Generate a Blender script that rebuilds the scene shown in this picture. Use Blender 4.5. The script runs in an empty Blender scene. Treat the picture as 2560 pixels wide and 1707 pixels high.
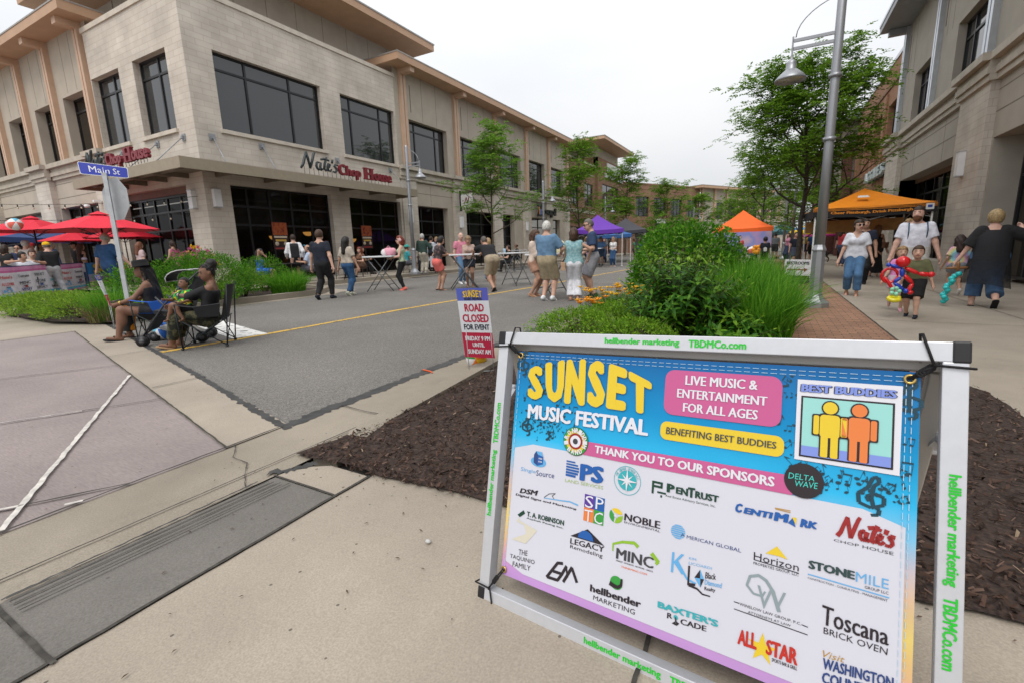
import bpy, bmesh, math, random
import numpy as np
from mathutils import Vector, Matrix
R = math.radians
random.seed(7); RNG = np.random.default_rng(7)
SC = bpy.context.scene
COL = SC.collection
# ------------------------------------------------------------------ camera
cam_d = bpy.data.cameras.new("camera"); cam = bpy.data.objects.new("camera", cam_d); COL.objects.link(cam)
SC.camera = cam
def cam_axes(yaw, pitch, roll):
 d = Vector((math.sin(yaw)*math.cos(pitch), math.cos(yaw)*math.cos(pitch), math.sin(pitch)))
 r = Vector((math.cos(yaw), -math.sin(yaw), 0)); u = r.cross(d)
 c, s = math.cos(roll), math.sin(roll)
 return c*r + s*u, -s*r + c*u, d
_r, _u, _d = cam_axes(R(-28.95), R(-11.1), R(-1.9))
cam.matrix_world = Matrix(((_r.x, _u.x, -_d.x, 0), (_r.y, _u.y, -_d.y, 0), (_r.z, _u.z, -_d.z, 1.25), (0, 0, 0, 1)))
cam_d.sensor_width = 36; cam_d.lens = 36*1165/2560
cam_d.clip_start = 0.05; cam_d.clip_end = 1500
cam_d.dof.use_dof = True; cam_d.dof.focus_distance = 1.75; cam_d.dof.aperture_fstop = 8
# ------------------------------------------------------------------ overcast sky
W = bpy.data.worlds.new("World"); SC.world = W; W.use_nodes = True
nt = W.node_tree; nt.nodes.clear()
def wn(t): return nt.nodes.new(t)
SUN_EL, SUN_AZ = 58, 172          # azimuth clockwise from +Y
sky = wn('ShaderNodeTexSky'); sky.sky_type = 'NISHITA'; sky.sun_disc = False
sky.sun_elevation = R(SUN_EL); sky.sun_rotation = R(SUN_AZ); sky.dust_density = 4; sky.air_density = 1
hs = wn('ShaderNodeHueSaturation'); hs.inputs['Saturation'].default_value = .35
nt.links.new(sky.outputs[0], hs.inputs['Color'])
tc = wn('ShaderNodeTexCoord'); mp = wn('ShaderNodeMapping'); mp.inputs['Scale'].default_value = (1, 1, 2.6)
nz = wn('ShaderNodeTexNoise'); nz.inputs['Scale'].default_value = 1.7; nz.inputs['Detail'].default_value = 5
nt.links.new(tc.outputs['Generated'], mp.inputs[0]); nt.links.new(mp.outputs[0], nz.inputs['Vector'])
cr = wn('ShaderNodeValToRGB')
cr.color_ramp.elements[0].position = .3; cr.color_ramp.elements[0].color = (7.9, 8.2, 8.7, 1)
cr.color_ramp.elements[1].position = .72; cr.color_ramp.elements[1].color = (9.6, 9.7, 9.85, 1)
nt.links.new(nz.outputs['Fac'], cr.inputs[0])
mx = wn('ShaderNodeMix'); mx.data_type = 'RGBA'; mx.inputs['Factor'].default_value = .9
nt.links.new(hs.outputs[0], mx.inputs['A']); nt.links.new(cr.outputs[0], mx.inputs['B'])
bg = wn('ShaderNodeBackground'); bg.inputs['Strength'].default_value = .1
# an overcast sky is brighter overhead than near the horizon
sx = wn('ShaderNodeSeparateXYZ'); nt.links.new(tc.outputs['Generated'], sx.inputs[0])
ma = wn('ShaderNodeMapRange'); ma.inputs['From Min'].default_value = 0; ma.inputs['From Max'].default_value = 1; ma.inputs['To Min'].default_value = .80; ma.inputs['To Max'].default_value = 1.75
nt.links.new(sx.outputs['Z'], ma.inputs['Value'])
ml = wn('ShaderNodeMix'); ml.data_type = 'RGBA'; ml.blend_type = 'MULTIPLY'; ml.inputs['Factor'].default_value = 1
wo = wn('ShaderNodeOutputWorld')
nt.links.new(mx.outputs['Result'], ml.inputs['A']); nt.links.new(ma.outputs[0], ml.inputs['B']); nt.links.new(ml.outputs['Result'], bg.inputs[0]); nt.links.new(bg.outputs[0], wo.inputs[0])
sun_d = bpy.data.lights.new("sun", 'SUN'); sun = bpy.data.objects.new("sun", sun_d); COL.objects.link(sun)
sun_d.energy = 1.5; sun_d.angle = R(28); sun_d.color = (1, .96, .9)
_sv = Vector((math.sin(R(SUN_AZ))*math.cos(R(SUN_EL)), math.cos(R(SUN_AZ))*math.cos(R(SUN_EL)), math.sin(R(SUN_EL))))
sun.rotation_euler = _sv.to_track_quat('Z', 'Y').to_euler()
SC.view_settings.view_transform = 'Standard'; SC.view_settings.look = 'None'; SC.view_settings.exposure = 0.07
SC.cycles.max_bounces = 7; SC.cycles.transparent_max_bounces = 12; SC.cycles.use_denoising = True
SC.cycles.diffuse_bounces = 3; SC.cycles.glossy_bounces = 3; SC.cycles.transmission_bounces = 4
SC.cycles.sample_clamp_indirect = 6
# ------------------------------------------------------------------ helpers: tags
def tag(o, label=None, cat=None, group=None, kind=None):
 if label: o['label'] = label
 if cat: o['category'] = cat
 if group: o['group'] = group
 if kind: o['kind'] = kind
 return o
def thing(name, label, cat, loc=(0, 0, 0), rotz=0, group=None):
 o = bpy.data.objects.new(name, None); COL.objects.link(o); o.location = loc
 o.rotation_euler = (0, 0, rotz); o.empty_display_size = .2
 return tag(o, label, cat, group)
def kids(o): return [c for c in bpy.data.objects if c.parent == o]
def dup(root, loc, rotz=None, label=None, group=None, scale=None):
 def cp(o, par):
  c = o.copy(); COL.objects.link(c)
  if par: c.parent = par
  for ch in o.children: cp(ch, c)
  return c
 r = cp(root, None); r.location = loc
 if rotz is not None: r.rotation_euler = (0, 0, rotz)
 if scale: r.scale = (scale,)*3 if not isinstance(scale, tuple) else scale
 if label: r['label'] = label
 if group: r['group'] = group
 return r
def G(x, y):
 s = min(max((4.6-y)/3.0, 0), 1); s = s*s*(3-2*s)
 return -0.011*x + s*0.068*min(max(x+1.9, 0), 2.6)
# ------------------------------------------------------------------ helpers: materials
MATS = {}
def newmat(name):
 m = bpy.data.materials.new(name); m.use_nodes = True; n = m.node_tree; n.nodes.clear()
 out = n.nodes.new('ShaderNodeOutputMaterial'); b = n.nodes.new('ShaderNodeBsdfPrincipled')
 n.links.new(b.outputs[0], out.inputs[0])
 return m, n, b
def N(n, t, **kw):
 x = n.nodes.new(t)
 for k, v in kw.items():
  if k in x.inputs.keys(): x.inputs[k].default_value = v
  else: setattr(x, k, v)
 return x
def c4(c): return (c[0], c[1], c[2], 1)
def M(name, col=(.5, .5, .5), rough=.7, metal=0., var=.12, scale=6., bump=0., bscale=60., spec=.4, coat=0., emit=None, detail=4):
 """procedural surface: base colour broken by noise, optional fine bump"""
 if name in MATS: return MATS[name]
 m, n, b = newmat(name)
 b.inputs['Roughness'].default_value = rough; b.inputs['Metallic'].default_value = metal
 b.inputs['Specular IOR Level'].default_value = spec; b.inputs['Coat Weight'].default_value = coat
 tcn = N(n, 'ShaderNodeTexCoord')
 if var > 0:
  nz = N(n, 'ShaderNodeTexNoise', Scale=scale, Detail=detail); n.links.new(tcn.outputs['Object'], nz.inputs['Vector'])
  r = N(n, 'ShaderNodeValToRGB'); e = r.color_ramp.elements
  e[0].position = .3; e[1].position = .7
  e[0].color = c4([max(0, v*(1-var)) for v in col]); e[1].color = c4([min(1, v*(1+var)) for v in col])
  n.links.new(nz.outputs['Fac'], r.inputs[0]); n.links.new(r.outputs[0], b.inputs['Base Color'])
 else: b.inputs['Base Color'].default_value = c4(col)
 if bump:
  n2 = N(n, 'ShaderNodeTexNoise', Scale=bscale, Detail=3); n.links.new(tcn.outputs['Object'], n2.inputs['Vector'])
  bp = N(n, 'ShaderNodeBump', Strength=bump, Distance=.02); n.links.new(n2.outputs['Fac'], bp.inputs['Height'])
  n.links.new(bp.outputs[0], b.inputs['Normal'])
 if emit:
  b.inputs['Emission Color'].default_value = c4(emit[0]); b.inputs['Emission Strength'].default_value = emit[1]
 MATS[name] = m
 return m
def M_ramp(name, cols, scale=8., rough=.8, kind='noise', detail=4, coords='Object', const=False):
 """patterned cloth and the like: a colour ramp over noise or voronoi"""
 if name in MATS: return MATS[name]
 m, n, b = newmat(name); b.inputs['Roughness'].default_value = rough
 tcn = N(n, 'ShaderNodeTexCoord')
 t = N(n, 'ShaderNodeTexNoise', Scale=scale, Detail=detail) if kind == 'noise' else N(n, 'ShaderNodeTexVoronoi', Scale=scale)
 n.links.new(tcn.outputs[coords], t.inputs['Vector'])
 r = N(n, 'ShaderNodeValToRGB'); e = r.color_ramp.elements
 if const: r.color_ramp.interpolation = 'CONSTANT'
 while len(e) < len(cols): e.new(.5)
 for i, (p, c) in enumerate(cols): e[i].position = p; e[i].color = c4(c)
 n.links.new(t.outputs['Fac' if kind == 'noise' else 'Distance'], r.inputs[0]); n.links.new(r.outputs[0], b.inputs['Base Color'])
 MATS[name] = m
 return m
def M_leaf(name, c0, c1, c2, trans=.35, rough=.45):
 """leaves: three greens by random island, some light let through"""
 if name in MATS: return MATS[name]
 m, n, b = newmat(name); b.inputs['Roughness'].default_value = rough; b.inputs['Specular IOR Level'].default_value = .18
 g = N(n, 'ShaderNodeNewGeometry'); r = N(n, 'ShaderNodeValToRGB'); e = r.color_ramp.elements
 e[0].color = c4(c0); e[1].color = c4(c2); k = e.new(.5); k.color = c4(c1)
 n.links.new(g.outputs['Random Per Island'], r.inputs[0]); n.links.new(r.outputs[0], b.inputs['Base Color'])
 tr = N(n, 'ShaderNodeBsdfTranslucent'); n.links.new(r.outputs[0], tr.inputs[0])
 ms = N(n, 'ShaderNodeMixShader', Fac=trans)
 n.links.new(b.outputs[0], ms.inputs[1]); n.links.new(tr.outputs[0], ms.inputs[2])
 n.links.new(ms.outputs[0], [x for x in n.nodes if x.type == 'OUTPUT_MATERIAL'][0].inputs[0])
 MATS[name] = m
 return m
def M_block(name, c1, c2, mortar, bw, bh, msize=.006, rough=.8, offset=.5, stain=.15, bump=.25, coords='UV', freq=2):
 """masonry laid in metres over the UVs"""
 if name in MATS: return MATS[name]
 m, n, b = newmat(name); b.inputs['Roughness'].default_value = rough; b.inputs['Specular IOR Level'].default_value = .25
 tcn = N(n, 'ShaderNodeTexCoord')
 br = N(n, 'ShaderNodeTexBrick', offset=offset, offset_frequency=freq)
 for k, v in (('Scale', 1.), ('Mortar Size', msize), ('Brick Width', bw), ('Row Height', bh), ('Bias', 0.), ('Mortar Smooth', .3)): br.inputs[k].default_value = v
 br.inputs['Color1'].default_value = c4(c1); br.inputs['Color2'].default_value = c4(c2); br.inputs['Mortar'].default_value = c4(mortar)
 n.links.new(tcn.outputs[coords], br.inputs['Vector'])
 nz = N(n, 'ShaderNodeTexNoise', Scale=.9, Detail=6); n.links.new(tcn.outputs['Object'], nz.inputs['Vector'])
 mr = N(n, 'ShaderNodeMapRange'); mr.inputs['From Min'].default_value = .3; mr.inputs['From Max'].default_value = .7
 mr.inputs['To Min'].default_value = 1-stain; mr.inputs['To Max'].default_value = 1+stain*.6
 n.links.new(nz.outputs['Fac'], mr.inputs['Value'])
 mu = N(n, 'ShaderNodeMix', data_type='RGBA', blend_type='MULTIPLY'); mu.inputs['Factor'].default_value = 1
 n.links.new(br.outputs['Color'], mu.inputs['A']); n.links.new(mr.outputs[0], mu.inputs['B']); n.links.new(mu.outputs['Result'], b.inputs['Base Color'])
 bp = N(n, 'ShaderNodeBump', Strength=bump, Distance=.01, invert=True); n.links.new(br.outputs['Fac'], bp.inputs['Height']); n.links.new(bp.outputs[0], b.inputs['Normal'])
 MATS[name] = m
 return m
# ------------------------------------------------------------------ helpers: mesh builder
class MB:
 def __init__(s): s.v = []; s.f = []; s.m = []; s.uv = None; s.sm = []
 def add(s, vs, fs, mi=0, smooth=False):
  k = len(s.v); s.v.extend([tuple(p) for p in vs])
  for f in fs: s.f.append(tuple(i+k for i in f)); s.m.append(mi); s.sm.append(smooth)
  return s
 def box(s, x0, x1, y0, y1, z0, z1, mi=0):
  if x0 > x1: x0, x1 = x1, x0
  if y0 > y1: y0, y1 = y1, y0
  return s.add([(x0,y0,z0),(x1,y0,z0),(x1,y1,z0),(x0,y1,z0),(x0,y0,z1),(x1,y0,z1),(x1,y1,z1),(x0,y1,z1)],
                     [(0,3,2,1),(4,5,6,7),(0,1,5,4),(1,2,6,5),(2,3,7,6),(3,0,4,7)], mi)
 def hexa(s, p, mi=0):   # 8 points: bottom ring then top ring
  return s.add(p, [(0,3,2,1),(4,5,6,7),(0,1,5,4),(1,2,6,5),(2,3,7,6),(3,0,4,7)], mi)
 def bar(s, a, b, w, h=None, mi=0, up=(0, 0, 1)):
  a, b = Vector(a), Vector(b); h = h or w; d = (b-a).normalized(); u = Vector(up)
  if abs(d.dot(u)) > .98: u = Vector((0, 1, 0))
  sx = d.cross(u).normalized(); uz = sx.cross(d)
  ring = lambda p: [p-sx*w/2-uz*h/2, p+sx*w/2-uz*h/2, p+sx*w/2+uz*h/2, p-sx*w/2+uz*h/2]
  return s.add(ring(a)+ring(b), [(0,1,2,3),(7,6,5,4),(0,4,5,1),(1,5,6,2),(2,6,7,3),(3,7,4,0)], mi)
 def tube(s, pts, rad, n=8, mi=0, cap=True, flat=1.0, smooth=True):
  pts = [Vector(p) for p in pts]
  rad = [rad]*len(pts) if isinstance(rad, (int, float)) else rad
  vs, fs = [], []; u = None
  for i, p in enumerate(pts):
   d = (pts[min(i+1, len(pts)-1)]-pts[max(i-1, 0)])
   d = d.normalized() if d.length > 1e-9 else Vector((0, 0, 1))
   if u is None: u = d.orthogonal().normalized()
   else:
    u = u-d*u.dot(d); u = u.normalized() if u.length > 1e-6 else d.orthogonal().normalized()
   w = d.cross(u)
   for k in range(n):
    a = 2*math.pi*k/n; vs.append(p+(u*math.cos(a)+w*math.sin(a)*flat)*rad[i])
  for i in range(len(pts)-1):
   for k in range(n): fs.append((i*n+k, i*n+(k+1) % n, (i+1)*n+(k+1) % n, (i+1)*n+k))
  if cap: fs.append(tuple(range(n-1, -1, -1))); fs.append(tuple((len(pts)-1)*n+k for k in range(n)))
  return s.add(vs, fs, mi, smooth)
 def lathe(s, prof, c=(0, 0, 0), n=20, mi=0, smooth=True, a0=0., sx=1., sy=1.):
  vs, fs = [], []
  for (r, z) in prof:
   for k in range(n):
    a = a0+2*math.pi*k/n; vs.append((c[0]+r*math.cos(a)*sx, c[1]+r*math.sin(a)*sy, c[2]+z))
  for i in range(len(prof)-1):
   for k in range(n): fs.append((i*n+k, i*n+(k+1) % n, (i+1)*n+(k+1) % n, (i+1)*n+k))
  fs.append(tuple(range(n-1, -1, -1))); fs.append(tuple((len(prof)-1)*n+k for k in range(n)))
  return s.add(vs, fs, mi, smooth)
 def ball(s, c, r, n=14, mi=0, sc=(1, 1, 1), rot=None):
  vs, fs = [], []; m = n//2
  for i in range(m+1):
   t = math.pi*i/m
   for k in range(n):
    a = 2*math.pi*k/n; p = Vector((math.sin(t)*math.cos(a)*sc[0], math.sin(t)*math.sin(a)*sc[1], math.cos(t)*sc[2]))*r
    if rot: p = rot @ p
    vs.append(Vector(c)+p)
  for i in range(m):
   for k in range(n): fs.append((i*n+k, (i+1)*n+k, (i+1)*n+(k+1) % n, i*n+(k+1) % n))
  return s.add(vs, fs, mi, True)
 def prism(s, poly, z0, z1, mi=0, zf=None):
  n = len(poly); a = [(x, y, (zf(x, y) if zf else 0)+z0) for x, y in poly]; b = [(x, y, (zf(x, y) if zf else 0)+z1) for x, y in poly]
  return s.add(a+b, [tuple(range(n-1, -1, -1)), tuple(range(n, 2*n))]+[(i, (i+1) % n, n+(i+1) % n, n+i) for i in range(n)], mi)
 def build(s, name, mats, parent=None, smooth=None, uv=True, world=False):
  me = bpy.data.meshes.new(name)
  v = s.v
  if world and parent is not None:
   L = parent.location; v = [(p[0]-L.x, p[1]-L.y, p[2]-L.z) for p in v]
  me.from_pydata([tuple(p) for p in v], [], s.f)
  for m in (mats if isinstance(mats, (list, tuple)) else [mats]): me.materials.append(m)
  me.polygons.foreach_set('material_index', s.m)
  me.polygons.foreach_set('use_smooth', s.sm if smooth is None else [smooth]*len(s.f))
  if uv: box_uv(me, s.v)
  me.update()
  o = bpy.data.objects.new(name, me); COL.objects.link(o)
  if parent is not None: o.parent = parent
  return o
def box_uv(me, wv):
 nl = len(me.loops)
 if not nl: return
 uvl = me.uv_layers.new(name='UV'); me.update()
 li = np.empty(nl, np.int32); me.loops.foreach_get('vertex_index', li)
 co = np.array([tuple(p) for p in wv], float)[li]
 npol = len(me.polygons); nr = np.empty(npol*3); me.polygons.foreach_get('normal', nr); nr = np.abs(nr.reshape(-1, 3))
 lt = np.empty(npol, np.int32); me.polygons.foreach_get('loop_total', lt)
 ax = np.repeat(np.argmax(nr, 1), lt)
 u = np.where(ax == 0, co[:, 1], co[:, 0]); w = np.where(ax == 2, co[:, 1], co[:, 2])
 uvl.data.foreach_set('uv', np.stack([u, w], 1).ravel())
def npmesh(name, verts, faces_flat, loop_total, mats, parent=None, mi=None, smooth=False):
 me = bpy.data.meshes.new(name); nv = len(verts); nf = len(loop_total)
 me.vertices.add(nv); me.vertices.foreach_set('co', np.asarray(verts, np.float32).ravel())
 me.loops.add(len(faces_flat)); me.loops.foreach_set('vertex_index', np.asarray(faces_flat, np.int32))
 me.polygons.add(nf); ls = np.concatenate([[0], np.cumsum(loop_total)[:-1]]).astype(np.int32)
 me.polygons.foreach_set('loop_start', ls); me.polygons.foreach_set('loop_total', np.asarray(loop_total, np.int32))
 for m in (mats if isinstance(mats, (list, tuple)) else [mats]): me.materials.append(m)
 if mi is not None: me.polygons.foreach_set('material_index', np.asarray(mi, np.int32))
 me.polygons.foreach_set('use_smooth', np.full(nf, smooth)); me.update(calc_edges=True); me.validate()
 o = bpy.data.objects.new(name, me); COL.objects.link(o)
 if parent is not None: o.parent = parent
 return o
def sheet(name, poly, dz, mat, sub=.5, thick=0., kind='structure', rag=0., seed=1):
 """a ground sheet that follows the slope G; edges optionally ragged"""
 rr = random.Random(seed); pts = []
 n = len(poly)
 for i in range(n):
  a, b = Vector(poly[i]), Vector(poly[(i+1) % n]); L = (b-a).length; k = max(1, int(L/sub)) if L < 60 else max(1, int(L/4))
  nn = Vector((-(b-a).y, (b-a).x)).normalized() if L else Vector((0, 0))
  for j in range(k):
   p = a.lerp(b, j/k)
   if rag and j: p = p+nn*rr.uniform(-rag, rag)
   pts.append((p.x, p.y))
 from mathutils.geometry import tessellate_polygon
 tri = tessellate_polygon([[Vector((x, y, 0)) for x, y in pts]])
 bm = bmesh.new(); vs = [bm.verts.new((x, y, 0)) for x, y in pts]
 for t in tri:
  if len(set(t)) == 3:
   try: bm.faces.new([vs[i] for i in t])
   except ValueError: pass
 xs = [p[0] for p in pts]; ys = [p[1] for p in pts]
 if max(xs) > -1.9 and min(ys) < 4.6:      # the ramped part needs more rows
  for cx in (-1.9, -1.4, -.9, -.4, .1, .7, 1.5): bmesh.ops.bisect_plane(bm, geom=bm.verts[:]+bm.edges[:]+bm.faces[:], plane_co=(cx, 0, 0), plane_no=(1, 0, 0))
  for cy in (1.2, 1.6, 2.0, 2.5, 3, 3.6, 4.1, 4.6): bmesh.ops.bisect_plane(bm, geom=bm.verts[:]+bm.edges[:]+bm.faces[:], plane_co=(0, cy, 0), plane_no=(0, 1, 0))
 for v in bm.verts: v.co.z = G(v.co.x, v.co.y)+dz
 if thick:
  bot = bmesh.ops.extrude_face_region(bm, geom=bm.faces[:], use_keep_orig=True)
  for v in [g for g in bot['geom'] if isinstance(g, bmesh.types.BMVert)]: v.co.z -= thick
 bmesh.ops.recalc_face_normals(bm, faces=bm.faces)
 me = bpy.data.meshes.new(name); bm.to_mesh(me); wv = [v.co.copy() for v in bm.verts]; bm.free()
 if not thick and me.polygons and sum(q.normal.z*q.area for q in me.polygons) < 0: me.flip_normals()
 me.materials.append(mat); box_uv(me, wv)
 o = bpy.data.objects.new(name, me); COL.objects.link(o)
 return tag(o, kind=kind)
# ================================================================== GROUND
def M_asphalt():
 m, n, b = newmat('asphalt'); b.inputs['Roughness'].default_value = .85; b.inputs['Specular IOR Level'].default_value = .3
 tcn = N(n, 'ShaderNodeTexCoord')
 v = N(n, 'ShaderNodeTexVoronoi', Scale=130); n.links.new(tcn.outputs['Object'], v.inputs['Vector'])
 r = N(n, 'ShaderNodeValToRGB'); e = r.color_ramp.elements
 e[0].position = 0; e[0].color = (.085, .08, .075, 1); e[1].position = 1; e[1].color = (.28, .258, .232, 1)
 k = e.new(.5); k.color = (.15, .14, .128, 1)
 n.links.new(v.outputs['Color'], r.inputs[0])
 nz = N(n, 'ShaderNodeTexNoise', Scale=.55, Detail=7); n.links.new(tcn.outputs['Object'], nz.inputs['Vector'])
 mr = N(n, 'ShaderNodeMapRange'); mr.inputs['From Min'].default_value = .3; mr.inputs['From Max'].default_value = .7; mr.inputs['To Min'].default_value = .82; mr.inputs['To Max'].default_value = 1.15
 n.links.new(nz.outputs['Fac'], mr.inputs['Value'])
 mu = N(n, 'ShaderNodeMix', data_type='RGBA', blend_type='MULTIPLY'); mu.inputs['Factor'].default_value = 1
 n.links.new(r.outputs[0], mu.inputs['A']); n.links.new(mr.outputs[0], mu.inputs['B']); n.links.new(mu.outputs['Result'], b.inputs['Base Color'])
 bp = N(n, 'ShaderNodeBump', Strength=.5, Distance=.006); n.links.new(v.outputs['Distance'], bp.inputs['Height']); n.links.new(bp.outputs[0], b.inputs['Normal'])
 return m
def M_concrete(name, col, blot=.16, speck=.12, spots=.5, brush=0.):
 """broom-finished concrete: broad blotches, fine grain, scattered dark specks"""
 m, n, b = newmat(name); b.inputs['Roughness'].default_value = .88; b.inputs['Specular IOR Level'].default_value = .25
 tcn = N(n, 'ShaderNodeTexCoord')
 n1 = N(n, 'ShaderNodeTexNoise', Scale=.8, Detail=9, Roughness=.65); n.links.new(tcn.outputs['Object'], n1.inputs['Vector'])
 n2 = N(n, 'ShaderNodeTexNoise', Scale=150, Detail=2);
 if brush:
  mp = N(n, 'ShaderNodeMapping'); mp.inputs['Scale'].default_value = (.12, 1, 1); n.links.new(tcn.outputs['Object'], mp.inputs[0]); n.links.new(mp.outputs[0], n2.inputs['Vector'])
 else: n.links.new(tcn.outputs['Object'], n2.inputs['Vector'])
 def rng(src, lo, hi):
  mr = N(n, 'ShaderNodeMapRange'); mr.inputs['From Min'].default_value = .28; mr.inputs['From Max'].default_value = .72; mr.inputs['To Min'].default_value = lo; mr.inputs['To Max'].default_value = hi
  n.links.new(src, mr.inputs['Value']); return mr.outputs[0]
 a = N(n, 'ShaderNodeMath', operation='MULTIPLY'); n.links.new(rng(n1.outputs['Fac'], 1-blot, 1+blot), a.inputs[0]); n.links.new(rng(n2.outputs['Fac'], 1-speck, 1+speck), a.inputs[1])
 v = N(n, 'ShaderNodeTexVoronoi', Scale=9); n.links.new(tcn.outputs['Object'], v.inputs['Vector'])
 st = N(n, 'ShaderNodeMath', operation='GREATER_THAN'); st.inputs[1].default_value = .055; n.links.new(v.outputs['Distance'], st.inputs[0])
 s2 = N(n, 'ShaderNodeMapRange'); s2.inputs['To Min'].default_value = 1-spots; s2.inputs['To Max'].default_value = 1; n.links.new(st.outputs[0], s2.inputs['Value'])
 a2 = N(n, 'ShaderNodeMath', operation='MULTIPLY'); n.links.new(a.outputs[0], a2.inputs[0]); n.links.new(s2.outputs[0], a2.inputs[1])
 mu = N(n, 'ShaderNodeMix', data_type='RGBA', blend_type='MULTIPLY'); mu.inputs['Factor'].default_value = 1; mu.inputs['A'].default_value = c4(col)
 n.links.new(a2.outputs[0], mu.inputs['B']); n.links.new(mu.outputs['Result'], b.inputs['Base Color'])
 bp = N(n, 'ShaderNodeBump', Strength=.25, Distance=.004); n.links.new(n2.outputs['Fac'], bp.inputs['Height']); n.links.new(bp.outputs[0], b.inputs['Normal'])
 MATS[name] = m; return m
m_asph = M_asphalt()
m_conc = M_concrete('concrete_tan', (.325, .28, .226), .19, .15, .6); m_gut = M_concrete('concrete_gutter', (.265, .23, .183), .24, .15)
m_pink = M_concrete('concrete_pink', (.258, .217, .206), .17, .13, .45, brush=1); m_ramp = M_concrete('concrete_dark', (.15, .138, .124), .25, .18, .35)
m_joint = M('joint_dark', (.055, .05, .043), .95, var=.4, scale=30); m_tar = M('tar', (.045, .044, .043), .6, var=.3, scale=12)
m_seal = M('joint_sealant', (.52, .49, .45), .8, var=.25, scale=20)
m_mulch = M_ramp('mulch_soil', [(.3, (.014, .008, .006)), (.55, (.042, .024, .017)), (.75, (.085, .05, .036))], 55, .95)
m_pave = M_block('brick_paver', (.36, .20, .125), (.27, .15, .10), (.09, .07, .055), .2, .1, .006, .85, stain=.25, bump=.4)
m_yel = M_ramp('paint_yellow', [(.36, (.16, .12, .06)), (.43, (.58, .36, .06))], 14, .8); m_wht = M_ramp('paint_white', [(.36, (.2, .19, .18)), (.46, (.66, .65, .62))], 9, .8)
sheet('ground', [(-150, -80), (120, -80), (120, 420), (-150, 420)], -.06, M('ground_grey', (.22, .2, .175), .9, scale=2), sub=40)
sheet('road', [(-3.05, 2.05), (-5.1, 2.54), (-8.2, 3.3), (-11.6, 4.15), (-11.6, 9.3), (-12.3, 10.2), (-14.6, 10.9), (-14.6, 58), (6, 110), (16, 104), (-2.5, 55), (-2.75, 30), (-3.05, 10)], -.002, m_asph, rag=.02)
sheet('crosswalk', [(-3.05, -9), (-3.05, 1.6), (-8.99, 2.98), (-10.45, 3.32), (-10.45, -9)], 0, m_pink)
sheet('sidewalk', [(-3.06, 1.6), (-3.06, 2.06), (-5.1, 2.55), (-8.2, 3.31), (-11.7, 4.2), (-11.7, 10.9), (-18.2, 10.9), (-40, 10.9), (-60, 10.9), (-60, -9), (-10.45, -9), (-10.45, 3.31), (-8.99, 2.97)], .003, m_conc)
sheet('gutter', [(-3.05, -9), (-2.41, -9), (-2.41, 1.75), (-2.56, 2.4), (-2.66, 4.2), (-2.62, 55), (-3.05, 55)], .002, m_gut, sub=1)
for k, (y0, y1) in enumerate(((.385, 1.485), (-1.5, .372))): sheet('curb_ramp', [(-2.41, y0), (-1.91, y0), (-1.91, y1), (-2.38, y1)], .008, m_ramp, sub=.3, thick=.02)
sheet('sidewalk', [(-2.38, 1.5), (-1.91, 1.5), (-1.9, 1.72), (-2.2, 1.72), (-2.36, 1.62)], .012, m_conc, sub=.2, thick=.03)
sheet('sidewalk', [(-1.895, -9), (9, -9), (9, 60), (1.45, 60), (1.45, 5.55), (1.62, 5.0), (1.62, 2.0), (.6, 1.9), (-1.2, 2.0), (-1.895, 1.9)], .006, m_conc, sub=.6)
sheet('brick_path', [(.22, 5.55), (1.45, 5.55), (1.45, 48), (.22, 48)], .008, m_pave, sub=2)
# kerbs: a real step that dies away toward the ramp
kb = MB()
def kerb(path, h0, h1, w, off=0):
 for i in range(len(path)-1):
  (x0, y0, a), (x1, y1, b) = path[i], path[i+1]
  d = Vector((x1-x0, y1-y0)).normalized(); nn = Vector((-d.y, d.x))*w
  P = lambda x, y, z: (x, y, G(x, y)+z)
  kb.hexa([P(x0, y0, -.05), P(x1, y1, -.05), P(x1+nn.x, y1+nn.y, -.05), P(x0+nn.x, y0+nn.y, -.05), P(x0, y0, a), P(x1, y1, b), P(x1+nn.x, y1+nn.y, b), P(x0+nn.x, y0+nn.y, a)])
kerb([(-2.41, 1.76, .015), (-2.56, 2.4, .025), (-2.66, 4.2, .07), (-2.70, 7, .11), (-2.66, 12, .12), (-2.64, 55, .12)][::-1], 0, 0, .17)
tag(kb.build('kerb', m_gut), kind='structure')
kb = MB()
kerb([(-11.6, 4.2, .05), (-11.6, 5.2, .14), (-11.6, 8.9, .15), (-11.75, 9.6, .15), (-12.2, 10.2, .15), (-13.0, 10.6, .15), (-14.6, 11.0, .15), (-14.6, 60, .15)], 0, 0, .18)
tag(kb.build('kerb', m_gut), kind='structure')
sheet('sidewalk', [(-14.77, 10.95), (-14.77, 60), (-18.4, 60), (-18.4, 10.95)], .15, m_conc, sub=3)
sheet('sidewalk', [(-14.77, 10.95), (-18.4, 10.95), (-40, 10.95), (-40, 7.6), (-17, 7.2), (-14.9, 7.0), (-14.7, 9)], .12, m_conc, sub=3)
sheet('gutter', [(-11.22, 4.9), (-11.6, 4.9), (-11.6, 8.9), (-11.75, 9.6), (-12.2, 10.2), (-13.0, 10.6), (-14.6, 11.0), (-14.6, 58), (-14.1, 58), (-14.1, 11.5), (-12.8, 11.05), (-11.9, 10.5), (-11.35, 9.7)], .002, m_gut, sub=1)
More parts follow.
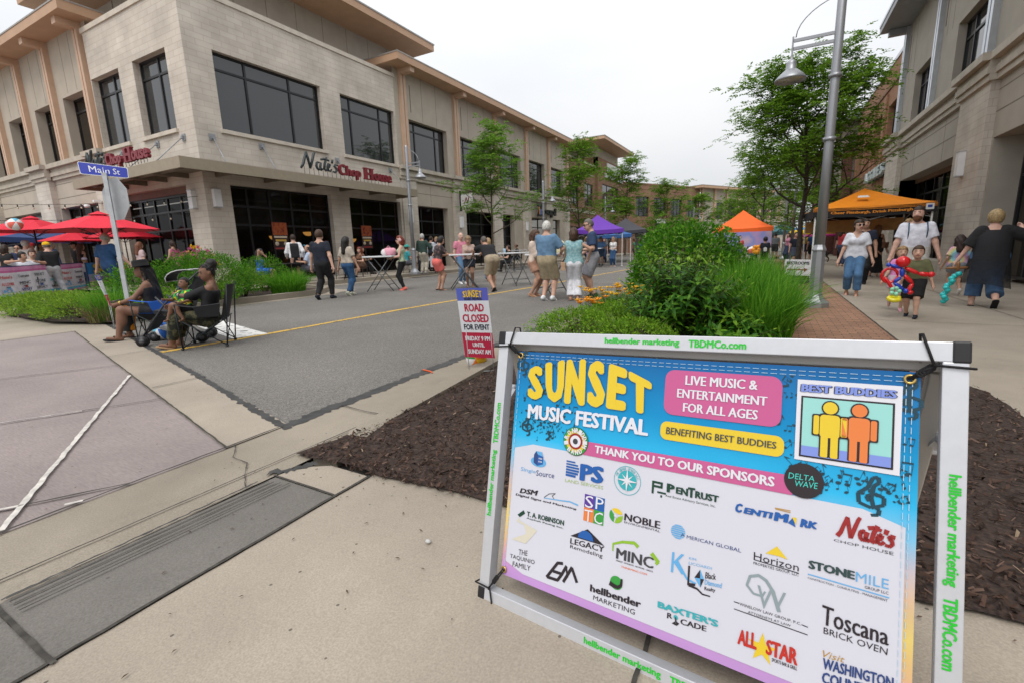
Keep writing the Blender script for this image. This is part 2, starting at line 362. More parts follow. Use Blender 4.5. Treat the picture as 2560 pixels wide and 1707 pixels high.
# mulch beds
bed1 = sheet('mulch_bed', [(-2.53, 1.73), (-2.2, 1.76), (-1.2, 1.72), (-.4, 1.7), (.6, 1.66), (1.62, 1.7), (1.62, 5.0), (1.42, 5.45), (.22, 5.6), (.22, 15.3), (-2.5, 15.3), (-2.52, 7), (-2.5, 4.2), (-2.42, 2.4)], .02, m_mulch, sub=.12, rag=.02)
bed2 = sheet('mulch_bed', [(-10.6, 3.95), (-12, 3.5), (-14.8, 3.6), (-16.4, 4.3), (-16.5, 5.2), (-14.7, 7), (-14.7, 10.6), (-13.0, 10.4), (-12.3, 10.05), (-11.9, 9.5), (-11.77, 8.9), (-11.77, 4.7)], .06, m_mulch, sub=.3, rag=.03)
sheet('mulch_bed', [(.05, 16.2), (1.3, 16.2), (1.3, 21), (.05, 21)], .012, m_mulch, sub=.3, rag=.02)
# bark chips lying over the near bed
def in_poly(px, py, poly):
 c = False; j = len(poly)-1
 for i in range(len(poly)):
  xi, yi = poly[i]; xj, yj = poly[j]
  if (yi > py) != (yj > py) and px < (xj-xi)*(py-yi)/(yj-yi)+xi: c = not c
  j = i
 return c
BEDP = [(-2.5, 1.72), (-1.2, 1.70), (.6, 1.64), (1.62, 1.68), (1.62, 5.0), (1.42, 5.45), (.2, 5.6), (-2.5, 5.6), (-2.48, 4.2), (-2.40, 2.4)]
vs, fl, lt, mi = [], [], [], []
rr = random.Random(3); cnt = 0
while cnt < 24000:
 x, y = rr.uniform(-2.6, 1.7), 1.55+4*rr.random()**1.6
 inn = in_poly(x, y, BEDP)
 if not inn and not (rr.random() < .05 and in_poly(x+rr.gauss(0, .11), y+rr.gauss(.02, .1), BEDP)): continue
 L = rr.uniform(.009, .034)*(1 if rr.random() < .93 else 1.7); w = L*rr.uniform(.16, .4); a = rr.uniform(0, 6.3); tl = rr.gauss(0, .35)
 z = G(x, y)+.022+rr.uniform(0, .022) if inn else G(x, y)+.014
 if not inn: tl *= .1; L *= .6
 dx, dy = math.cos(a)*L/2, math.sin(a)*L/2; nx, ny = -math.sin(a)*w/2, math.cos(a)*w/2; dz = math.sin(tl)*L/2; nz = rr.gauss(0, .3)*w/2
 k = len(vs)
 vs += [(x-dx-nx, y-dy-ny, z-dz-nz), (x+dx-nx*.7, y+dy-ny*.7, z+dz-nz), (x+dx+nx*.6, y+dy+ny*.6, z+dz+nz), (x-dx+nx, y-dy+ny, z-dz+nz)]
 fl += [k, k+1, k+2, k+3]; lt.append(4); mi.append(0 if rr.random() < .86 else (1 if rr.random() < .9 else 2)); cnt += 1
m_chip = [M_leaf('bark_chip', (.016, .0095, .007), (.042, .024, .017), (.085, .05, .036), 0, .9), M('bark_chip_light', (.12, .072, .052), .9), M('wood_chip_pale', (.25, .18, .12), .9)]
tag(npmesh('mulch', vs, fl, lt, m_chip, mi=mi), kind='stuff')
# joints, sealed cracks, tar edges, painted lines
def strip(mb, pts, w, dz, rag=0., seed=0, step=.08):
 r2 = random.Random(seed); pp = []
 for i in range(len(pts)-1):
  a, b = Vector(pts[i]), Vector(pts[i+1]); k = max(1, int((b-a).length/step))
  for j in range(k): pp.append(a.lerp(b, j/k))
 pp.append(Vector(pts[-1])); q0 = len(mb.v)
 for i, p in enumerate(pp):
  d = (pp[min(i+1, len(pp)-1)]-pp[max(0, i-1)]).normalized(); n = Vector((-d.y, d.x))
  a = w/2*(1+r2.uniform(-rag, rag)); b2 = w/2*(1+r2.uniform(-rag, rag)); o = n*r2.uniform(-rag, rag)*w*.4
  for s_ in (p+n*a+o, p-n*b2+o): mb.v.append((s_.x, s_.y, G(s_.x, s_.y)+dz))
 for i in range(len(pp)-1): k = q0+2*i; mb.f.append((k, k+1, k+3, k+2)); mb.m.append(0); mb.sm.append(False)
j = MB()
for pts, w in (([(-2.58, -2), (-2.58, .44), (-2.53, 2.3), (-2.56, 2.55)], .009), ([(-3.05, -4), (-3.05, 2.02)], .016), ([(-3.05, 1.6), (-8.99, 2.98), (-10.4, 3.31)], .014), ([(-10.45, -5), (-10.45, 3.3)], .014),
               ([(-5.13, 2.11), (-5.1, 2.54)], .012), ([(-7.3, 2.6), (-7.25, 3.05)], .01), ([(-3.03, 2.53), (-2.72, 2.5), (-2.48, 2.51)], .01), ([(-1.9, -2), (-1.9, 1.73)], .016),
               ([(-2.4, 1.49), (-1.9, 1.49)], .012), ([(-2.42, .379), (-1.88, .379)], .016), ([(-.24, 1.7), (-.25, -2)], .014), ([(1.63, 3.2), (9, 3.2)], .012), ([(1.46, 9), (9, 9)], .012), ([(1.46, 14.5), (9, 14.5)], .012), ([(1.46, 20), (9, 20)], .012), ([(3.4, 2), (3.4, 45)], .012), ([(1.45, 5.6), (1.45, 40)], .02),
               ([(-2.7, 6), (-3.03, 6)], .012), ([(-2.7, 9.5), (-3.03, 9.5)], .012), ([(-13, -2), (-13, 3.4)], .014), ([(-10.5, 1.2), (-22, 1.2)], .014), ([(-16.5, 3), (-16.5, 4)], .014), ([(-16.3, 4), (-26, 4.4)], .014)): strip(j, pts, w, .0145, .35, len(j.v))
for y0 in range(12, 46, 3): strip(j, [(-14.6, y0), (-14.77, y0)], .02, .157, .1); strip(j, [(-14.8, y0), (-18, y0)], .014, .156, .2, y0)
for a, b in (((-4.66, 1.97), (-5.14, 1.08)), ((-5.14, 1.08), (-5.9, -.5)), ((-6.62, 2.42), (-7.08, 1.57)), ((-7.08, 1.57), (-7.9, .1)), ((-3.05, 1.08), (-3.34, .63)), ((-3.34, .63), (-4.1, -.6))): strip(j, [a, b], .013, .0125, .5, len(j.v))
strip(j, [(-3.04, 1.65), (-2.95, 1.6), (-2.86, 1.53), (-2.7, 1.52), (-2.56, 1.42), (-2.41, 1.33)], .005, .0125, .8, 5, .03)
for x0, y0, y1 in ((-2.375, -1.5, 1.42), (-2.34, -1.5, 1.43), (-2.30, -1.5, 1.44), (-2.25, -1.5, 1.46)): strip(j, [(x0-.025, y0), (x0-.025, .36)], .007, .0225, .25, 1); strip(j, [(x0-.025, .41), (x0+.03, y1)], .007, .0225, .25, 2)
tag(j.build('pavement_joint', m_joint), kind='structure')
j = MB()
for pts, w in (([(-3.06, .56), (-5.89, 2.24)], .026), ([(-3.06, .56), (-4.6, -.35)], .012), ([(-4.9, 1.5), (-5.14, 1.08)], .012), ([(-5.14, 1.08), (-5.5, .3)], .01), ([(-3.28, .7), (-3.42, .5)], .02), ([(-3.05, .86), (-3.09, .8)], .02)): strip(j, pts, w, .0165, .3, len(j.v), .05)
tag(j.build('joint_sealant', m_seal), kind='structure')
j = MB()
strip(j, [(-2.98, 2.0), (-5.1, 2.54), (-8.2, 3.3), (-11.4, 4.08)], .06, .0045, .35, 3, .035); strip(j, [(-3.04, 2.05), (-3.06, 2.5), (-3.09, 4), (-3.1, 12)], .12, .0047, .3, 4, .035)
strip(j, [(-2.46, 1.5), (-2.38, 1.56), (-2.3, 1.7)], .05, .0152, .6, 8, .015); strip(j, [(-2.42, .4), (-2.41, 1.4)], .012, .0152, .6, 9, .02)
tag(j.build('tar_edge', m_tar), kind='structure')
j = MB(); strip(j, [(-7.0, 3.05), (-6.88, 4), (-6.84, 7.5), (-6.5, 13.3), (-6.3, 25), (-6, 55)], .11, .003, .15, 2, .3); tag(j.build('centre_line', m_yel), kind='structure')
j = MB(); strip(j, [(-6.95, 4.25), (-11.2, 5.35)], .5, .0032, .03, 2, .3); tag(j.build('stop_line', m_wht), kind='structure')
# manhole-like iron grate and litter
pb = MB()
for i in range(160):
 x, y = rr.uniform(-5, 1), rr.uniform(.3, 3) if rr.random() < .4 else rr.uniform(.4, 1.8)
 z = G(x, y)+.014; s_ = rr.uniform(.003, .008); a = rr.uniform(0, 3)
 pb.add([(x-s_*1.5*math.cos(a), y-s_*1.5*math.sin(a), z), (x+s_*math.sin(a)*.5, y-s_*math.cos(a)*.5, z+.002), (x+s_*1.5*math.cos(a), y+s_*1.5*math.sin(a), z), (x-s_*math.sin(a)*.5, y+s_*math.cos(a)*.5, z+.002)], [(0, 1, 2, 3)], 0)
tag(pb.build('litter', M('litter_brown', (.1, .06, .04), .9)), kind='stuff')
pb = MB(); pb.ball((-1.17, 1.34, G(-1.17, 1.34)+.016), .012, 8, sc=(1.2, .9, .7)); tag(pb.build('pebble', M('pebble_grey', (.5, .49, .47))), 'small pale pebble lying alone on the tan concrete', 'pebble')
pb = MB(); pb.bar((-3.14, 3.72, G(-3.1, 3.7)+.012), (-3.02, 3.69, G(-3.1, 3.7)+.012), .014, .008); pb.bar((-3.02, 3.69, G(-3.1, 3.7)+.012), (-2.97, 3.66, G(-3.1, 3.7)+.01), .012, .006); tag(pb.build('plastic_scrap', M('scrap_orange', (.75, .12, .03))), 'small orange plastic scrap in the gutter', 'litter')
# ================================================================== TEXT
_TC = {}
def text_geo(body, bold=0., shear=0., ext=0.):
 k = (body, bold, shear, ext)
 if k in _TC: return _TC[k]
 c = bpy.data.curves.new('t', 'FONT'); c.body = body; c.resolution_u = 2; c.offset = bold; c.shear = shear; c.fill_mode = 'BOTH'; c.extrude = ext
 o = bpy.data.objects.new('t', c); COL.objects.link(o)
 dg = bpy.context.evaluated_depsgraph_get(); me = bpy.data.meshes.new_from_object(o.evaluated_get(dg))
 vs = np.array([tuple(v.co) for v in me.vertices]) if len(me.vertices) else np.zeros((0, 3)); fs = [tuple(p.vertices) for p in me.polygons]
 bpy.data.objects.remove(o); bpy.data.curves.remove(c); bpy.data.meshes.remove(me)
 _TC[k] = (vs, fs); return _TC[k]
def quadtext(mb, body, quad, fn, mi=0, bold=0.02, shear=0., ext=0., dep=0.):
 """text stretched into quad TL,TR,BR,BL of 2D facade/banner coordinates; weight by a few shifted copies"""
 vs, fs = text_geo(body, 0., shear, ext)
 if not len(vs): return
 b = max(0, bold)*1.15
 sh = [(0, 0)] if b < .012 else ([(-b, 0), (b, 0), (0, 0)] if b < .035 else [(0, 0)]+[(b*math.cos(R(a)), b*.5*math.sin(R(a))) for a in range(0, 360, 45 if b < .055 else 24)])
 x0, y0 = vs[:, :2].min(0)-(b, b*.5); x1, y1 = vs[:, :2].max(0)+(b, b*.5)
 TL, TR, BR, BL = [np.array(p) for p in quad]; zz = vs[:, 2]/ext*dep/2 if ext else np.zeros(len(vs))
 for k, (ox, oy) in enumerate(sh):
  s = (vs[:, 0]+ox-x0)/(x1-x0); t = (vs[:, 1]+oy-y0)/(y1-y0)
  P = (np.outer((1-s)*t, TL)+np.outer(s*t, TR)+np.outer(s*(1-t), BR)+np.outer((1-s)*(1-t), BL)); q = []
  for p, z in zip(P, zz):
   v = Vector(fn(p[0], p[1], z)); q.append(v if not k else v+Vector((.00004, -.00006, .00003))*k)
  mb.add(q, fs, mi)
def rect_text(mb, body, u0, u1, v0, v1, fn, mi=0, bold=.02, shear=0., ext=0., dep=0.): quadtext(mb, body, [(u0, v1), (u1, v1), (u1, v0), (u0, v0)], fn, mi, bold, shear, ext, dep)
def brush(mb, strokes, fn, rad, mi=0, flat=1., n=6):
 for st in strokes:
  k = len(st); mb.tube([fn(p[0], p[1], 0) for p in st], [rad*(.55+.45*math.sin(math.pi*min(1, (i+.6)/k))) for i in range(k)], n, mi, True, flat)
def arc(cx, cy, rx, ry, a0, a1, n=9): return [(cx+rx*math.cos(R(a0+(a1-a0)*i/(n-1))), cy+ry*math.sin(R(a0+(a1-a0)*i/(n-1)))) for i in range(n)]
NATES = [[(0, -.05), (.22, .25), (.42, .8), (.62, 1.3)], [(.6, 1.3), (.72, .8), (.86, .02)], [(.86, .02), (1.08, .6), (1.32, 1.25), (1.42, 1.42)],
         arc(1.66, .33, .2, .3, 60, 380), [(1.92, .62), (1.82, .25), (1.9, .02), (2.06, .12)], [(2.55, 1.15), (2.3, .6), (2.18, .1), (2.34, .04), (2.5, .2)], [(1.95, .88), (2.3, .98), (2.75, .9)],
         [(2.5, .3), (2.75, .38), (2.82, .58), (2.68, .62), (2.54, .35), (2.6, .06), (2.8, .05), (2.95, .2)], [(3.12, 1.02), (3.04, .74)], [(3.62, .62), (3.36, .66), (3.26, .5), (3.44, .36), (3.46, .16), (3.28, .0), (3.06, .04)]]
# ================================================================== BUILDINGS
m_stone = M_block('stone_block', (.62, .565, .49), (.56, .505, .435), (.47, .385, .32), .62, .2, .008, .85, stain=.2, bump=.2)
m_stuc = M('stucco_beige', (.46, .405, .335), .9, var=.07, scale=1.5, bump=.15, bscale=120); m_stuc2 = M('stucco_grey', (.39, .35, .295), .9, var=.07, scale=1.5, bump=.15, bscale=120)
m_cast = M('cast_stone', (.57, .51, .43), .85, var=.1, scale=3); m_cast2 = M('cast_stone_grey', (.47, .42, .35), .85, var=.12, scale=3)
m_oran = M('peach_metal', (.56, .38, .265), .5, var=.06, scale=3); m_soff = M('soffit_tan', (.50, .32, .205), .6, var=.06, scale=2)
m_blk = M('black_frame', (.012, .012, .014), .35, var=.1); m_wing = M('roof_edge_grey', (.35, .33, .31), .5, .3)
m_alum = M('light_aluminium', (.55, .58, .62), .35, .7, var=.06); m_grey = M('grey_metal_panel', (.30, .31, .33), .45, .3, var=.06)
m_cano = M('canopy_bronze', (.30, .255, .185), .5, var=.06); m_cand = M('canopy_dark', (.17, .145, .11), .6, var=.1)
m_brk = M_block('brick_brown', (.30, .165, .105), (.235, .125, .08), (.25, .17, .125), .22, .075, .007, .9, stain=.18)
m_brk2 = M_block('brick_orange', (.42, .22, .125), (.33, .17, .10), (.30, .2, .14), .22, .075, .007, .9, stain=.12)
m_white = M('white_panel', (.7, .7, .68), .5, var=.05); m_lamp = M('wall_light_white', (.78, .79, .8), .4, var=.03)
def M_glass(name, col, spec=.5, ior=1.55):
 m, n, b = newmat(name); b.inputs['Base Color'].default_value = c4(col); b.inputs['Roughness'].default_value = .03; b.inputs['IOR'].default_value = ior; b.inputs['Specular IOR Level'].default_value = spec
 tcn = N(n, 'ShaderNodeTexCoord'); nz = N(n, 'ShaderNodeTexNoise', Scale=.7, Detail=1); n.links.new(tcn.outputs['Object'], nz.inputs['Vector'])
 bp = N(n, 'ShaderNodeBump', Strength=.025, Distance=.3); n.links.new(nz.outputs['Fac'], bp.inputs['Height']); n.links.new(bp.outputs[0], b.inputs['Normal'])
 return m
m_gl = M_glass('window_glass', (.03, .032, .034), .8); m_gl2 = M_glass('window_glass_warm', (.018, .014, .010), .5)
def M_shop():
 m, n, b = newmat('shop_glass'); b.inputs['Base Color'].default_value = (.006, .006, .006, 1); b.inputs['Roughness'].default_value = .02; b.inputs['Specular IOR Level'].default_value = .45
 tr = N(n, 'ShaderNodeBsdfTransparent'); tr.inputs[0].default_value = (.5, .47, .42, 1); ms = N(n, 'ShaderNodeMixShader', Fac=.42)
 n.links.new(tr.outputs[0], ms.inputs[1]); n.links.new(b.outputs[0], ms.inputs[2]); n.links.new(ms.outputs[0], [x for x in n.nodes if x.type == 'OUTPUT_MATERIAL'][0].inputs[0]); return m
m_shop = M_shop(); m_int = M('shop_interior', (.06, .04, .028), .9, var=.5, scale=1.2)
m_amb = M('amber_lamp', (.8, .5, .2), .5, var=0, emit=((1, .5, .12), 1.1))
m_red = M('sign_red', (.20, .018, .028), .4, var=.05); m_sgn = M('sign_slate', (.035, .045, .048), .4, var=.08)
class Fac:
 """a wall line: along t from o, outward n"""
 def __init__(s, o, t, n): s.o, s.t, s.n = o, t, n
 def p(s, a, d, z): return (s.o[0]+s.t[0]*a+s.n[0]*d, s.o[1]+s.t[1]*a+s.n[1]*d, z)
 def box(s, mb, a0, a1, d0, d1, z0, z1, mi=0):
  mb.hexa([s.p(a0, d0, z0), s.p(a1, d0, z0), s.p(a1, d1, z0), s.p(a0, d1, z0), s.p(a0, d0, z1), s.p(a1, d0, z1), s.p(a1, d1, z1), s.p(a0, d1, z1)], mi)
 def quad(s, mb, a0, a1, d, z0, z1, mi=0): mb.add([s.p(a0, d, z0), s.p(a1, d, z0), s.p(a1, d, z1), s.p(a0, d, z1)], [(0, 1, 2, 3)], mi)
 def wall(s, mb, a0, a1, z0, z1, ops=(), d=0., dep=.4, mi=0, rmi=None):
  """front skin with openings cut out and their reveals"""
  rmi = mi if rmi is None else rmi
  A = sorted({a0, a1, *[o[0] for o in ops], *[o[1] for o in ops]}); Z = sorted({z0, z1, *[o[2] for o in ops], *[o[3] for o in ops]})
  A = [a for a in A if a0 <= a <= a1]; Z = [z for z in Z if z0 <= z <= z1]
  for i in range(len(A)-1):
   run = None
   for j in range(len(Z)-1):
    am, zm = (A[i]+A[i+1])/2, (Z[j]+Z[j+1])/2
    hole = any(o[0] < am < o[1] and o[2] < zm < o[3] for o in ops)
    if not hole: s.quad(mb, A[i], A[i+1], d, Z[j], Z[j+1], mi)
  for o in ops:
   b0, b1, y0, y1 = o[:4]
   mb.add([s.p(b0, d, y0), s.p(b0, d-dep, y0), s.p(b0, d-dep, y1), s.p(b0, d, y1)], [(0, 1, 2, 3)], rmi)
   mb.add([s.p(b1, d-dep, y0), s.p(b1, d, y0), s.p(b1, d, y1), s.p(b1, d-dep, y1)], [(0, 1, 2, 3)], rmi)
   mb.add([s.p(b0, d, y1), s.p(b0, d-dep, y1), s.p(b1, d-dep, y1), s.p(b1, d, y1)], [(0, 1, 2, 3)], rmi)
   mb.add([s.p(b0, d-dep, y0), s.p(b0, d, y0), s.p(b1, d, y0), s.p(b1, d-dep, y0)], [(0, 1, 2, 3)], rmi)
 def window(s, par, a0, a1, z0, z1, d, cols, rows, glass=None, name='window', fw=.075, pane='pane'):
  mb = MB()
  s.box(mb, a0, a1, d-.04, d+.05, z1-fw, z1); s.box(mb, a0, a1, d-.04, d+.05, z0, z0+fw)
  s.box(mb, a0, a0+fw, d-.04, d+.045, z0+fw, z1-fw); s.box(mb, a1-fw, a1, d-.04, d+.045, z0+fw, z1-fw)
  for c in cols: s.box(mb, c-fw/2, c+fw/2, d-.04, d+.042, z0+fw, z1-fw)
  cc = [a0+fw]+[c+q for c in sorted(cols) for q in (-fw/2, fw/2)]+[a1-fw]
  for r in rows:
   for i in range(0, len(cc), 2): s.box(mb, cc[i], cc[i+1], d-.04, d+.038, r-fw/2, r+fw/2)
  w = mb.build(name, m_blk, par, world=True)
  g = MB(); s.quad(g, a0+fw*.5, a1-fw*.5, d, z0+fw*.5, z1-fw*.5)
  p = g.build(pane, glass or m_gl, w); p.data.transform(Matrix.Translation(-Vector(par.location)))
  return w
 def part(s, par, name, mats, fnc, **k):
  mb = MB(); fnc(mb); return mb.build(name, mats, par, world=True, **k)
def sill(F, par, a0, a1, z, d=.0):
 F.part(par, 'sill', m_cast, lambda mb: F.box(mb, a0-.08, a1+.08, d-.02, d+.09, z-.13, z+.005))
def cornice(F, mb, a0, a1, d=0., z=5.25, mi=0, k=1.0):
 for z0, z1, dd in ((0, .16, .05), (.163, .34, .11), (.343, .5, .07), (.503, .7, .24)): F.box(mb, a0, a1, d-.12, d+dd*k, z+z0, z+z1, mi)
def sconce(F, par, a, z0, z1, d=0.):
 mb = MB(); F.box(mb, a-.13, a+.13, d+.005, d+.17, z0+.03, z1-.03); F.box(mb, a-.14, a+.14, d+.003, d+.18, z0, z0+.03, 1); F.box(mb, a-.14, a+.14, d+.003, d+.18, z1-.03, z1, 1)
 mb.build('wall_light', [m_lamp, m_alum], par, world=True)
def joints(F, mb, a0, a1, zs, d, w=.02, mi=0):
 for z in zs: F.box(mb, a0, a1, d-.02, d+.003, z-w/2, z+w/2, mi)
# ---- the restaurant block on the left corner
RB = thing('restaurant_building', 'beige stone and stucco two storey corner building with peach eaves and a flat canopy', 'building', (-18, 10.1, 0))
FR = Fac((-18, 0), (0, 1), (1, 0)); FL = Fac((0, 10.1), (1, 0), (0, -1))       # a = Y ; a = X
UP = (5.93, 8.62)
opsR = [(11.08, 15.72, UP[0], UP[1]), (16.83, 20.42, UP[0], UP[1]), (11.05, 15.72, -.3, 4.0), (16.8, 20.4, -.3, 4.0)]
opsL = [(-21.45, -19.13, UP[0], UP[1]), (-24.84, -22.55, UP[0], UP[1]), (-24.2, -19.17, -.3, 4.02)]
mb = MB(); FR.wall(mb, 10.1, 20.55, -.3, 10.32, opsR, 0, .32); FL.wall(mb, -24.88, -18, -.3, 10.32, opsL, 0, .35)
FL.quad(mb, -24.88, -18, -.6, 10.3, 10.32); mb.add([(-18, 20.55, -.3), (-18.6, 20.55, -.3), (-18.6, 20.55, 10.3), (-18, 20.55, 10.3)], [(0, 1, 2, 3)]); mb.add([(-24.88, 10.1, -.3), (-24.88, 10.7, -.3), (-24.88, 10.7, 10.3), (-24.88, 10.1, 10.3)], [(3, 2, 1, 0)])
mb.add([(-18, 10.1, 10.3), (-18, 20.55, 10.3), (-24.88, 20.55, 10.3), (-24.88, 10.1, 10.3)], [(0, 1, 2, 3)])
mb.build('stone_wall', m_stone, RB, world=True)
mb = MB(); FR.box(mb, 10.05, 20.6, -.3, .05, 10.323, 10.5); FL.box(mb, -24.93, -17.95, -.25, .05, 10.323, 10.5); mb.build('parapet_cap', m_cast, RB, world=True)
mb = MB(); mb.add([(-20, 12.1, 10.3), (-20, 26, 10.3), (-20, 26, 12.72), (-20, 12.1, 12.72)], [(0, 1, 2, 3)]); mb.add([(-32, 12.1, 10.3), (-20, 12.1, 10.3), (-20, 12.1, 12.72), (-32, 12.1, 12.72)], [(0, 1, 2, 3)]); mb.add([(-20, 26, 10.3), (-32, 26, 10.3), (-32, 26, 12.72), (-20, 26, 12.72)], [(0, 1, 2, 3)])
for y in (13.5, 15.0, 16.5, 18, 19.5, 21, 22.5): mb.box(-20.02, -19.997, y-.012, y+.012, 10.3, 12.7, 1)
for x in (-22, -23.5, -25, -26.5, -28): mb.box(x-.012, x+.012, 12.08, 12.103, 10.3, 12.7, 1)
mb.build('penthouse_wall', [m_stuc2, m_cand], RB, world=True)
mb = MB(); mb.box(-30.3, -18, 10.1, 24.3, 12.725, 13.05, 0); mb.box(-30.33, -17.97, 10.07, 24.33, 13.05, 13.12, 1); mb.build('roof', [m_soff, m_wing], RB, world=True)
def eave(par, x0, x1, y0, y1, z, mats=None):
 mb = MB(); mb.box(x0, x1, y0, y1, z, z+.33, 0); mb.box(x0-.02, x1+.02, y0-.02, y1+.02, z+.333, z+.39, 1); return mb.build('roof', mats or [m_soff, m_wing], par, world=True)
eave(RB, -21, -17.05, 19.95, 45.2, 10.86); eave(RB, -60, -24.45, 9.3, 12.3, 10.86)
# right wing, stucco with peach pilasters
pil = [21.2, 26.12, 31.04, 35.96, 40.4, 44.7]
wops = [(21.65, 25.15, UP[0], 8.52), (26.6, 30.1, UP[0], 8.52), (31.5, 35.0, UP[0], 8.52), (36.4, 39.6, UP[0], 8.52), (40.9, 43.9, UP[0], 8.52)]
sops = [(21.65, 24.95, -.3, 3.93), (26.54, 33.8, -.3, 3.93), (36.1, 43.2, -.3, 3.9)]
FW = Fac((-18.05, 0), (0, 1), (1, 0))
mb = MB(); FW.wall(mb, 20.55, 45.1, 5.7, 10.9, wops, 0, .4); FW.wall(mb, 20.55, 45.1, -.3, 5.7, sops, -.08, .5)
mb.build('stucco_wall', m_stuc, RB, world=True)
mb = MB()
for i, a in enumerate([20.55, 22.9, 24.2, 27.6, 29.6, 32.4, 34.2, 37.4, 38.9, 42.2, 43.5]): FW.box(mb, a-.012, a+.012, -.02, .003, 8.6, 10.85)
for z in (4.62, 5.2): FW.box(mb, 21.6, 45, -.1, -.077, z-.015, z+.015)
for a in (23.3, 29, 31.5, 38.5, 41): FW.box(mb, a-.012, a+.012, -.1, -.078, 4.0, 5.2)
for a in pil[:5]: FW.box(mb, a+.42+.25, a+.42+.30, -.01, .012, 8.9, 10.3)
mb.build('panel_joint', m_cand, RB, world=True)
for a in pil:
 mb = MB(); FW.box(mb, a-.22, a-.03, 0, .17, 5.95, 10.86); FW.box(mb, a+.03, a+.22, 0, .17, 5.95, 10.86); FW.box(mb, a-.03, a+.03, 0, .12, 5.95, 10.86); mb.build('pilaster', m_oran, RB, world=True)
 mb = MB(); FW.box(mb, a-.17, a+.17, .0, .85, 10.62, 10.857); mb.build('bracket', m_oran, RB, world=True)
 mb = MB(); FW.box(mb, a-.62, a+.62, -.1, .10, -.3, 5.25); mb.build('pier', m_stone, RB, world=True)
mb = MB(); cornice(FW, mb, 20.56, 45.1)
for a in pil: cornice(FW, mb, a-.72, a+.72, .12)
mb.build('cornice', m_cast2, RB, world=True)
for o in wops:
 w = o[1]-o[0]; FW.window(RB, o[0], o[1], o[2], o[3], -.34, [o[0]+w*.22, o[0]+w*.76], [8.0])
FR.window(RB, 11.08, 15.72, UP[0], UP[1], -.24, [12.37, 14.28], [8.05]); FR.window(RB, 16.83, 20.42, UP[0], UP[1], -.24, [17.55, 19.5], [8.02])
sill(FR, RB, 11.08, 15.72, UP[0]); sill(FR, RB, 16.83, 20.42, UP[0])
for o in opsL[:2]: FL.window(RB, o[0], o[1], o[2], o[3], -.28, [(o[0]+o[1])/2+.1], [8.0]); sill(FL, RB, o[0], o[1], o[2])
# left wing
FV = Fac((0, 10.25), (1, 0), (0, -1)); pl = [-25.42, -28.85, -32.2, -35.6, -39.0, -42.4]
lops = [(-28.15, -25.95, UP[0], 8.5), (-31.35, -29.2, UP[0], 8.5), (-34.75, -32.6, UP[0], 8.5), (-38.15, -36, UP[0], 8.5), (-41.5, -39.4, UP[0], 8.5)]
lsh = [(-30.85, -26.25, -.3, 3.95), (-38.5, -33.2, -.3, 3.95)]
mb = MB(); FV.wall(mb, -60, -24.88, 5.7, 10.9, lops, 0, .5); FV.wall(mb, -60, -24.88, -.3, 5.7, lsh, -.05, .5); mb.build('stucco_wall', m_stuc, RB, world=True)
mb = MB()
for x in (-26.6, -27.5, -29.9, -30.9, -33.2, -34.3, -36.6): FV.box(mb, x-.012, x+.012, -.02, .003, 8.6, 10.85)
for x in pl[1:4]: FV.box(mb, x-.75, x-.70, -.01, .014, 8.9, 10.2)
for z in (4.4, 5.05): FV.box(mb, -60, -24.9, -.07, -.047, z-.014, z+.014)
mb.build('panel_joint', m_cand, RB, world=True)
for a in pl:
 mb = MB(); FV.box(mb, a-.2, a-.03, 0, .2, 5.95, 10.86); FV.box(mb, a+.03, a+.2, 0, .2, 5.95, 10.86); FV.box(mb, a-.03, a+.03, 0, .14, 5.95, 10.86); mb.build('pilaster', m_oran, RB, world=True)
 mb = MB(); FV.box(mb, a-.17, a+.17, 0, .8, 10.6, 10.857); mb.build('bracket', m_oran, RB, world=True)
for a0, a1 in ((-32.55, -30.9), (-26.2, -24.9), (-40.2, -38.55)):
 mb = MB(); FV.box(mb, a0, a1, -.1, .2, -.3, 5.25); mb.build('pier', m_stone, RB, world=True)
mb = MB(); cornice(FV, mb, -60, -24.89)
for a0, a1 in ((-32.55, -30.9), (-26.2, -24.9), (-40.2, -38.55)): cornice(FV, mb, a0-.1, a1+.1, .22)
mb.build('cornice', m_cast2, RB, world=True)
for o in lops: FV.window(RB, o[0], o[1], o[2], o[3], -.42, [(o[0]+o[1])/2+.15], [7.95], m_gl2)
FV.window(RB, -30.85, -26.25, .1, 3.95, -.4, [-29.7, -28.5, -27.4], [1.1, 2.9], m_shop, 'shopfront'); FV.window(RB, -38.5, -33.2, .1, 3.95, -.4, [-37, -35.5, -34.3], [1.1, 2.9], m_shop, 'shopfront')
# shopfronts and the dim room behind
FR.window(RB, 11.05, 15.72, .1, 4.0, -.28, [11.8, 12.75, 13.75, 14.7], [2.55, 3.25], m_shop, 'shopfront'); FR.window(RB, 16.8, 20.4, .1, 4.0, -.28, [17.8, 19.1], [2.55, 3.25], m_shop, 'shopfront')
FL.window(RB, -24.2, -19.17, .1, 3.75, -.3, [-23.2, -22.2, -21.2, -20.2], [2.45, 3.15], m_shop, 'shopfront'); FL.part(RB, 'lintel', M('lintel_maroon', (.16, .075, .055), .6), lambda mb: FL.box(mb, -24.19, -19.18, -.33, -.2, 3.76, 4.01))
FW.window(RB, 21.65, 24.95, .1, 3.93, -.5, [22.75, 23.85], [2.3, 3.1], m_shop, 'shopfront'); FW.window(RB, 26.54, 33.8, .1, 3.93, -.5, [27.9, 29.4, 30.9, 32.4], [2.3, 3.1], m_shop, 'shopfront'); FW.window(RB, 36.1, 43.2, .1, 3.9, -.5, [37.5, 39, 40.4, 41.8], [2.3, 3.1], m_shop, 'shopfront')
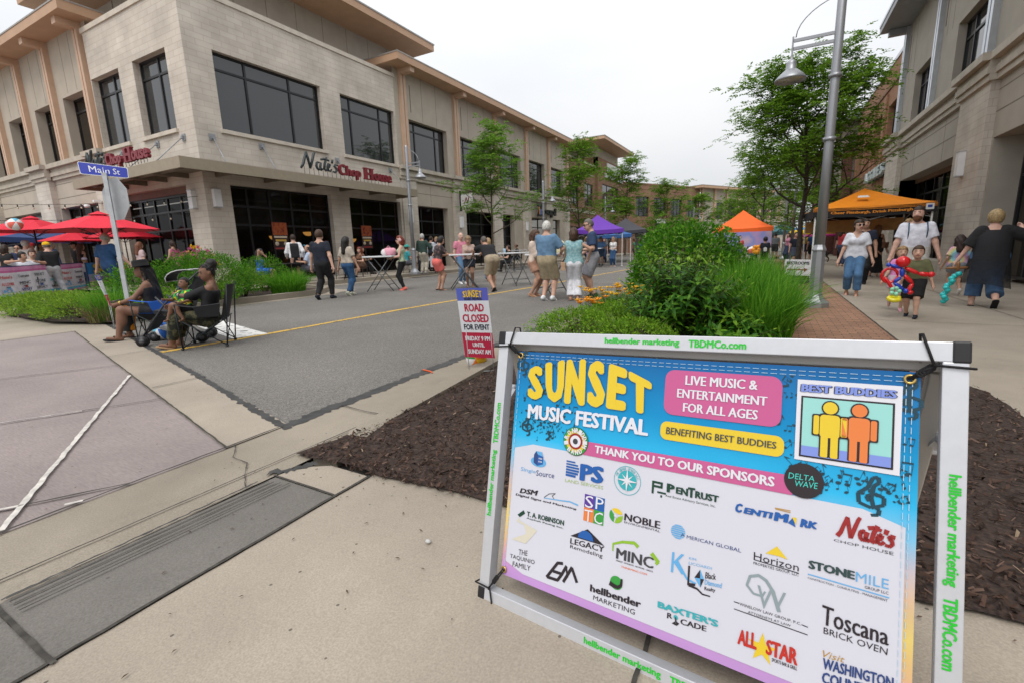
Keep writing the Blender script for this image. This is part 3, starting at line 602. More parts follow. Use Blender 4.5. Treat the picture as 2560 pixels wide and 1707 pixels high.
mb = MB(); mb.box(-24.6, -18.7, 10.75, 45, .05, .1); mb.box(-23.6, -23.5, 13.5, 45, .1, 4.1); mb.box(-24.6, -18.7, 10.75, 45, 4.15, 4.2); mb.box(-40, -24.7, 13.5, 13.6, 0, 4.1); mb.box(-40, -24.7, 10.9, 13.5, 4.15, 4.2)
for y in (20.9, 25.6, 35): mb.box(-23.5, -18.8, y, y+.1, .1, 4.15)
for y in (12, 14.2, 18): mb.box(-23.2, -22.2, y, y+1.3, .1, 1.1)
mb.build('interior', m_int, RB, world=True)
for x, y, z in ((-19.6, 11.6, 2.2), (-20.4, 14.3, 2.2), (-21, 19, 2.2), (-20.2, 16, 2.4), (-19.6, 18.2, 2.05)):
 mb = MB(); mb.lathe([(.02, -.16), (.12, -.14), (.21, -.06), (.24, .03)], (x, y, z), 14); mb.tube([(x, y, z), (x, y, 4.1)], .012, 5, 1); mb.build('pendant_lamp', [m_amb, m_blk], RB, world=True)
for a, z0, z1 in ((10.45, 3.12, 3.78), (21.05, 2.9, 3.72)): sconce(FR if a < 15 else FW, RB, a, z0, z1, 0 if a < 15 else .1)
for a in (26.05, 35.6): sconce(FW, RB, a, 2.75, 3.5, .1)
sconce(FL, RB, -18.72, 3.1, 3.76); sconce(FV, RB, -31.6, 1.9, 2.7, .2)
# posters in the shop windows
for a, z in ((13.05, 1.55), (17.95, 1.55), (27.2, 1.35), (32.1, 1.35)):
 mb = MB(); F = FR if a < 20 else FW; d = -.22 if a < 20 else -.43
 F.box(mb, a-.36, a+.36, d-.01, d, z, z+1.15, 0); F.box(mb, a-.34, a+.34, d, d+.003, z+.62, z+1.13, 1); F.box(mb, a-.3, a+.3, d, d+.003, z+.5, z+.58, 2); F.box(mb, a-.25, a+.25, d, d+.003, z+.36, z+.44, 3)
 for k in (-.2, .2): mb.tube([F.p(a+k, d, z+.26), F.p(a+k, d+.004, z+.26)], .09, 10, 2)
 F.box(mb, a-.3, a+.3, d, d+.003, z+.04, z+.1, 4)
 mb.build('window_poster', [M('poster_dark', (.03, .012, .012)), M_ramp('poster_sunset', [(.3, (.12, .01, .01)), (.5, (.4, .09, .02)), (.7, (.16, .02, .015))], 5), M('poster_cream', (.6, .5, .38)), M('poster_gold', (.6, .38, .08)), M('poster_red', (.3, .03, .03))], RB, world=True)
# canopy over both faces
mb = MB()
mb.box(-18, -16.62, 8.72, 20.1, 4.36, 4.46, 1); mb.box(-24.3, -18, 8.72, 10.1, 4.36, 4.46, 1)
mb.box(-16.62, -16.55, 8.65, 20.16, 4.15, 4.5, 0); mb.box(-24.36, -16.62, 8.65, 8.72, 4.15, 4.5, 0); mb.box(-18, -16.62, 20.1, 20.16, 4.15, 4.5, 0); mb.box(-24.36, -24.3, 8.72, 10.1, 4.15, 4.5, 0)
for y in (10.6, 12.5, 14.4, 16.3, 18.2): mb.box(-18, -16.62, y-.05, y+.05, 4.2, 4.36, 1)
for x in (-18.9, -20.4, -21.9, -23.4): mb.box(x-.05, x+.05, 8.72, 10.1, 4.2, 4.36, 1)
mb.box(-17.05, -16.95, 9.0, 20, 4.24, 4.355, 1); mb.box(-24.2, -17, 9.15, 9.25, 4.24, 4.355, 1)
cp = mb.build('canopy', [m_cano, m_cand], RB, world=True)
for x in (-18.3, -19.65, -21.15, -22.6):
 g = MB(); g.box(x-.42, x+.42, 8.85, 9.1, 4.31, 4.357); o = g.build('canopy_light', M('canopy_light_panel', (.8, .8, .78), .5, var=0, emit=((1, .97, .92), .25)), cp); o.data.transform(Matrix.Translation(-Vector(RB.location)))
for F, a, e in ((FR, 10.64, 1), (FR, 12.55, 1), (FR, 16.29, 1), (FR, 19.81, 1), (FL, -20.58, 0), (FL, -18.77, 0), (FL, -23.3, 0)):
 mb = MB(); F.box(mb, a-.11, a+.11, .003, .035, 5.47, 5.7); F.box(mb, a-.05, a+.05, .035, .1, 5.53, 5.63)
 mb.tube([F.p(a, .08, 5.57), F.p(a-.4*(1 if e else -1), 1.3, 4.5)], .016, 6); mb.build('hanger_rod', m_grey, cp).data.transform(Matrix.Translation(-Vector(RB.location)))
mb = MB(); mb.box(-25.9, -25.75, 9.75, 10.02, 3.86, 3.94); mb.lathe([(.0, -.07), (.1, -.05), (.12, .04), (.08, .07)], (-26.9, 9.9, 3.76), 14); mb.build('security_camera', m_lamp, RB, world=True)
# restaurant name in standing letters, on each edge of the canopy
def name_sign(label, loc, F, d, a0, a1, zb, up, flip=1):
 sg = thing('restaurant_sign', label, 'sign', loc, group=None); L = a1-a0
 fn = lambda u, v, z: Vector(F.p(a0+u*L, d+z, zb+v*up))-Vector(loc)
 mb = MB(); brush(mb, [[(p[0]*.36/3.6, p[1]*.62+.12) for p in s] for s in NATES], fn, .055); mb.build('lettering', m_sgn, sg)
 mb = MB()
 quadtext(mb, 'C', [(.365, .62), (.44, .62), (.44, .02), (.365, .02)], fn, 0, .045, 0, .1, .12); quadtext(mb, 'hop', [(.445, .58), (.61, .56), (.61, -.12), (.445, -.12)], fn, 0, .045, 0, .1, .12)
 quadtext(mb, 'H', [(.655, .66), (.755, .65), (.755, .0), (.655, .02)], fn, 0, .05, 0, .1, .12); quadtext(mb, 'ouse', [(.765, .44), (.995, .42), (.995, -.01), (.765, 0)], fn, 0, .045, 0, .1, .12)
 for u in (.657, .72):
  for v in (.0, .6): mb.hexa([fn(u-.012, v, -.06), fn(u+.045, v, -.06), fn(u+.045, v, .06), fn(u-.012, v, .06), fn(u-.012, v+.05, -.06), fn(u+.045, v+.05, -.06), fn(u+.045, v+.05, .06), fn(u-.012, v+.05, .06)])
 mb.build('lettering', m_red, sg)
 mb = MB()
 for k in range(22): u = .03+k*.044; mb.tube([fn(u, -.18, 0), fn(u, .2 if u < .35 else .06, 0)], .009, 5)
 mb.build('sign_post', m_blk, sg)
name_sign('dark script and maroon letters standing on the canopy edge facing the street', (-16.6, 13.2, 4.5), FR, 1.42, 13.15, 18.3, 4.64, .78)
name_sign('dark script and maroon letters on the canopy edge behind the street name sign', (-23.1, 8.7, 4.5), FL, 1.42, -23.05, -18.3, 4.66, .72)
# blade sign with an N
bs = thing('blade_sign', 'white double sided blade sign with a maroon N on a black bracket', 'sign', (-17.85, 25.95, 4.3))
mb = MB(); mb.box(.0, .1, -.06, .06, -.5, .75); mb.box(.1, .95, -.02, .02, .62, .65); mb.box(.1, .95, -.02, .02, -.42, -.38)
for x in (.3, .5, .7): mb.box(x-.02, x+.02, -.02, .02, -.38, -.3); mb.box(x-.02, x+.02, -.02, .02, .55, .62)
mb.build('bracket', m_blk, bs)
mb = MB(); P = [(.12, -.2), (.22, -.3), (.85, -.3), (.95, -.2), (.95, .45), (.85, .55), (.22, .55), (.12, .45)]
mb.add([(x, -.07, z) for x, z in P]+[(x, .07, z) for x, z in P], [tuple(range(8)), tuple(range(15, 7, -1))]+[(i, 8+i, 8+(i+1) % 8, (i+1) % 8) for i in range(8)]); mb.build('panel', m_white, bs)
mb = MB(); brush(mb, [[(p[0]*.3+.36, p[1]*.3-.05) for p in s] for s in NATES[:3]], lambda u, v, z: (u, -.08, v), .03); mb.tube([(.28, -.075, .1), (.28, -.075, .16)], .035, 6); mb.build('lettering', m_red, bs)
zs = thing('shop_sign', 'dark shop name letters with a coloured Z beyond the left street tree', 'sign', (-17.95, 37.6, 4.5))
mb = MB(); rect_text(mb, 'Z', 0, .9, -.5, .55, lambda u, v, z: (z+.1, u, v), 0, .06, 0, .1, .15); rect_text(mb, 'oup!', 1.0, 4.0, -.5, .35, lambda u, v, z: (z+.1, u, v), 0, .05, 0, .1, .15)
mb.box(.18, .19, .12, .3, -.3, .3, 1); mb.box(.18, .19, .35, .6, -.35, .1, 2); mb.build('lettering', [m_blk, M('sign_orange', (.8, .3, .06)), M('sign_blue', (.1, .2, .6))], zs)
# ---- brown brick block further up the left side
BB = thing('brick_building', 'brown brick building with a beige flared roof tower beyond the stucco wing', 'building', (-18, 45.1, 0))
FB = Fac((-18, 0), (0, 1), (1, 0))
bops = [(46.2, 48.4, 5.7, 8.1), (50.2, 52.9, 5.7, 8.1), (46, 52.8, -.3, 3.4)]; tops = [(55.4, 62, 5.4, 8.5), (55, 62.5, -.3, 3.4)]
mb = MB(); FB.wall(mb, 45.1, 53.8, -.3, 10.05, bops, -.15, .4); FB.wall(mb, 53.8, 64.4, -.3, 11.25, tops, .15, .4); mb.add([(-18.4, 53.8, -.3), (-17.85, 53.8, -.3), (-17.85, 53.8, 11.25), (-18.4, 53.8, 11.25)], [(0, 1, 2, 3)])
mb.add([(-17.85, 64.4, -.3), (-24, 64.4, -.3), (-24, 64.4, 11.25), (-17.85, 64.4, 11.25)], [(0, 1, 2, 3)]); mb.add([(-24, 53.8, 10.0), (-17.85, 53.8, 10), (-17.85, 53.8, 11.25), (-24, 53.8, 11.25)], [(0, 1, 2, 3)]); mb.build('brick_wall', m_brk, BB, world=True)
mb = MB(); FB.box(mb, 45.1, 53.75, -.5, -.05, 10.05, 10.25); FB.box(mb, 46, 53, -.16, -.1, 9.0, 9.1); FB.box(mb, 45.1, 53.75, -.2, -.08, 4.9, 5.2); mb.build('coping', m_cast2, BB, world=True)
mb = MB(); mb.box(-24, -18.3, 54.2, 63.2, 11.26, 12.5); mb.build('penthouse_wall', m_stuc, BB, world=True); mb = MB(); mb.box(-25, -16.2, 51, 63.2, 12.505, 12.8, 0); mb.box(-25, -16.17, 50.97, 63.23, 12.8, 12.86, 1); mb.build('roof', [m_soff, m_wing], BB, world=True)
for o, cs, rs in ((bops[0], [47.3], [7.4]), (bops[1], [51.6], [7.4]), (tops[0], [57.5, 60], [7.2])): FB.window(BB, o[0], o[1], o[2], o[3], -.3 if o[0] < 53 else 0, cs, rs)
FB.window(BB, 46, 52.8, 0, 3.4, -.4, [47.5, 49.5, 51.2], [2.5], m_gl2, 'shopfront'); FB.window(BB, 55, 62.5, 0, 3.4, -.1, [57, 59, 61], [2.5], m_gl2, 'shopfront')
mb = MB(); FB.box(mb, 57, 62.9, .16, .26, 9.9, 11.0); mb.build('sign_panel', m_white, BB, world=True); mb = MB(); FB.box(mb, 56.2, 63.5, .16, .3, 9.3, 9.75); mb.build('sign_panel', m_white, BB, world=True)
# ---- angled brick row, then the far beige block
FA = Fac((-18, 64.4), (math.sin(R(28)), math.cos(R(28))), (math.cos(R(28)), -math.sin(R(28))))
AB = thing('brick_building', 'low brown brick row set at an angle across the end of the street', 'building', (-18, 64.4, 0))
aops = [(2.7, 5.4, 5.2, 7.9), (6.4, 9.05, 5.2, 7.8), (10.15, 12.65, 5.2, 7.75), (13.9, 16.2, 5.2, 7.7)]; ash = [(2.6, 5.6, -.3, 3.4), (6.4, 9.1, -.3, 3.4), (10.1, 12.8, -.3, 3.4), (13.8, 16.2, -.3, 3.4)]
mb = MB(); FA.wall(mb, -1, 16.8, -.3, 9.5, aops+ash, 0, .4); mb.build('brick_wall', m_brk, AB, world=True)
mb = MB(); FA.box(mb, -1, 16.8, -.4, .06, 9.5, 9.68)
for a in (5.9, 13.3): FA.box(mb, a-.03, a+.03, -.01, .02, 8.2, 9.1)
FA.box(mb, 1, 5.6, -.01, .03, 8.85, 8.95); FA.box(mb, 6.2, 9.6, -.01, .03, 8.75, 8.85); FA.box(mb, 10.2, 13, -.01, .03, 8.7, 8.8); mb.build('coping', m_brk, AB, world=True)
for o in aops: w = o[1]-o[0]; FA.window(AB, o[0], o[1], o[2], o[3], -.25, [o[0]+w/3, o[0]+2*w/3], [7.2])
for o in ash: FA.window(AB, o[0], o[1], 0, o[3], -.25, [(o[0]+o[1])/2], [2.5], m_gl2, 'shopfront')
for a0, a1, z0, z1, tx in ((6.7, 9.25, 4.3, 4.9, 'A'), (11.7, 14.5, 4.15, 4.75, 'B')):
 s_ = thing('shop_sign', 'pale shop sign over a dark band on the angled brick row' if tx == 'A' else 'round blue and white shop sign on the angled brick row', 'sign', FA.p(a0, .1, z0)); mb = MB(); V0 = Vector(s_.location)
 fx = lambda a, d, z: Vector(FA.p(a, d, z))-V0
 if tx == 'A':
  for k in range(7): mb.add([fx(a0+k*.36, .1, z0), fx(a0+k*.36+.28, .1, z0), fx(a0+k*.36+.28, .1, z1), fx(a0+k*.36, .1, z1)], [(0, 1, 2, 3)])
  mb.hexa([fx(a0, .02, z0-.6), fx(a1, .02, z0-.6), fx(a1, .09, z0-.6), fx(a0, .09, z0-.6), fx(a0, .02, z0-.06), fx(a1, .02, z0-.06), fx(a1, .09, z0-.06), fx(a0, .09, z0-.06)], 1)
 else:
  mb.tube([fx(a0+.4, .02, z0+.3), fx(a0+.4, .1, z0+.3)], .42, 16); mb.tube([fx(a0+.4, .1, z0+.3), fx(a0+.4, .12, z0+.3)], .28, 16, 2)
  for k in range(5): mb.add([fx(a0+1+k*.4, .1, z0), fx(a0+1.3+k*.4, .1, z0), fx(a0+1.3+k*.4, .1, z1-.1), fx(a0+1+k*.4, .1, z1-.1)], [(0, 1, 2, 3)])
 mb.build('panel', [m_white, m_blk, M('sign_teal', (.05, .3, .4))], s_)
CB = thing('beige_building', 'far beige building with a long flat peach eave at the end of the street', 'building', FA.p(16.8, 0, 0))
cops = [(20.7+3.22*k, 23+3.22*k, 5.0, 7.5) for k in range(6)]; csh = [(20.6+3.22*k, 23.1+3.22*k, -.3, 3.4) for k in range(6)]
mb = MB(); FA.wall(mb, 16.8, 45, -.3, 9.45, cops+csh, .15, .4); mb.build('stucco_wall', m_stuc, CB, world=True)
for k in range(8): mb = MB(); FA.box(mb, 17.1+3.22*k-.25, 17.1+3.22*k+.25, .15, .4, 4.5, 9.45); mb.build('pilaster', m_oran, CB, world=True)
mb = MB(); FA.box(mb, 15.5, 46, -3, 1.3, 9.45, 9.8, 0); FA.box(mb, 15.47, 46, -3, 1.33, 9.8, 9.86, 1); mb.build('roof', [m_soff, m_wing], CB, world=True)
mb = MB(); cornice(FA, mb, 16.8, 45, .15, 4.1); mb.build('cornice', m_cast, CB, world=True)
for o in cops: FA.window(CB, o[0], o[1], o[2], o[3], -.15, [(o[0]+o[1])/2], [7])
for o in csh: FA.window(CB, o[0], o[1], 0, o[3], -.15, [(o[0]+o[1])/2], [2.5], m_gl2, 'shopfront')
# ---- right hand stone and stucco building
RR = thing('stucco_building', 'grey beige stucco building with aluminium pilasters along the right pavement', 'building', (4.9, 29.9, 0))
FX = Fac((5.0, 0), (0, 1), (-1, 0)); pr_ = [29.85, 24.35, 18.85, 13.35, 7.85]
rops = [(25.0, 27.7, 5.93, 8.1), (19.6, 22.3, 5.93, 8.1), (14.1, 16.8, 5.93, 8.1), (8.6, 11.3, 5.93, 8.1)]; rsh = [(20.45, 28.6, -.3, 3.78), (9, 17.95, -.3, 3.78)]
mb = MB(); FX.wall(mb, 0, 30.1, 5.7, 10.75, rops, 0, .36); FX.wall(mb, 0, 31.3, -.3, 5.7, rsh, -.06, .9); mb.add([(5, 30.1, 5.7), (9, 30.1, 5.7), (9, 30.1, 10.75), (5, 30.1, 10.75)], [(0, 1, 2, 3)]); mb.add([(5.06, 31.3, -.3), (9, 31.3, -.3), (9, 31.3, 5.7), (5.06, 31.3, 5.7)], [(0, 1, 2, 3)]); mb.build('stucco_wall', m_stuc2, RR, world=True)
mb = MB()
for z in (4.45, 5.0): FX.box(mb, 0, 31, -.08, -.056, z-.014, z+.014)
for a in (22.5, 26.5, 15.5, 12.5): FX.box(mb, a-.012, a+.012, -.08, -.057, 3.8, 5.2)
for a in (28.3, 29, 23, 23.6, 17.5, 18.1): FX.box(mb, a-.01, a+.01, -.02, .003, 8.2, 10.7)
for a in pr_[:3]: FX.box(mb, a-.5, a-.44, -.01, .014, 8.6, 10.2)
mb.build('panel_joint', m_cand, RR, world=True)
for a in pr_:
 mb = MB(); FX.box(mb, a-.22, a-.04, 0, .16, 5.95, 10.7); FX.box(mb, a+.04, a+.22, 0, .16, 5.95, 10.7); FX.box(mb, a-.04, a+.04, 0, .1, 5.95, 10.7); mb.build('pilaster', m_alum, RR, world=True)
 mb = MB(); FX.box(mb, a-.16, a+.16, 0, .8, 10.45, 10.7); mb.build('bracket', m_grey, RR, world=True)
for a0, a1 in ((28.6, 31.3), (18.05, 20.4), (7, 9)):
 mb = MB(); FX.box(mb, a0, a1, -.75, .13, -.3, 5.25); mb.build('pier', m_stone, RR, world=True)
mb = MB(); cornice(FX, mb, 0, 31.4)
for a0, a1 in ((28.6, 31.45), (18.05, 20.4), (7, 9)): cornice(FX, mb, a0-.1, a1+.1, .16)
mb.build('cornice', m_cast2, RR, world=True)
mb = MB(); mb.box(3.9, 9, -2, 30.2, 10.72, 10.98, 0); mb.box(3.87, 9, -2, 30.23, 10.98, 11.1, 1); mb.build('roof', [m_grey, m_alum], RR, world=True)
for o in rops: w = o[1]-o[0]; FX.window(RR, o[0], o[1], o[2], o[3], -.27, [o[0]+w*.35, o[0]+w*.7], [7.55])
FX.window(RR, 20.45, 28.6, .05, 3.78, -.75, [21.5, 22.6, 23.7, 24.8, 25.9, 27.2], [2.3, 3.05], m_shop, 'shopfront'); FX.window(RR, 9, 17.95, .05, 3.78, -.75, [16.9, 15.6, 14.2, 12.8, 11], [2.75, 3.2], m_shop, 'shopfront')
mb = MB(); mb.box(5.9, 12, 8.9, 28.7, -.06, -.02); mb.box(9.5, 9.6, 8.9, 28.7, 0, 3.8); mb.box(5.95, 9.5, 28.6, 28.7, 0, 3.8); mb.box(5.95, 9.5, 18.9, 19.0, 0, 3.8); mb.box(5.9, 10, 8.9, 28.7, 3.82, 3.86); mb.build('interior', m_int, RR, world=True)
mb = MB(); FX.box(mb, 20.5, 25, -.6, -.1, -.05, .38); mb.build('plinth', m_cast2, RR, world=True)
sconce(FX, RR, 19.3, 2.95, 3.68, .13)
mb = MB(); FX.box(mb, 20.45, 28.6, -.7, -.62, 3.6, 3.775); mb.build('lintel', M('lintel_brown', (.22, .13, .08), .7), RR, world=True)
# ---- orange brick building beyond it
OB = thing('brick_building', 'orange brick building past the right hand stucco building', 'building', (5.15, 31.4, 0))
FO = Fac((5.15, 0), (0, 1), (-1, 0)); oo = [(31.9, 34.0, 5.4, 8.2), (35.2, 37.0, 5.4, 8.2), (38.2, 40.0, 5.4, 8.2), (41.3, 43.2, 5.4, 8.2)]; osh = [(32.2, 37, -.3, 3.4), (38, 43.5, -.3, 3.4)]
mb = MB(); FO.wall(mb, 30.1, 50, -.3, 10.3, oo+osh, 0, .45); mb.build('brick_wall', m_brk2, OB, world=True)
mb = MB(); FO.box(mb, 30.2, 50, -.4, .05, 10.3, 10.48); mb.build('coping', m_alum, OB, world=True)
mb = MB(); FO.box(mb, 31.5, 44, .003, .07, 9.1, 9.25); FO.box(mb, 31.4, 50, .003, .12, 4.95, 5.25); FO.box(mb, 31.4, 50, .003, .06, 4.75, 4.92); mb.build('brick_band', M('brick_band_brown', (.25, .14, .09), .9), OB, world=True)
for a in (34.6, 37.6, 40.6, 43.9): mb = MB(); FO.box(mb, a-.35, a+.35, .003, .1, 5.25, 8.9); mb.build('pilaster', m_brk2, OB, world=True)
for o in oo: FO.window(OB, o[0], o[1], o[2], o[3], -.3, [(o[0]+o[1])/2], [6.6, 7.5])
for o in osh: FO.window(OB, o[0], o[1], 0, o[3], -.3, [o[0]+1.2, o[0]+2.4, o[0]+3.6], [2.4], m_gl2, 'shopfront')
mb = MB(); mb.hexa([(1.6, 44.2, 9.3), (9, 44.2, 10.3), (9, 51, 10.3), (1.6, 51, 9.3), (1.6, 44.2, 9.55), (9, 44.2, 11.0), (9, 51, 11.0), (1.6, 51, 9.55)]); mb.build('roof', [m_grey], OB, world=True)
mb = MB(); mb.box(4.2, 9, 45, 50, 5.2, 9.7); mb.build('tower_wall', m_stuc2, OB, world=True)
mb = MB(); mb.box(4.35, 4.95, 44.6, 45.3, -.2, 8.2); mb.box(3.2, 4.9, 49, 55, 0, 7); mb.build('brick_pier', M_block('brick_maroon', (.16, .06, .05), (.12, .045, .04), (.14, .08, .07), .22, .075, .007), OB, world=True)
ss = thing('shop_sign', 'row of white edged dark letters on the orange brick wall over the tent', 'sign', (4.95, 31.1, 4.75))
mb = MB(); L_ = 5.6
for i, chh in enumerate('AGGIES'): rect_text(mb, chh, -(5.7-i*.95), -(4.95-i*.95), -.25, .3, lambda u, v, z: (z-.05, -u, v), 0, .05, 0, .1, .3)
mb.build('lettering', M('sign_letter_edge', (.55, .62, .62), .4), ss)
mb = MB()
for i, chh in enumerate('AGGIES'): mb.box(.02, .1, 5.7-i*.95, 4.9-i*.95, -.3, .34)
mb.build('panel', M('sign_dark_teal', (.012, .03, .035), .4), ss)
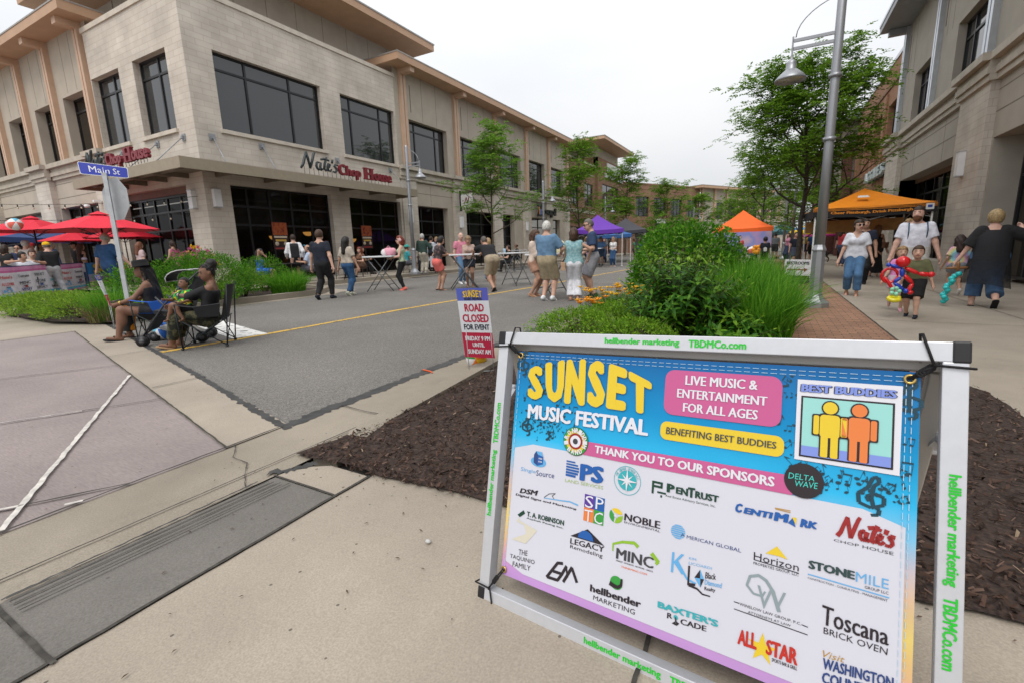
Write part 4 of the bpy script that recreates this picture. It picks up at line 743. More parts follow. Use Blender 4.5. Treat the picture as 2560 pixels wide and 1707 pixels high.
# trees and a roofline closing the far end
SIGN_TEXT = [('S', [(0.123, 0.804),(0.182, 0.811),(0.193, 0.697),(0.130, 0.695)], 'yel', 0.07, 0),
 ('U', [(0.190, 0.820),(0.265, 0.834),(0.270, 0.696),(0.204, 0.694)], 'yel', 0.08, 0),
 ('N', [(0.271, 0.835),(0.340, 0.841),(0.347, 0.695),(0.271, 0.695)], 'yel', 0.08, 0),
 ('S', [(0.348, 0.835),(0.404, 0.84),(0.416, 0.697),(0.354, 0.694)], 'yel', 0.07, 0),
 ('E', [(0.418, 0.833),(0.479, 0.817),(0.481, 0.695),(0.417, 0.696)], 'yel', 0.08, 0),
 ('T', [(0.481, 0.815),(0.554, 0.784),(0.554, 0.693),(0.494, 0.695)], 'yel', 0.08, 0),
 ('MUSIC FESTIVAL', [(0.135, 0.679),(0.552, 0.679),(0.552, 0.633),(0.135, 0.631)], 'wht', 0.045, 0),
 ('LIVE MUSIC &', [(0.646, 0.813),(0.823, 0.813),(0.823, 0.788),(0.646, 0.786)], 'wht', 0.03, 0),
 ('ENTERTAINMENT', [(0.626, 0.775),(0.846, 0.774),(0.846, 0.751),(0.626, 0.75)], 'wht', 0.03, 0),
 ('FOR ALL AGES', [(0.644, 0.738),(0.827, 0.739),(0.826, 0.714),(0.644, 0.713)], 'wht', 0.03, 0),
 ('BENEFITING BEST BUDDIES', [(0.603, 0.667),(0.870, 0.667),(0.870, 0.650),(0.602, 0.647)], 'drk', 0.02, 0),
 ('THANK YOU TO OUR SPONSORS', [(0.391, 0.582),(0.870, 0.583),(0.87, 0.559),(0.390, 0.559)], 'wht', 0.04, 0),
 ('BEST BUDDIES', [(0.916, 0.812),(1.092, 0.812),(1.092, 0.794),(0.915, 0.793)], 'per', 0.05, 0),
 ('DELTA', [(0.898, 0.600),(0.950, 0.601),(0.950, 0.589),(0.898, 0.586)], 'mint', 0.0, 0.1),
 ('WAVE', [(0.912, 0.584),(0.957, 0.587),(0.957, 0.573),(0.912, 0.571)], 'mint', 0.0, 0.1),
 ('Single', [(0.124, 0.467),(0.184, 0.466),(0.184, 0.454),(0.123, 0.450)], 'sky', 0.0, 0),
 ('Source', [(0.186, 0.468),(0.255, 0.472),(0.255, 0.455),(0.186, 0.450)], 'navy', 0.0, 0),
 ('PS', [(0.345, 0.519),(0.426, 0.522),(0.425, 0.472),(0.345, 0.467)], 'blu', 0.06, 0),
 ('LAND SERVICES', [(0.296, 0.463),(0.426, 0.467),(0.426, 0.457),(0.296, 0.453)], 'lgn', -0.005, 0),
 ('DSM', [(0.126, 0.397),(0.199, 0.404),(0.199, 0.387),(0.126, 0.381)], 'blk', 0.04, 0.2),
 ('Digital Signs and Marketing', [(0.111, 0.377),(0.343, 0.382),(0.343, 0.375),(0.111, 0.367)], 'blk', 0.03, 0.1),
 ('S', [(0.371, 0.428),(0.398, 0.43),(0.398, 0.394),(0.371, 0.393)], 'wht', -0.0, 0),
 ('P', [(0.406, 0.431),(0.432, 0.430),(0.431, 0.398),(0.406, 0.396)], 'wht', -0.0, 0),
 ('T', [(0.371, 0.386),(0.398, 0.388),(0.397, 0.354),(0.371, 0.351)], 'wht', -0.0, 0),
 ('C', [(0.404, 0.386),(0.432, 0.390),(0.431, 0.355),(0.404, 0.353)], 'wht', -0.0, 0),
 ('P', [(0.613, 0.515),(0.635, 0.514),(0.635, 0.492),(0.613, 0.491)], 'dgn', 0.06, 0),
 ('EN', [(0.638, 0.510),(0.670, 0.512),(0.670, 0.492),(0.638, 0.493)], 'dgn', 0.05, 0),
 ('T', [(0.669, 0.516),(0.688, 0.517),(0.688, 0.492),(0.669, 0.489)], 'dgn', 0.06, 0),
 ('RUST', [(0.688, 0.511),(0.747, 0.510),(0.747, 0.493),(0.688, 0.492)], 'dgn', 0.05, 0),
 ('Real Estate Advisory Services, Inc.', [(0.612, 0.484),(0.740, 0.486),(0.740, 0.477),(0.612, 0.477)], 'dgn', 0.0, 0),
 ('C', [(0.786, 0.502),(0.803, 0.503),(0.803, 0.482),(0.786, 0.478)], 'blu', 0.07, 0.15),
 ('ENTI', [(0.805, 0.496),(0.870, 0.498),(0.87, 0.483),(0.805, 0.481)], 'blu', 0.06, 0.15),
 ('M', [(0.871, 0.501),(0.903, 0.502),(0.903, 0.482),(0.871, 0.480)], 'blu', 0.07, 0.1),
 ('RK', [(0.925, 0.499),(0.959, 0.497),(0.959, 0.482),(0.925, 0.479)], 'blu', 0.06, 0.15),
 ('T. A. ROBINSON', [(0.162, 0.329),(0.303, 0.335),(0.303, 0.319),(0.162, 0.313)], 'dgn', 0.04, 0),
 ('Asphalt Paving Inc.', [(0.162, 0.310),(0.302, 0.314),(0.302, 0.307),(0.162, 0.304)], 'dgn', 0.02, 0),
 ('NOBLE', [(0.498, 0.406),(0.602, 0.409),(0.602, 0.388),(0.497, 0.385)], 'blk', 0.03, 0),
 ('ENVIRONMENTAL', [(0.498, 0.383),(0.602, 0.385),(0.602, 0.379),(0.498, 0.378)], 'blk', 0.01, 0),
 ('A', [(0.657, 0.393),(0.668, 0.394),(0.668, 0.386),(0.657, 0.383)], 'navy', 0.01, 0),
 ('MERICAN GLOBAL', [(0.673, 0.392),(0.805, 0.394),(0.805, 0.385),(0.673, 0.383)], 'navy', 0.01, 0),
 ('LEGACY', [(0.329, 0.289),(0.443, 0.296),(0.443, 0.278),(0.329, 0.272)], 'blk', 0.02, 0),
 ('Remodeling', [(0.330, 0.269),(0.439, 0.273),(0.438, 0.258),(0.330, 0.256)], 'blk', -0.01, 0),
 ('MINC', [(0.480, 0.304),(0.590, 0.308),(0.590, 0.277),(0.480, 0.272)], 'char', 0.03, 0),
 ('MARKET - INTEGRATE - NETWORK - CREATE', [(0.482, 0.270),(0.589, 0.272),(0.589, 0.268),(0.481, 0.266)], 'char', 0.02, 0),
 ('THINKMINC.COM', [(0.497, 0.258),(0.573, 0.260),(0.573, 0.255),(0.497, 0.253)], 'ora', 0.02, 0),
 ('KIM', [(0.682, 0.338),(0.700, 0.339),(0.700, 0.333),(0.682, 0.332)], 'sky', -0.01, 0),
 ('LICCIARDI', [(0.682, 0.326),(0.739, 0.329),(0.739, 0.323),(0.682, 0.319)], 'sky', -0.01, 0),
 ('K', [(0.638, 0.338),(0.674, 0.340),(0.673, 0.289),(0.637, 0.285)], 'sky', -0.01, 0),
 ('L', [(0.681, 0.315),(0.702, 0.320),(0.701, 0.269),(0.681, 0.265)], 'blk', 0.0, 0),
 ('Black', [(0.725, 0.313),(0.750, 0.316),(0.75, 0.301),(0.724, 0.296)], 'blk', 0.02, 0),
 ('Diamond', [(0.724, 0.294),(0.765, 0.298),(0.764, 0.285),(0.724, 0.281)], 'sky', 0.02, 0),
 ('Realty', [(0.724, 0.276),(0.750, 0.280),(0.750, 0.268),(0.724, 0.264)], 'blk', 0.02, 0),
 ('THE', [(0.142, 0.201),(0.177, 0.206),(0.177, 0.190),(0.142, 0.183)], 'blk', 0.005, 0),
 ('TAQUINIO', [(0.109, 0.177),(0.207, 0.185),(0.207, 0.169),(0.109, 0.162)], 'blk', 0.005, 0),
 ('FAMILY', [(0.122, 0.156),(0.193, 0.163),(0.193, 0.147),(0.122, 0.14)], 'blk', 0.005, 0),
 ('hellbender', [(0.406, 0.176),(0.562, 0.183),(0.562, 0.163),(0.406, 0.156)], 'blk', 0.04, 0),
 ('MARKETING', [(0.419, 0.149),(0.546, 0.153),(0.546, 0.139),(0.418, 0.136)], 'blk', -0.012, 0),("BAXTER'S", [(0.607, 0.199),(0.761, 0.205),(0.761, 0.188),(0.607, 0.182)], 'teal', 0.05, 0),
 ('R', [(0.634, 0.178),(0.648, 0.180),(0.648, 0.167),(0.634, 0.163)], 'blk', 0.03, 0),
 ('CADE', [(0.669, 0.176),(0.734, 0.181),(0.734, 0.167),(0.669, 0.161)], 'blk', 0.03, 0),
 ('Horizon', [(0.833, 0.395),(0.927, 0.395),(0.927, 0.378),(0.833, 0.377)], 'blk', 0.0, 0),
 ('PROPERTIES GROUP, LLC', [(0.833, 0.372),(0.927, 0.373),(0.927, 0.366),(0.833, 0.365)], 'blk', -0.005, 0),
 ('STONE', [(0.945, 0.410),(1.031, 0.411),(1.031, 0.393),(0.945, 0.391)], 'slate', 0.05, 0),
 ('MILE', [(1.033, 0.411),(1.089, 0.412),(1.089, 0.392),(1.033, 0.390)], 'sky', -0.012, 0),
 ('GROUP LLC', [(1.049, 0.387),(1.089, 0.387),(1.089, 0.381),(1.049, 0.381)], 'blk', -0.01, 0),
 ('CONSTRUCTION - CONSULTING - MANAGEMENT', [(0.945, 0.372),(1.088, 0.371),(1.088, 0.366),(0.945, 0.368)], 'blk', 0.0, 0),
 ('CHOP HOUSE', [(0.991, 0.470),(1.095, 0.471),(1.095, 0.464),(0.991, 0.465)], 'char', -0.005, 0),
 ('W', [(0.844, 0.32),(0.904, 0.321),(0.904, 0.278),(0.843, 0.267)], 'gry', -0.02, 0),
 ('WINSLOW LAW GROUP, P.C.', [(0.807, 0.266),(0.936, 0.266),(0.936, 0.259),(0.807, 0.258)], 'blk', -0.005, 0),
 ('ATTORNEYS AT LAW', [(0.826, 0.253),(0.916, 0.254),(0.916, 0.249),(0.826, 0.247)], 'blk', -0.005, 0),
 ('Toscana', [(0.975, 0.321),(1.092, 0.313),(1.092, 0.277),(0.974, 0.277)], 'blk', 0.02, 0),
 ('BRICK OVEN', [(0.979, 0.273),(1.091, 0.272),(1.090, 0.258),(0.979, 0.259)], 'blk', 0.0, 0),
 ('ALL', [(0.807, 0.202),(0.848, 0.208),(0.848, 0.169),(0.806, 0.167)], 'red', 0.05, 0),
 ('STAR', [(0.868, 0.203),(0.932, 0.206),(0.932, 0.168),(0.867, 0.168)], 'red', 0.05, 0),
 ('SPORTS BAR & GRILL', [(0.881, 0.165),(0.932, 0.166),(0.932, 0.158),(0.881, 0.157)], 'blk', 0.02, 0),
 ('Visit', [(0.979, 0.223),(1.019, 0.225),(1.019, 0.212),(0.978, 0.208)], 'gold', 0.0, 0.25),
 ('WASHINGTON', [(0.980, 0.207),(1.102, 0.218),(1.102, 0.195),(0.979, 0.183)], 'navy', 0.04, 0),
 ('COUNTY', [(0.979, 0.177),(1.067, 0.186),(1.067, 0.162),(0.979, 0.152)], 'navy', 0.04, 0)]
SIGN_SHAPE = {'white_panel': [(0.111, 0.545),(0.290, 0.549),(0.908, 0.549),(1.096, 0.546),(1.109, 0.543),(1.115, 0.523),(1.112, 0.178),(0.108, 0.121),(0.092, 0.13),(0.094, 0.535)],
 'pink_box': [(0.588, 0.81),(0.595, 0.729)],
 'pinkTLBR': [(0.588, 0.825),(0.876, 0.825),(0.878, 0.705),(0.594, 0.698)],
 'yelTLBR': [(0.586, 0.681),(0.886, 0.682),(0.886, 0.633),(0.586, 0.630)],
 'bandq': [(0.341, 0.588),(0.898, 0.593),(0.908, 0.548),(0.338, 0.547)],
 'iron': [(0.324, 0.583),(0.368, 0.586),(0.320, 0.625)],
 'delta': [(0.929, 0.586),(0.969, 0.589),(0.927, 0.629)],
 'bb': [(0.908, 0.822),(1.102, 0.822),(1.101, 0.631),(0.908, 0.633)],
 'bbin': [(0.917, 0.784),(1.090, 0.784),(1.086, 0.642),(0.917, 0.641)],
 'fig1': [(0.969, 0.742),(0.984, 0.744),(0.977, 0.647)],
 'fig2': [(1.035, 0.743),(1.051, 0.744),(1.029, 0.647)],
 'house': [(0.191, 0.503),(0.223, 0.506),(0.189, 0.526)],
 'compass': [(0.499, 0.498),(0.540, 0.502),(0.496, 0.538)],
 'dps': [(0.295, 0.519),(0.340, 0.521),(0.344, 0.473),(0.297, 0.468)],
 'sptc': [(0.368, 0.431),(0.434, 0.432),(0.434, 0.353),(0.367, 0.352)],
 'noble': [(0.472, 0.392),(0.493, 0.396),(0.471, 0.413)],
 'globe': [(0.650, 0.394),(0.669, 0.396),(0.649, 0.415)],
 'legacy': [(0.385, 0.330),(0.442, 0.297),(0.328, 0.295),(0.386, 0.297),(0.415, 0.302),(0.386, 0.32),(0.358, 0.301)],
 'minc': [(0.469, 0.291),(0.469, 0.311),(0.497, 0.324),(0.532, 0.331),(0.542, 0.324),(0.582, 0.317),(0.602, 0.300),(0.596, 0.293)],
 'pent': [(0.576, 0.514),(0.600, 0.515),(0.595, 0.496),(0.571, 0.491),(0.577, 0.489),(0.607, 0.491),(0.592, 0.481)],
 'road': [(0.131, 0.302),(0.136, 0.292),(0.207, 0.278),(0.184, 0.248),(0.167, 0.226),(0.109, 0.225),(0.166, 0.257),(0.155, 0.282),(0.123, 0.287)],
 'tad': [(0.125, 0.309),(0.148, 0.329),(0.155, 0.320),(0.135, 0.303)],
 'wave': [(0.222, 0.386),(0.254, 0.389),(0.286, 0.392),(0.317, 0.396),(0.346, 0.392)],
 'fin': [(0.223, 0.388),(0.241, 0.403),(0.264, 0.409),(0.253, 0.399),(0.262, 0.389)],
 'em': [(0.310, 0.206),(0.291, 0.202),(0.256, 0.149),(0.295, 0.151),(0.309, 0.174),(0.278, 0.173),(0.322, 0.201),(0.315, 0.152),(0.341, 0.203),(0.361, 0.167),(0.328, 0.171),(0.333, 0.205)],
 'hell': [(0.486, 0.206),(0.505, 0.209),(0.485, 0.224)],
 'diamond': [(0.711, 0.314),(0.722, 0.293),(0.714, 0.270),(0.698, 0.290)],
 'lswoosh': [(0.684, 0.266),(0.706, 0.264),(0.720, 0.255),(0.738, 0.256)],
 'kswoosh': [(0.650, 0.320),(0.665, 0.300),(0.680, 0.280),(0.702, 0.276)],
 'joy': [(0.658, 0.157),(0.657, 0.174),(0.647, 0.155),(0.660, 0.153),(0.667, 0.161)],
 'hz': [(0.881, 0.422),(0.904, 0.398),(0.887, 0.400),(0.858, 0.399)],
 'hzline': [(0.833, 0.377),(0.927, 0.374)],
 'sm1': [(0.945, 0.378),(1.09, 0.375)],
 'cm': [(0.873, 0.510),(0.905, 0.511),(0.874, 0.508),(0.905, 0.507)],
 'cmtri': [(0.911, 0.497),(0.901, 0.482),(0.918, 0.481),(0.909, 0.497),(0.918, 0.498)],
 'wins': [(0.861, 0.310),(0.855, 0.297),(0.836, 0.297),(0.821, 0.312),(0.827, 0.335),(0.846, 0.343),(0.862, 0.336),(0.877, 0.316),(0.891, 0.275)],
 'winl': [(0.794, 0.263),(0.806, 0.263),(0.937, 0.262),(0.949, 0.261),(0.795, 0.246),(0.949, 0.244)],
 'star': [(0.86, 0.177),(0.858, 0.209),(0.880, 0.186)],
 'nates': [(0.991, 0.484),(1.095, 0.488),(1.091, 0.480),(0.991, 0.482),(1.004, 0.513)],
 'grom': [(1.121, 0.834),(0.083, 0.123),(0.085, 0.841)],
 'n1': [(0.139, 0.839),(0.136, 0.808),(0.109, 0.832)]}
# ================================================================== STREET FURNITURE
m_al = M('brushed_aluminium', (.60, .61, .64), .36, .4, var=.03, scale=40); m_al2 = M('aluminium_warm', (.5, .47, .43), .45, .4, var=.05)
m_plas = M('black_plastic', (.015, .015, .017), .45, var=.1); m_green = M('vinyl_green', (.02, .5, .03), .5, var=0)
m_galv = M('galvanised_steel', (.40, .41, .42), .5, .4, var=.1, scale=8); m_pole = M('lamp_silver', (.33, .34, .36), .42, .55, var=.06, scale=3)
m_cord = M('bungee_black', (.012, .011, .012), .8)
C_ = lambda *c: c
INK = {'yel': (.72, .52, .03), 'wht': (.68, .68, .73), 'drk': (.05, .06, .07), 'per': (.20, .27, .66), 'mint': (.06, .55, .48), 'sky': (.12, .38, .68), 'navy': (.03, .06, .2), 'blu': (.015, .10, .36), 'lgn': (.36, .48, .16), 'blk': (.025, .018, .022), 'dgn': (.01, .05, .03), 'char': (.05, .05, .055), 'ora': (.75, .2, .08), 'teal': (.04, .38, .42), 'slate': (.03, .06, .06), 'gry': (.25, .31, .33), 'red': (.5, .03, .02), 'gold': (.45, .25, .04),
       'pink': (.52, .10, .26), 'dteal': (.012, .05, .075), 'panel': (.60, .60, .67), 'aqua': (.30, .62, .58), 'orng': (.72, .20, .05), 'grn': (.04, .30, .05), 'lime': (.25, .45, .03), 'purp': (.1, .04, .3), 'mar': (.3, .02, .02), 'sand': (.62, .58, .47)}
KEYS = list(INK); INKM = [M('ink_'+k, v, .45, var=0) for k, v in INK.items()]
def ink(k): return KEYS.index(k)
BE, BV = Vector((.989, -.135, .0597)), Vector((-.0206, .274, .9615)); BN = Vector((-.1462, -.9522, .2682))
SG = thing('banner_stand', 'aluminium A frame holding the blue and white festival sponsor banner', 'banner stand', (0, 0, 0))
SG.matrix_world = Matrix(((BE.x, -BN.x, BV.x, -.8065), (BE.y, -BN.y, BV.y, 1.1568), (BE.z, -BN.z, BV.z, .0832), (0, 0, 0, 1)))
FWID, FHT, TB = 1.203, .918, .041
def bevel(o, w=.003, seg=2):
 md = o.modifiers.new('bevel', 'BEVEL'); md.width = w; md.segments = seg; md.limit_method = 'ANGLE'; return o
for nm, b in (('top_bar', (.024, FWID-.024, 0, .042, FHT-TB, FHT)), ('bottom_bar', (.024, FWID-.024, 0, .042, 0, TB)), ('side_bar', (0, TB, .0, .042, TB, FHT-TB)), ('side_bar', (FWID-TB, FWID, 0, .042, TB, FHT-TB))):
 mb = MB(); mb.box(*b); bevel(mb.build(nm, m_al, SG), .002)
for x0, z0 in ((0, 0), (FWID-TB, 0), (0, FHT-TB), (FWID-TB, FHT-TB)):
 xa = x0-.003 if x0 == 0 else x0+TB-.026; mb = MB(); mb.box(xa, xa+.029, -.0025, .0445, z0-.002 if z0 else z0, z0+TB+.002); bevel(mb.build('corner_cap', m_plas, SG), .004)
GB = Vector((.0, .30, -.955)).normalized(); gx, gy, gz = GB.dot(BE), GB.dot(-BN), GB.dot(BV)
def rear(x, t, off=0): return Vector((x+gx*t, .062+gy*t+off, FHT-.02+gz*t))
mb = MB()
for x in (.03, FWID-.03): mb.bar(rear(x, .04), rear(x, .93), .045, .04, 0, (1, 0, 0))
mb.bar(rear(.03, .02), rear(FWID-.03, .02), .04, .045); mb.bar(rear(.06, .91), rear(FWID-.06, .91), .04, .045); bevel(mb.build('rear_frame', m_al2, SG))
for x, z, t in ((FWID-.012, .63, .26), (.012, .64, .25)):
 mb = MB(); a, c = Vector((x, .03, z)), rear(x, t); m_ = (a+c)/2+Vector((0, 0, .06)); mb.bar(a, m_, .008, .022, 0, (1, 0, 0)); mb.bar(m_, c, .008, .022, 0, (1, 0, 0))
 for p in (a, m_, c): mb.tube([p-Vector((.012, 0, 0)), p+Vector((.012, 0, 0))], .011, 10)
 mb.build('hinge_brace', m_al, SG)
# the banner: ground print by height on the cloth
def M_banner():
 m, n, b = newmat('banner_print'); b.inputs['Roughness'].default_value = .38; b.inputs['Specular IOR Level'].default_value = .35
 tcn = N(n, 'ShaderNodeTexCoord'); sp = N(n, 'ShaderNodeSeparateXYZ'); n.links.new(tcn.outputs['Object'], sp.inputs[0])
 r = N(n, 'ShaderNodeValToRGB'); e = r.color_ramp.elements
 st = [(.0, (.36, .2, .52)), (.13, (.5, .28, .58)), (.17, (.62, .3, .42)), (.22, (.68, .42, .22)), (.3, (.72, .55, .16)), (.38, (.66, .45, .3)), (.44, (.5, .45, .5)), (.5, (.2, .5, .72)), (.57, (.02, .42, .72)), (.7, (.0, .24, .52)), (.85, (.0, .11, .33))]
 while len(e) < len(st): e.new(.5)
 for i, (p, c) in enumerate(st): e[i].position = p; e[i].color = c4(c)
 n.links.new(sp.outputs['Z'], r.inputs[0]); n.links.new(r.outputs[0], b.inputs['Base Color'])
 wv = N(n, 'ShaderNodeTexNoise', Scale=5, Detail=1); n.links.new(tcn.outputs['Object'], wv.inputs['Vector']); bp = N(n, 'ShaderNodeBump', Strength=.35, Distance=.06); n.links.new(wv.outputs['Fac'], bp.inputs['Height']); n.links.new(bp.outputs[0], b.inputs['Normal'])
 return m
U0, U1, V0, V1 = .0775, 1.131, .102, .854
def wav(u, v): return .017+.0022*math.sin(u*4.2+v*3)*math.sin((v-V0)/(V1-V0)*math.pi)
def bfn(k): return lambda u, v, z: (u, wav(u, v)-.0012*k, v)
mb = MB(); nx, nz_ = 26, 18
mb.add([(U0+(U1-U0)*i/nx, wav(U0+(U1-U0)*i/nx, V0+(V1-V0)*j_/nz_), V0+(V1-V0)*j_/nz_) for j_ in range(nz_+1) for i in range(nx+1)], [(j_*(nx+1)+i, j_*(nx+1)+i+1, (j_+1)*(nx+1)+i+1, (j_+1)*(nx+1)+i) for j_ in range(nz_) for i in range(nx)], 0, True)
BAN = mb.build('banner', M_banner(), SG)
def flatpoly(mb, P, k, c):
 f = bfn(k);
 if len(P) > 4 or True:
  from mathutils.geometry import tessellate_polygon
  T = tessellate_polygon([[Vector((p[0], p[1], 0)) for p in P]]); mb.add([f(p[0], p[1], 0) for p in P], [tuple(t) for t in T], ink(c))
def rrect(u0, u1, v0, v1, r, n=5):
 P = []
 for cx, cy, a in ((u1-r, v0+r, -90), (u1-r, v1-r, 0), (u0+r, v1-r, 90), (u0+r, v0+r, 180)): P += [(cx+r*math.cos(R(a+90*i/n)), cy+r*math.sin(R(a+90*i/n))) for i in range(n+1)]
 return P
def ell(cu, cv, ru, rv, n=20, a0=0, a1=360): return [(cu+ru*math.cos(R(a0+(a1-a0)*i/n)), cv+rv*math.sin(R(a0+(a1-a0)*i/n))) for i in range(n if a1-a0 == 360 else n+1)]
def gridpoly(mb, u0, u1, v0, v1, r, k, c):       # big flat areas follow the slight billow of the cloth
 f = bfn(k); P = rrect(u0, u1, v0, v1, r); n_ = 14
 flat = [(u0+(u1-u0)*i/n_, v0+r+(v1-v0-2*r)*j_/8) for j_ in range(9) for i in range(n_+1)]
 mb.add([f(a, b_, 0) for a, b_ in flat], [(j_*(n_+1)+i, j_*(n_+1)+i+1, (j_+1)*(n_+1)+i+1, (j_+1)*(n_+1)+i) for j_ in range(8) for i in range(n_)], ink(c), True)
 for vv0, vv1, rows in ((v0, v0+r, -1), (v1-r, v1, 1)):
  for i in range(n_):
   a0, a1 = u0+(u1-u0)*i/n_, u0+(u1-u0)*(i+1)/n_; q = []
   for a in (a0, a1): dx = max(0, u0+r-a, a-u1+r); q.append(r-math.sqrt(max(0, r*r-dx*dx)))
   mb.add([f(a0, v0+q[0], 0), f(a1, v0+q[1], 0), f(a1, v0+r, 0), f(a0, v0+r, 0)] if rows < 0 else [f(a0, v1-r, 0), f(a1, v1-r, 0), f(a1, v1-q[1], 0), f(a0, v1-q[0], 0)], [(0, 1, 2, 3)], ink(c), True)
mb = MB(); gridpoly(mb, .0915, 1.1135, .127, .5475, .022, 1, 'panel'); mb.build('print_panel', INKM, BAN)
# music notes in dark ink over the blue
rn = random.Random(11); mb = MB()
def note(u, v, s, a, kind):
 f = bfn(1.2); ca, sa = math.cos(a), math.sin(a); T = lambda x, y: (u+(x*ca-y*sa)*s, v+(x*sa+y*ca)*s)
 def pg(P): flatpoly(mb, [T(*p) for p in P], 1.2, 'dteal')
 E1 = [(x*.98-y*.2, x*.2+y*.95) for x, y in ell(0, 0, .36, .25, 12)]
 pg(E1); pg([(.30, 0), (.36, 0), (.36, 1.6), (.30, 1.6)])
 if kind == 1: pg([(.36, 1.6), (.62, 1.2), (.8, .8), (.62, 1.0), (.36, 1.25)])
 if kind == 2: pg([(x+1.1, y+.1) for x, y in E1]); pg([(1.4, .1), (1.46, .1), (1.46, 1.7), (1.4, 1.7)]); pg([(.3, 1.6), (1.46, 1.7), (1.46, 1.48), (.3, 1.38)])
def okn(u, v):
 for a in ((.165, .36, .60, .84), (.355, .59, .61, .80), (.34, .59, .56, .66), (.58, .9, .55, .82), (.905, 1.10, .63, .825), (.12, .34, .50, .67)):
  if a[0]-.005 < u < a[1]+.005 and a[2] < v < a[3]: return False
 return True
for z_ in ((.085, .33, .56, .845, 95), (1.095, 1.125, .56, .84, 26), (.90, 1.12, .555, .625, 34), (.37, .6, .82, .845, 9), (.87, .91, .60, .83, 16), (.12, .30, .575, .66, 30)):
 for _ in range(z_[4]):
  u, v = rn.uniform(z_[0], z_[1]), rn.uniform(z_[2], z_[3]); s = rn.uniform(.007, .017)
  if U0+.01 < u-s and u+s*1.6 < U1-.004 and v+s*1.7 < V1-.004: note(u, v, s, rn.gauss(0, .5), rn.choice((0, 1, 1, 2)))
for cu, cv, s, fl_ in ((.135, .605, .03, 1), (1.055, .575, .036, -1), (1.112, .79, .035, 1), (.1, .81, .035, 1)):
 Pp = [(0, -1.3), (.35, -1.2), (.4, -.8), (.1, -.6), (0, 0), (.1, .9), (.35, 1.2), (.3, 1.6), (.05, 1.5), (-.2, .7), (-.65, .2), (-.6, -.5), (0, -.75), (.6, -.4), (.6, .15), (.15, .35), (-.25, .05), (-.1, -.3)]
 f = bfn(1.3)
 for i in range(len(Pp)-1):
  a, b_ = Vector(Pp[i])*s, Vector(Pp[i+1])*s; d = (b_-a).normalized(); nn = Vector((-d.y, d.x))*s*.11; mb.add([f(cu+(p.x), cv+p.y*.8, 0) for p in (a-nn, b_-nn, b_+nn, a+nn)], [(0, 1, 2, 3)], ink('dteal'))
mb.build('print_music_notes', INKM, BAN)
SH = SIGN_SHAPE
def bx(k): P = SH[k]; return (P[0][0]+P[3][0])/2, (P[1][0]+P[2][0])/2, (P[2][1]+P[3][1])/2, (P[0][1]+P[1][1])/2
mb = MB(); flatpoly(mb, rrect(*bx('pinkTLBR'), .025), 2, 'pink'); flatpoly(mb, rrect(*bx('yelTLBR'), .018), 2, 'yel'); [flatpoly(mb, [tuple(Vector(SH['bandq'][0]).lerp(Vector(SH['bandq'][1]), i/16)), tuple(Vector(SH['bandq'][0]).lerp(Vector(SH['bandq'][1]), (i+1)/16)), tuple(Vector(SH['bandq'][3]).lerp(Vector(SH['bandq'][2]), (i+1)/16)), tuple(Vector(SH['bandq'][3]).lerp(Vector(SH['bandq'][2]), i/16))], 2.4, 'pink') for i in range(16)]
c, e = SH['delta'][0], SH['delta'][1]; rd = abs(e[0]-c[0]); flatpoly(mb, ell(c[0], c[1], rd, rd, 28), 3.4, 'blk')
mb.build('print_label', INKM, BAN)
mb = MB(); flatpoly(mb, SH['bb'], 2.2, 'wht'); x0, x1, z0, z1 = bx('bbin'); x1 = SH['bb'][1][0]-.012
flatpoly(mb, [(x0, z0), (x1, z0), (x1, z1), (x0, z1)], 3, 'blk'); t_ = .004; flatpoly(mb, [(x0+t_, z0+t_), (x1-t_, z0+t_), (x1-t_, z1-t_), (x0+t_, z1-t_)], 4, 'aqua'); flatpoly(mb, [(x0+t_, z0+t_), (x1-t_, z0+t_), (x1-t_, z0+.026), (x0+t_, z0+.026)], 5, 'per')
for cx_, col in ((x0+.058, 'yel'), (x0+.112, 'orng')):       # two plain pictogram people side by side
 hz = z0+.006
 for k_, g_, cc in ((5.6, .003, 'blk'), (6.4, 0, col)):
  flatpoly(mb, ell(cx_, hz+.113, .014+g_, .014+g_, 16), k_, cc); flatpoly(mb, rrect(cx_-.019-g_, cx_+.019+g_, hz+.045-g_, hz+.097+g_, .008), k_, cc)
  for sx_ in (-1, 1): flatpoly(mb, rrect(cx_+sx_*.0095-.007-g_, cx_+sx_*.0095+.007+g_, hz, hz+.052, .003), k_+.1, cc); flatpoly(mb, rrect(cx_+sx_*.026-.0055-g_, cx_+sx_*.026+.0055+g_, hz+.05-g_, hz+.094+g_, .004), k_+.1, cc)
mb.build('print_picture', INKM, BAN)
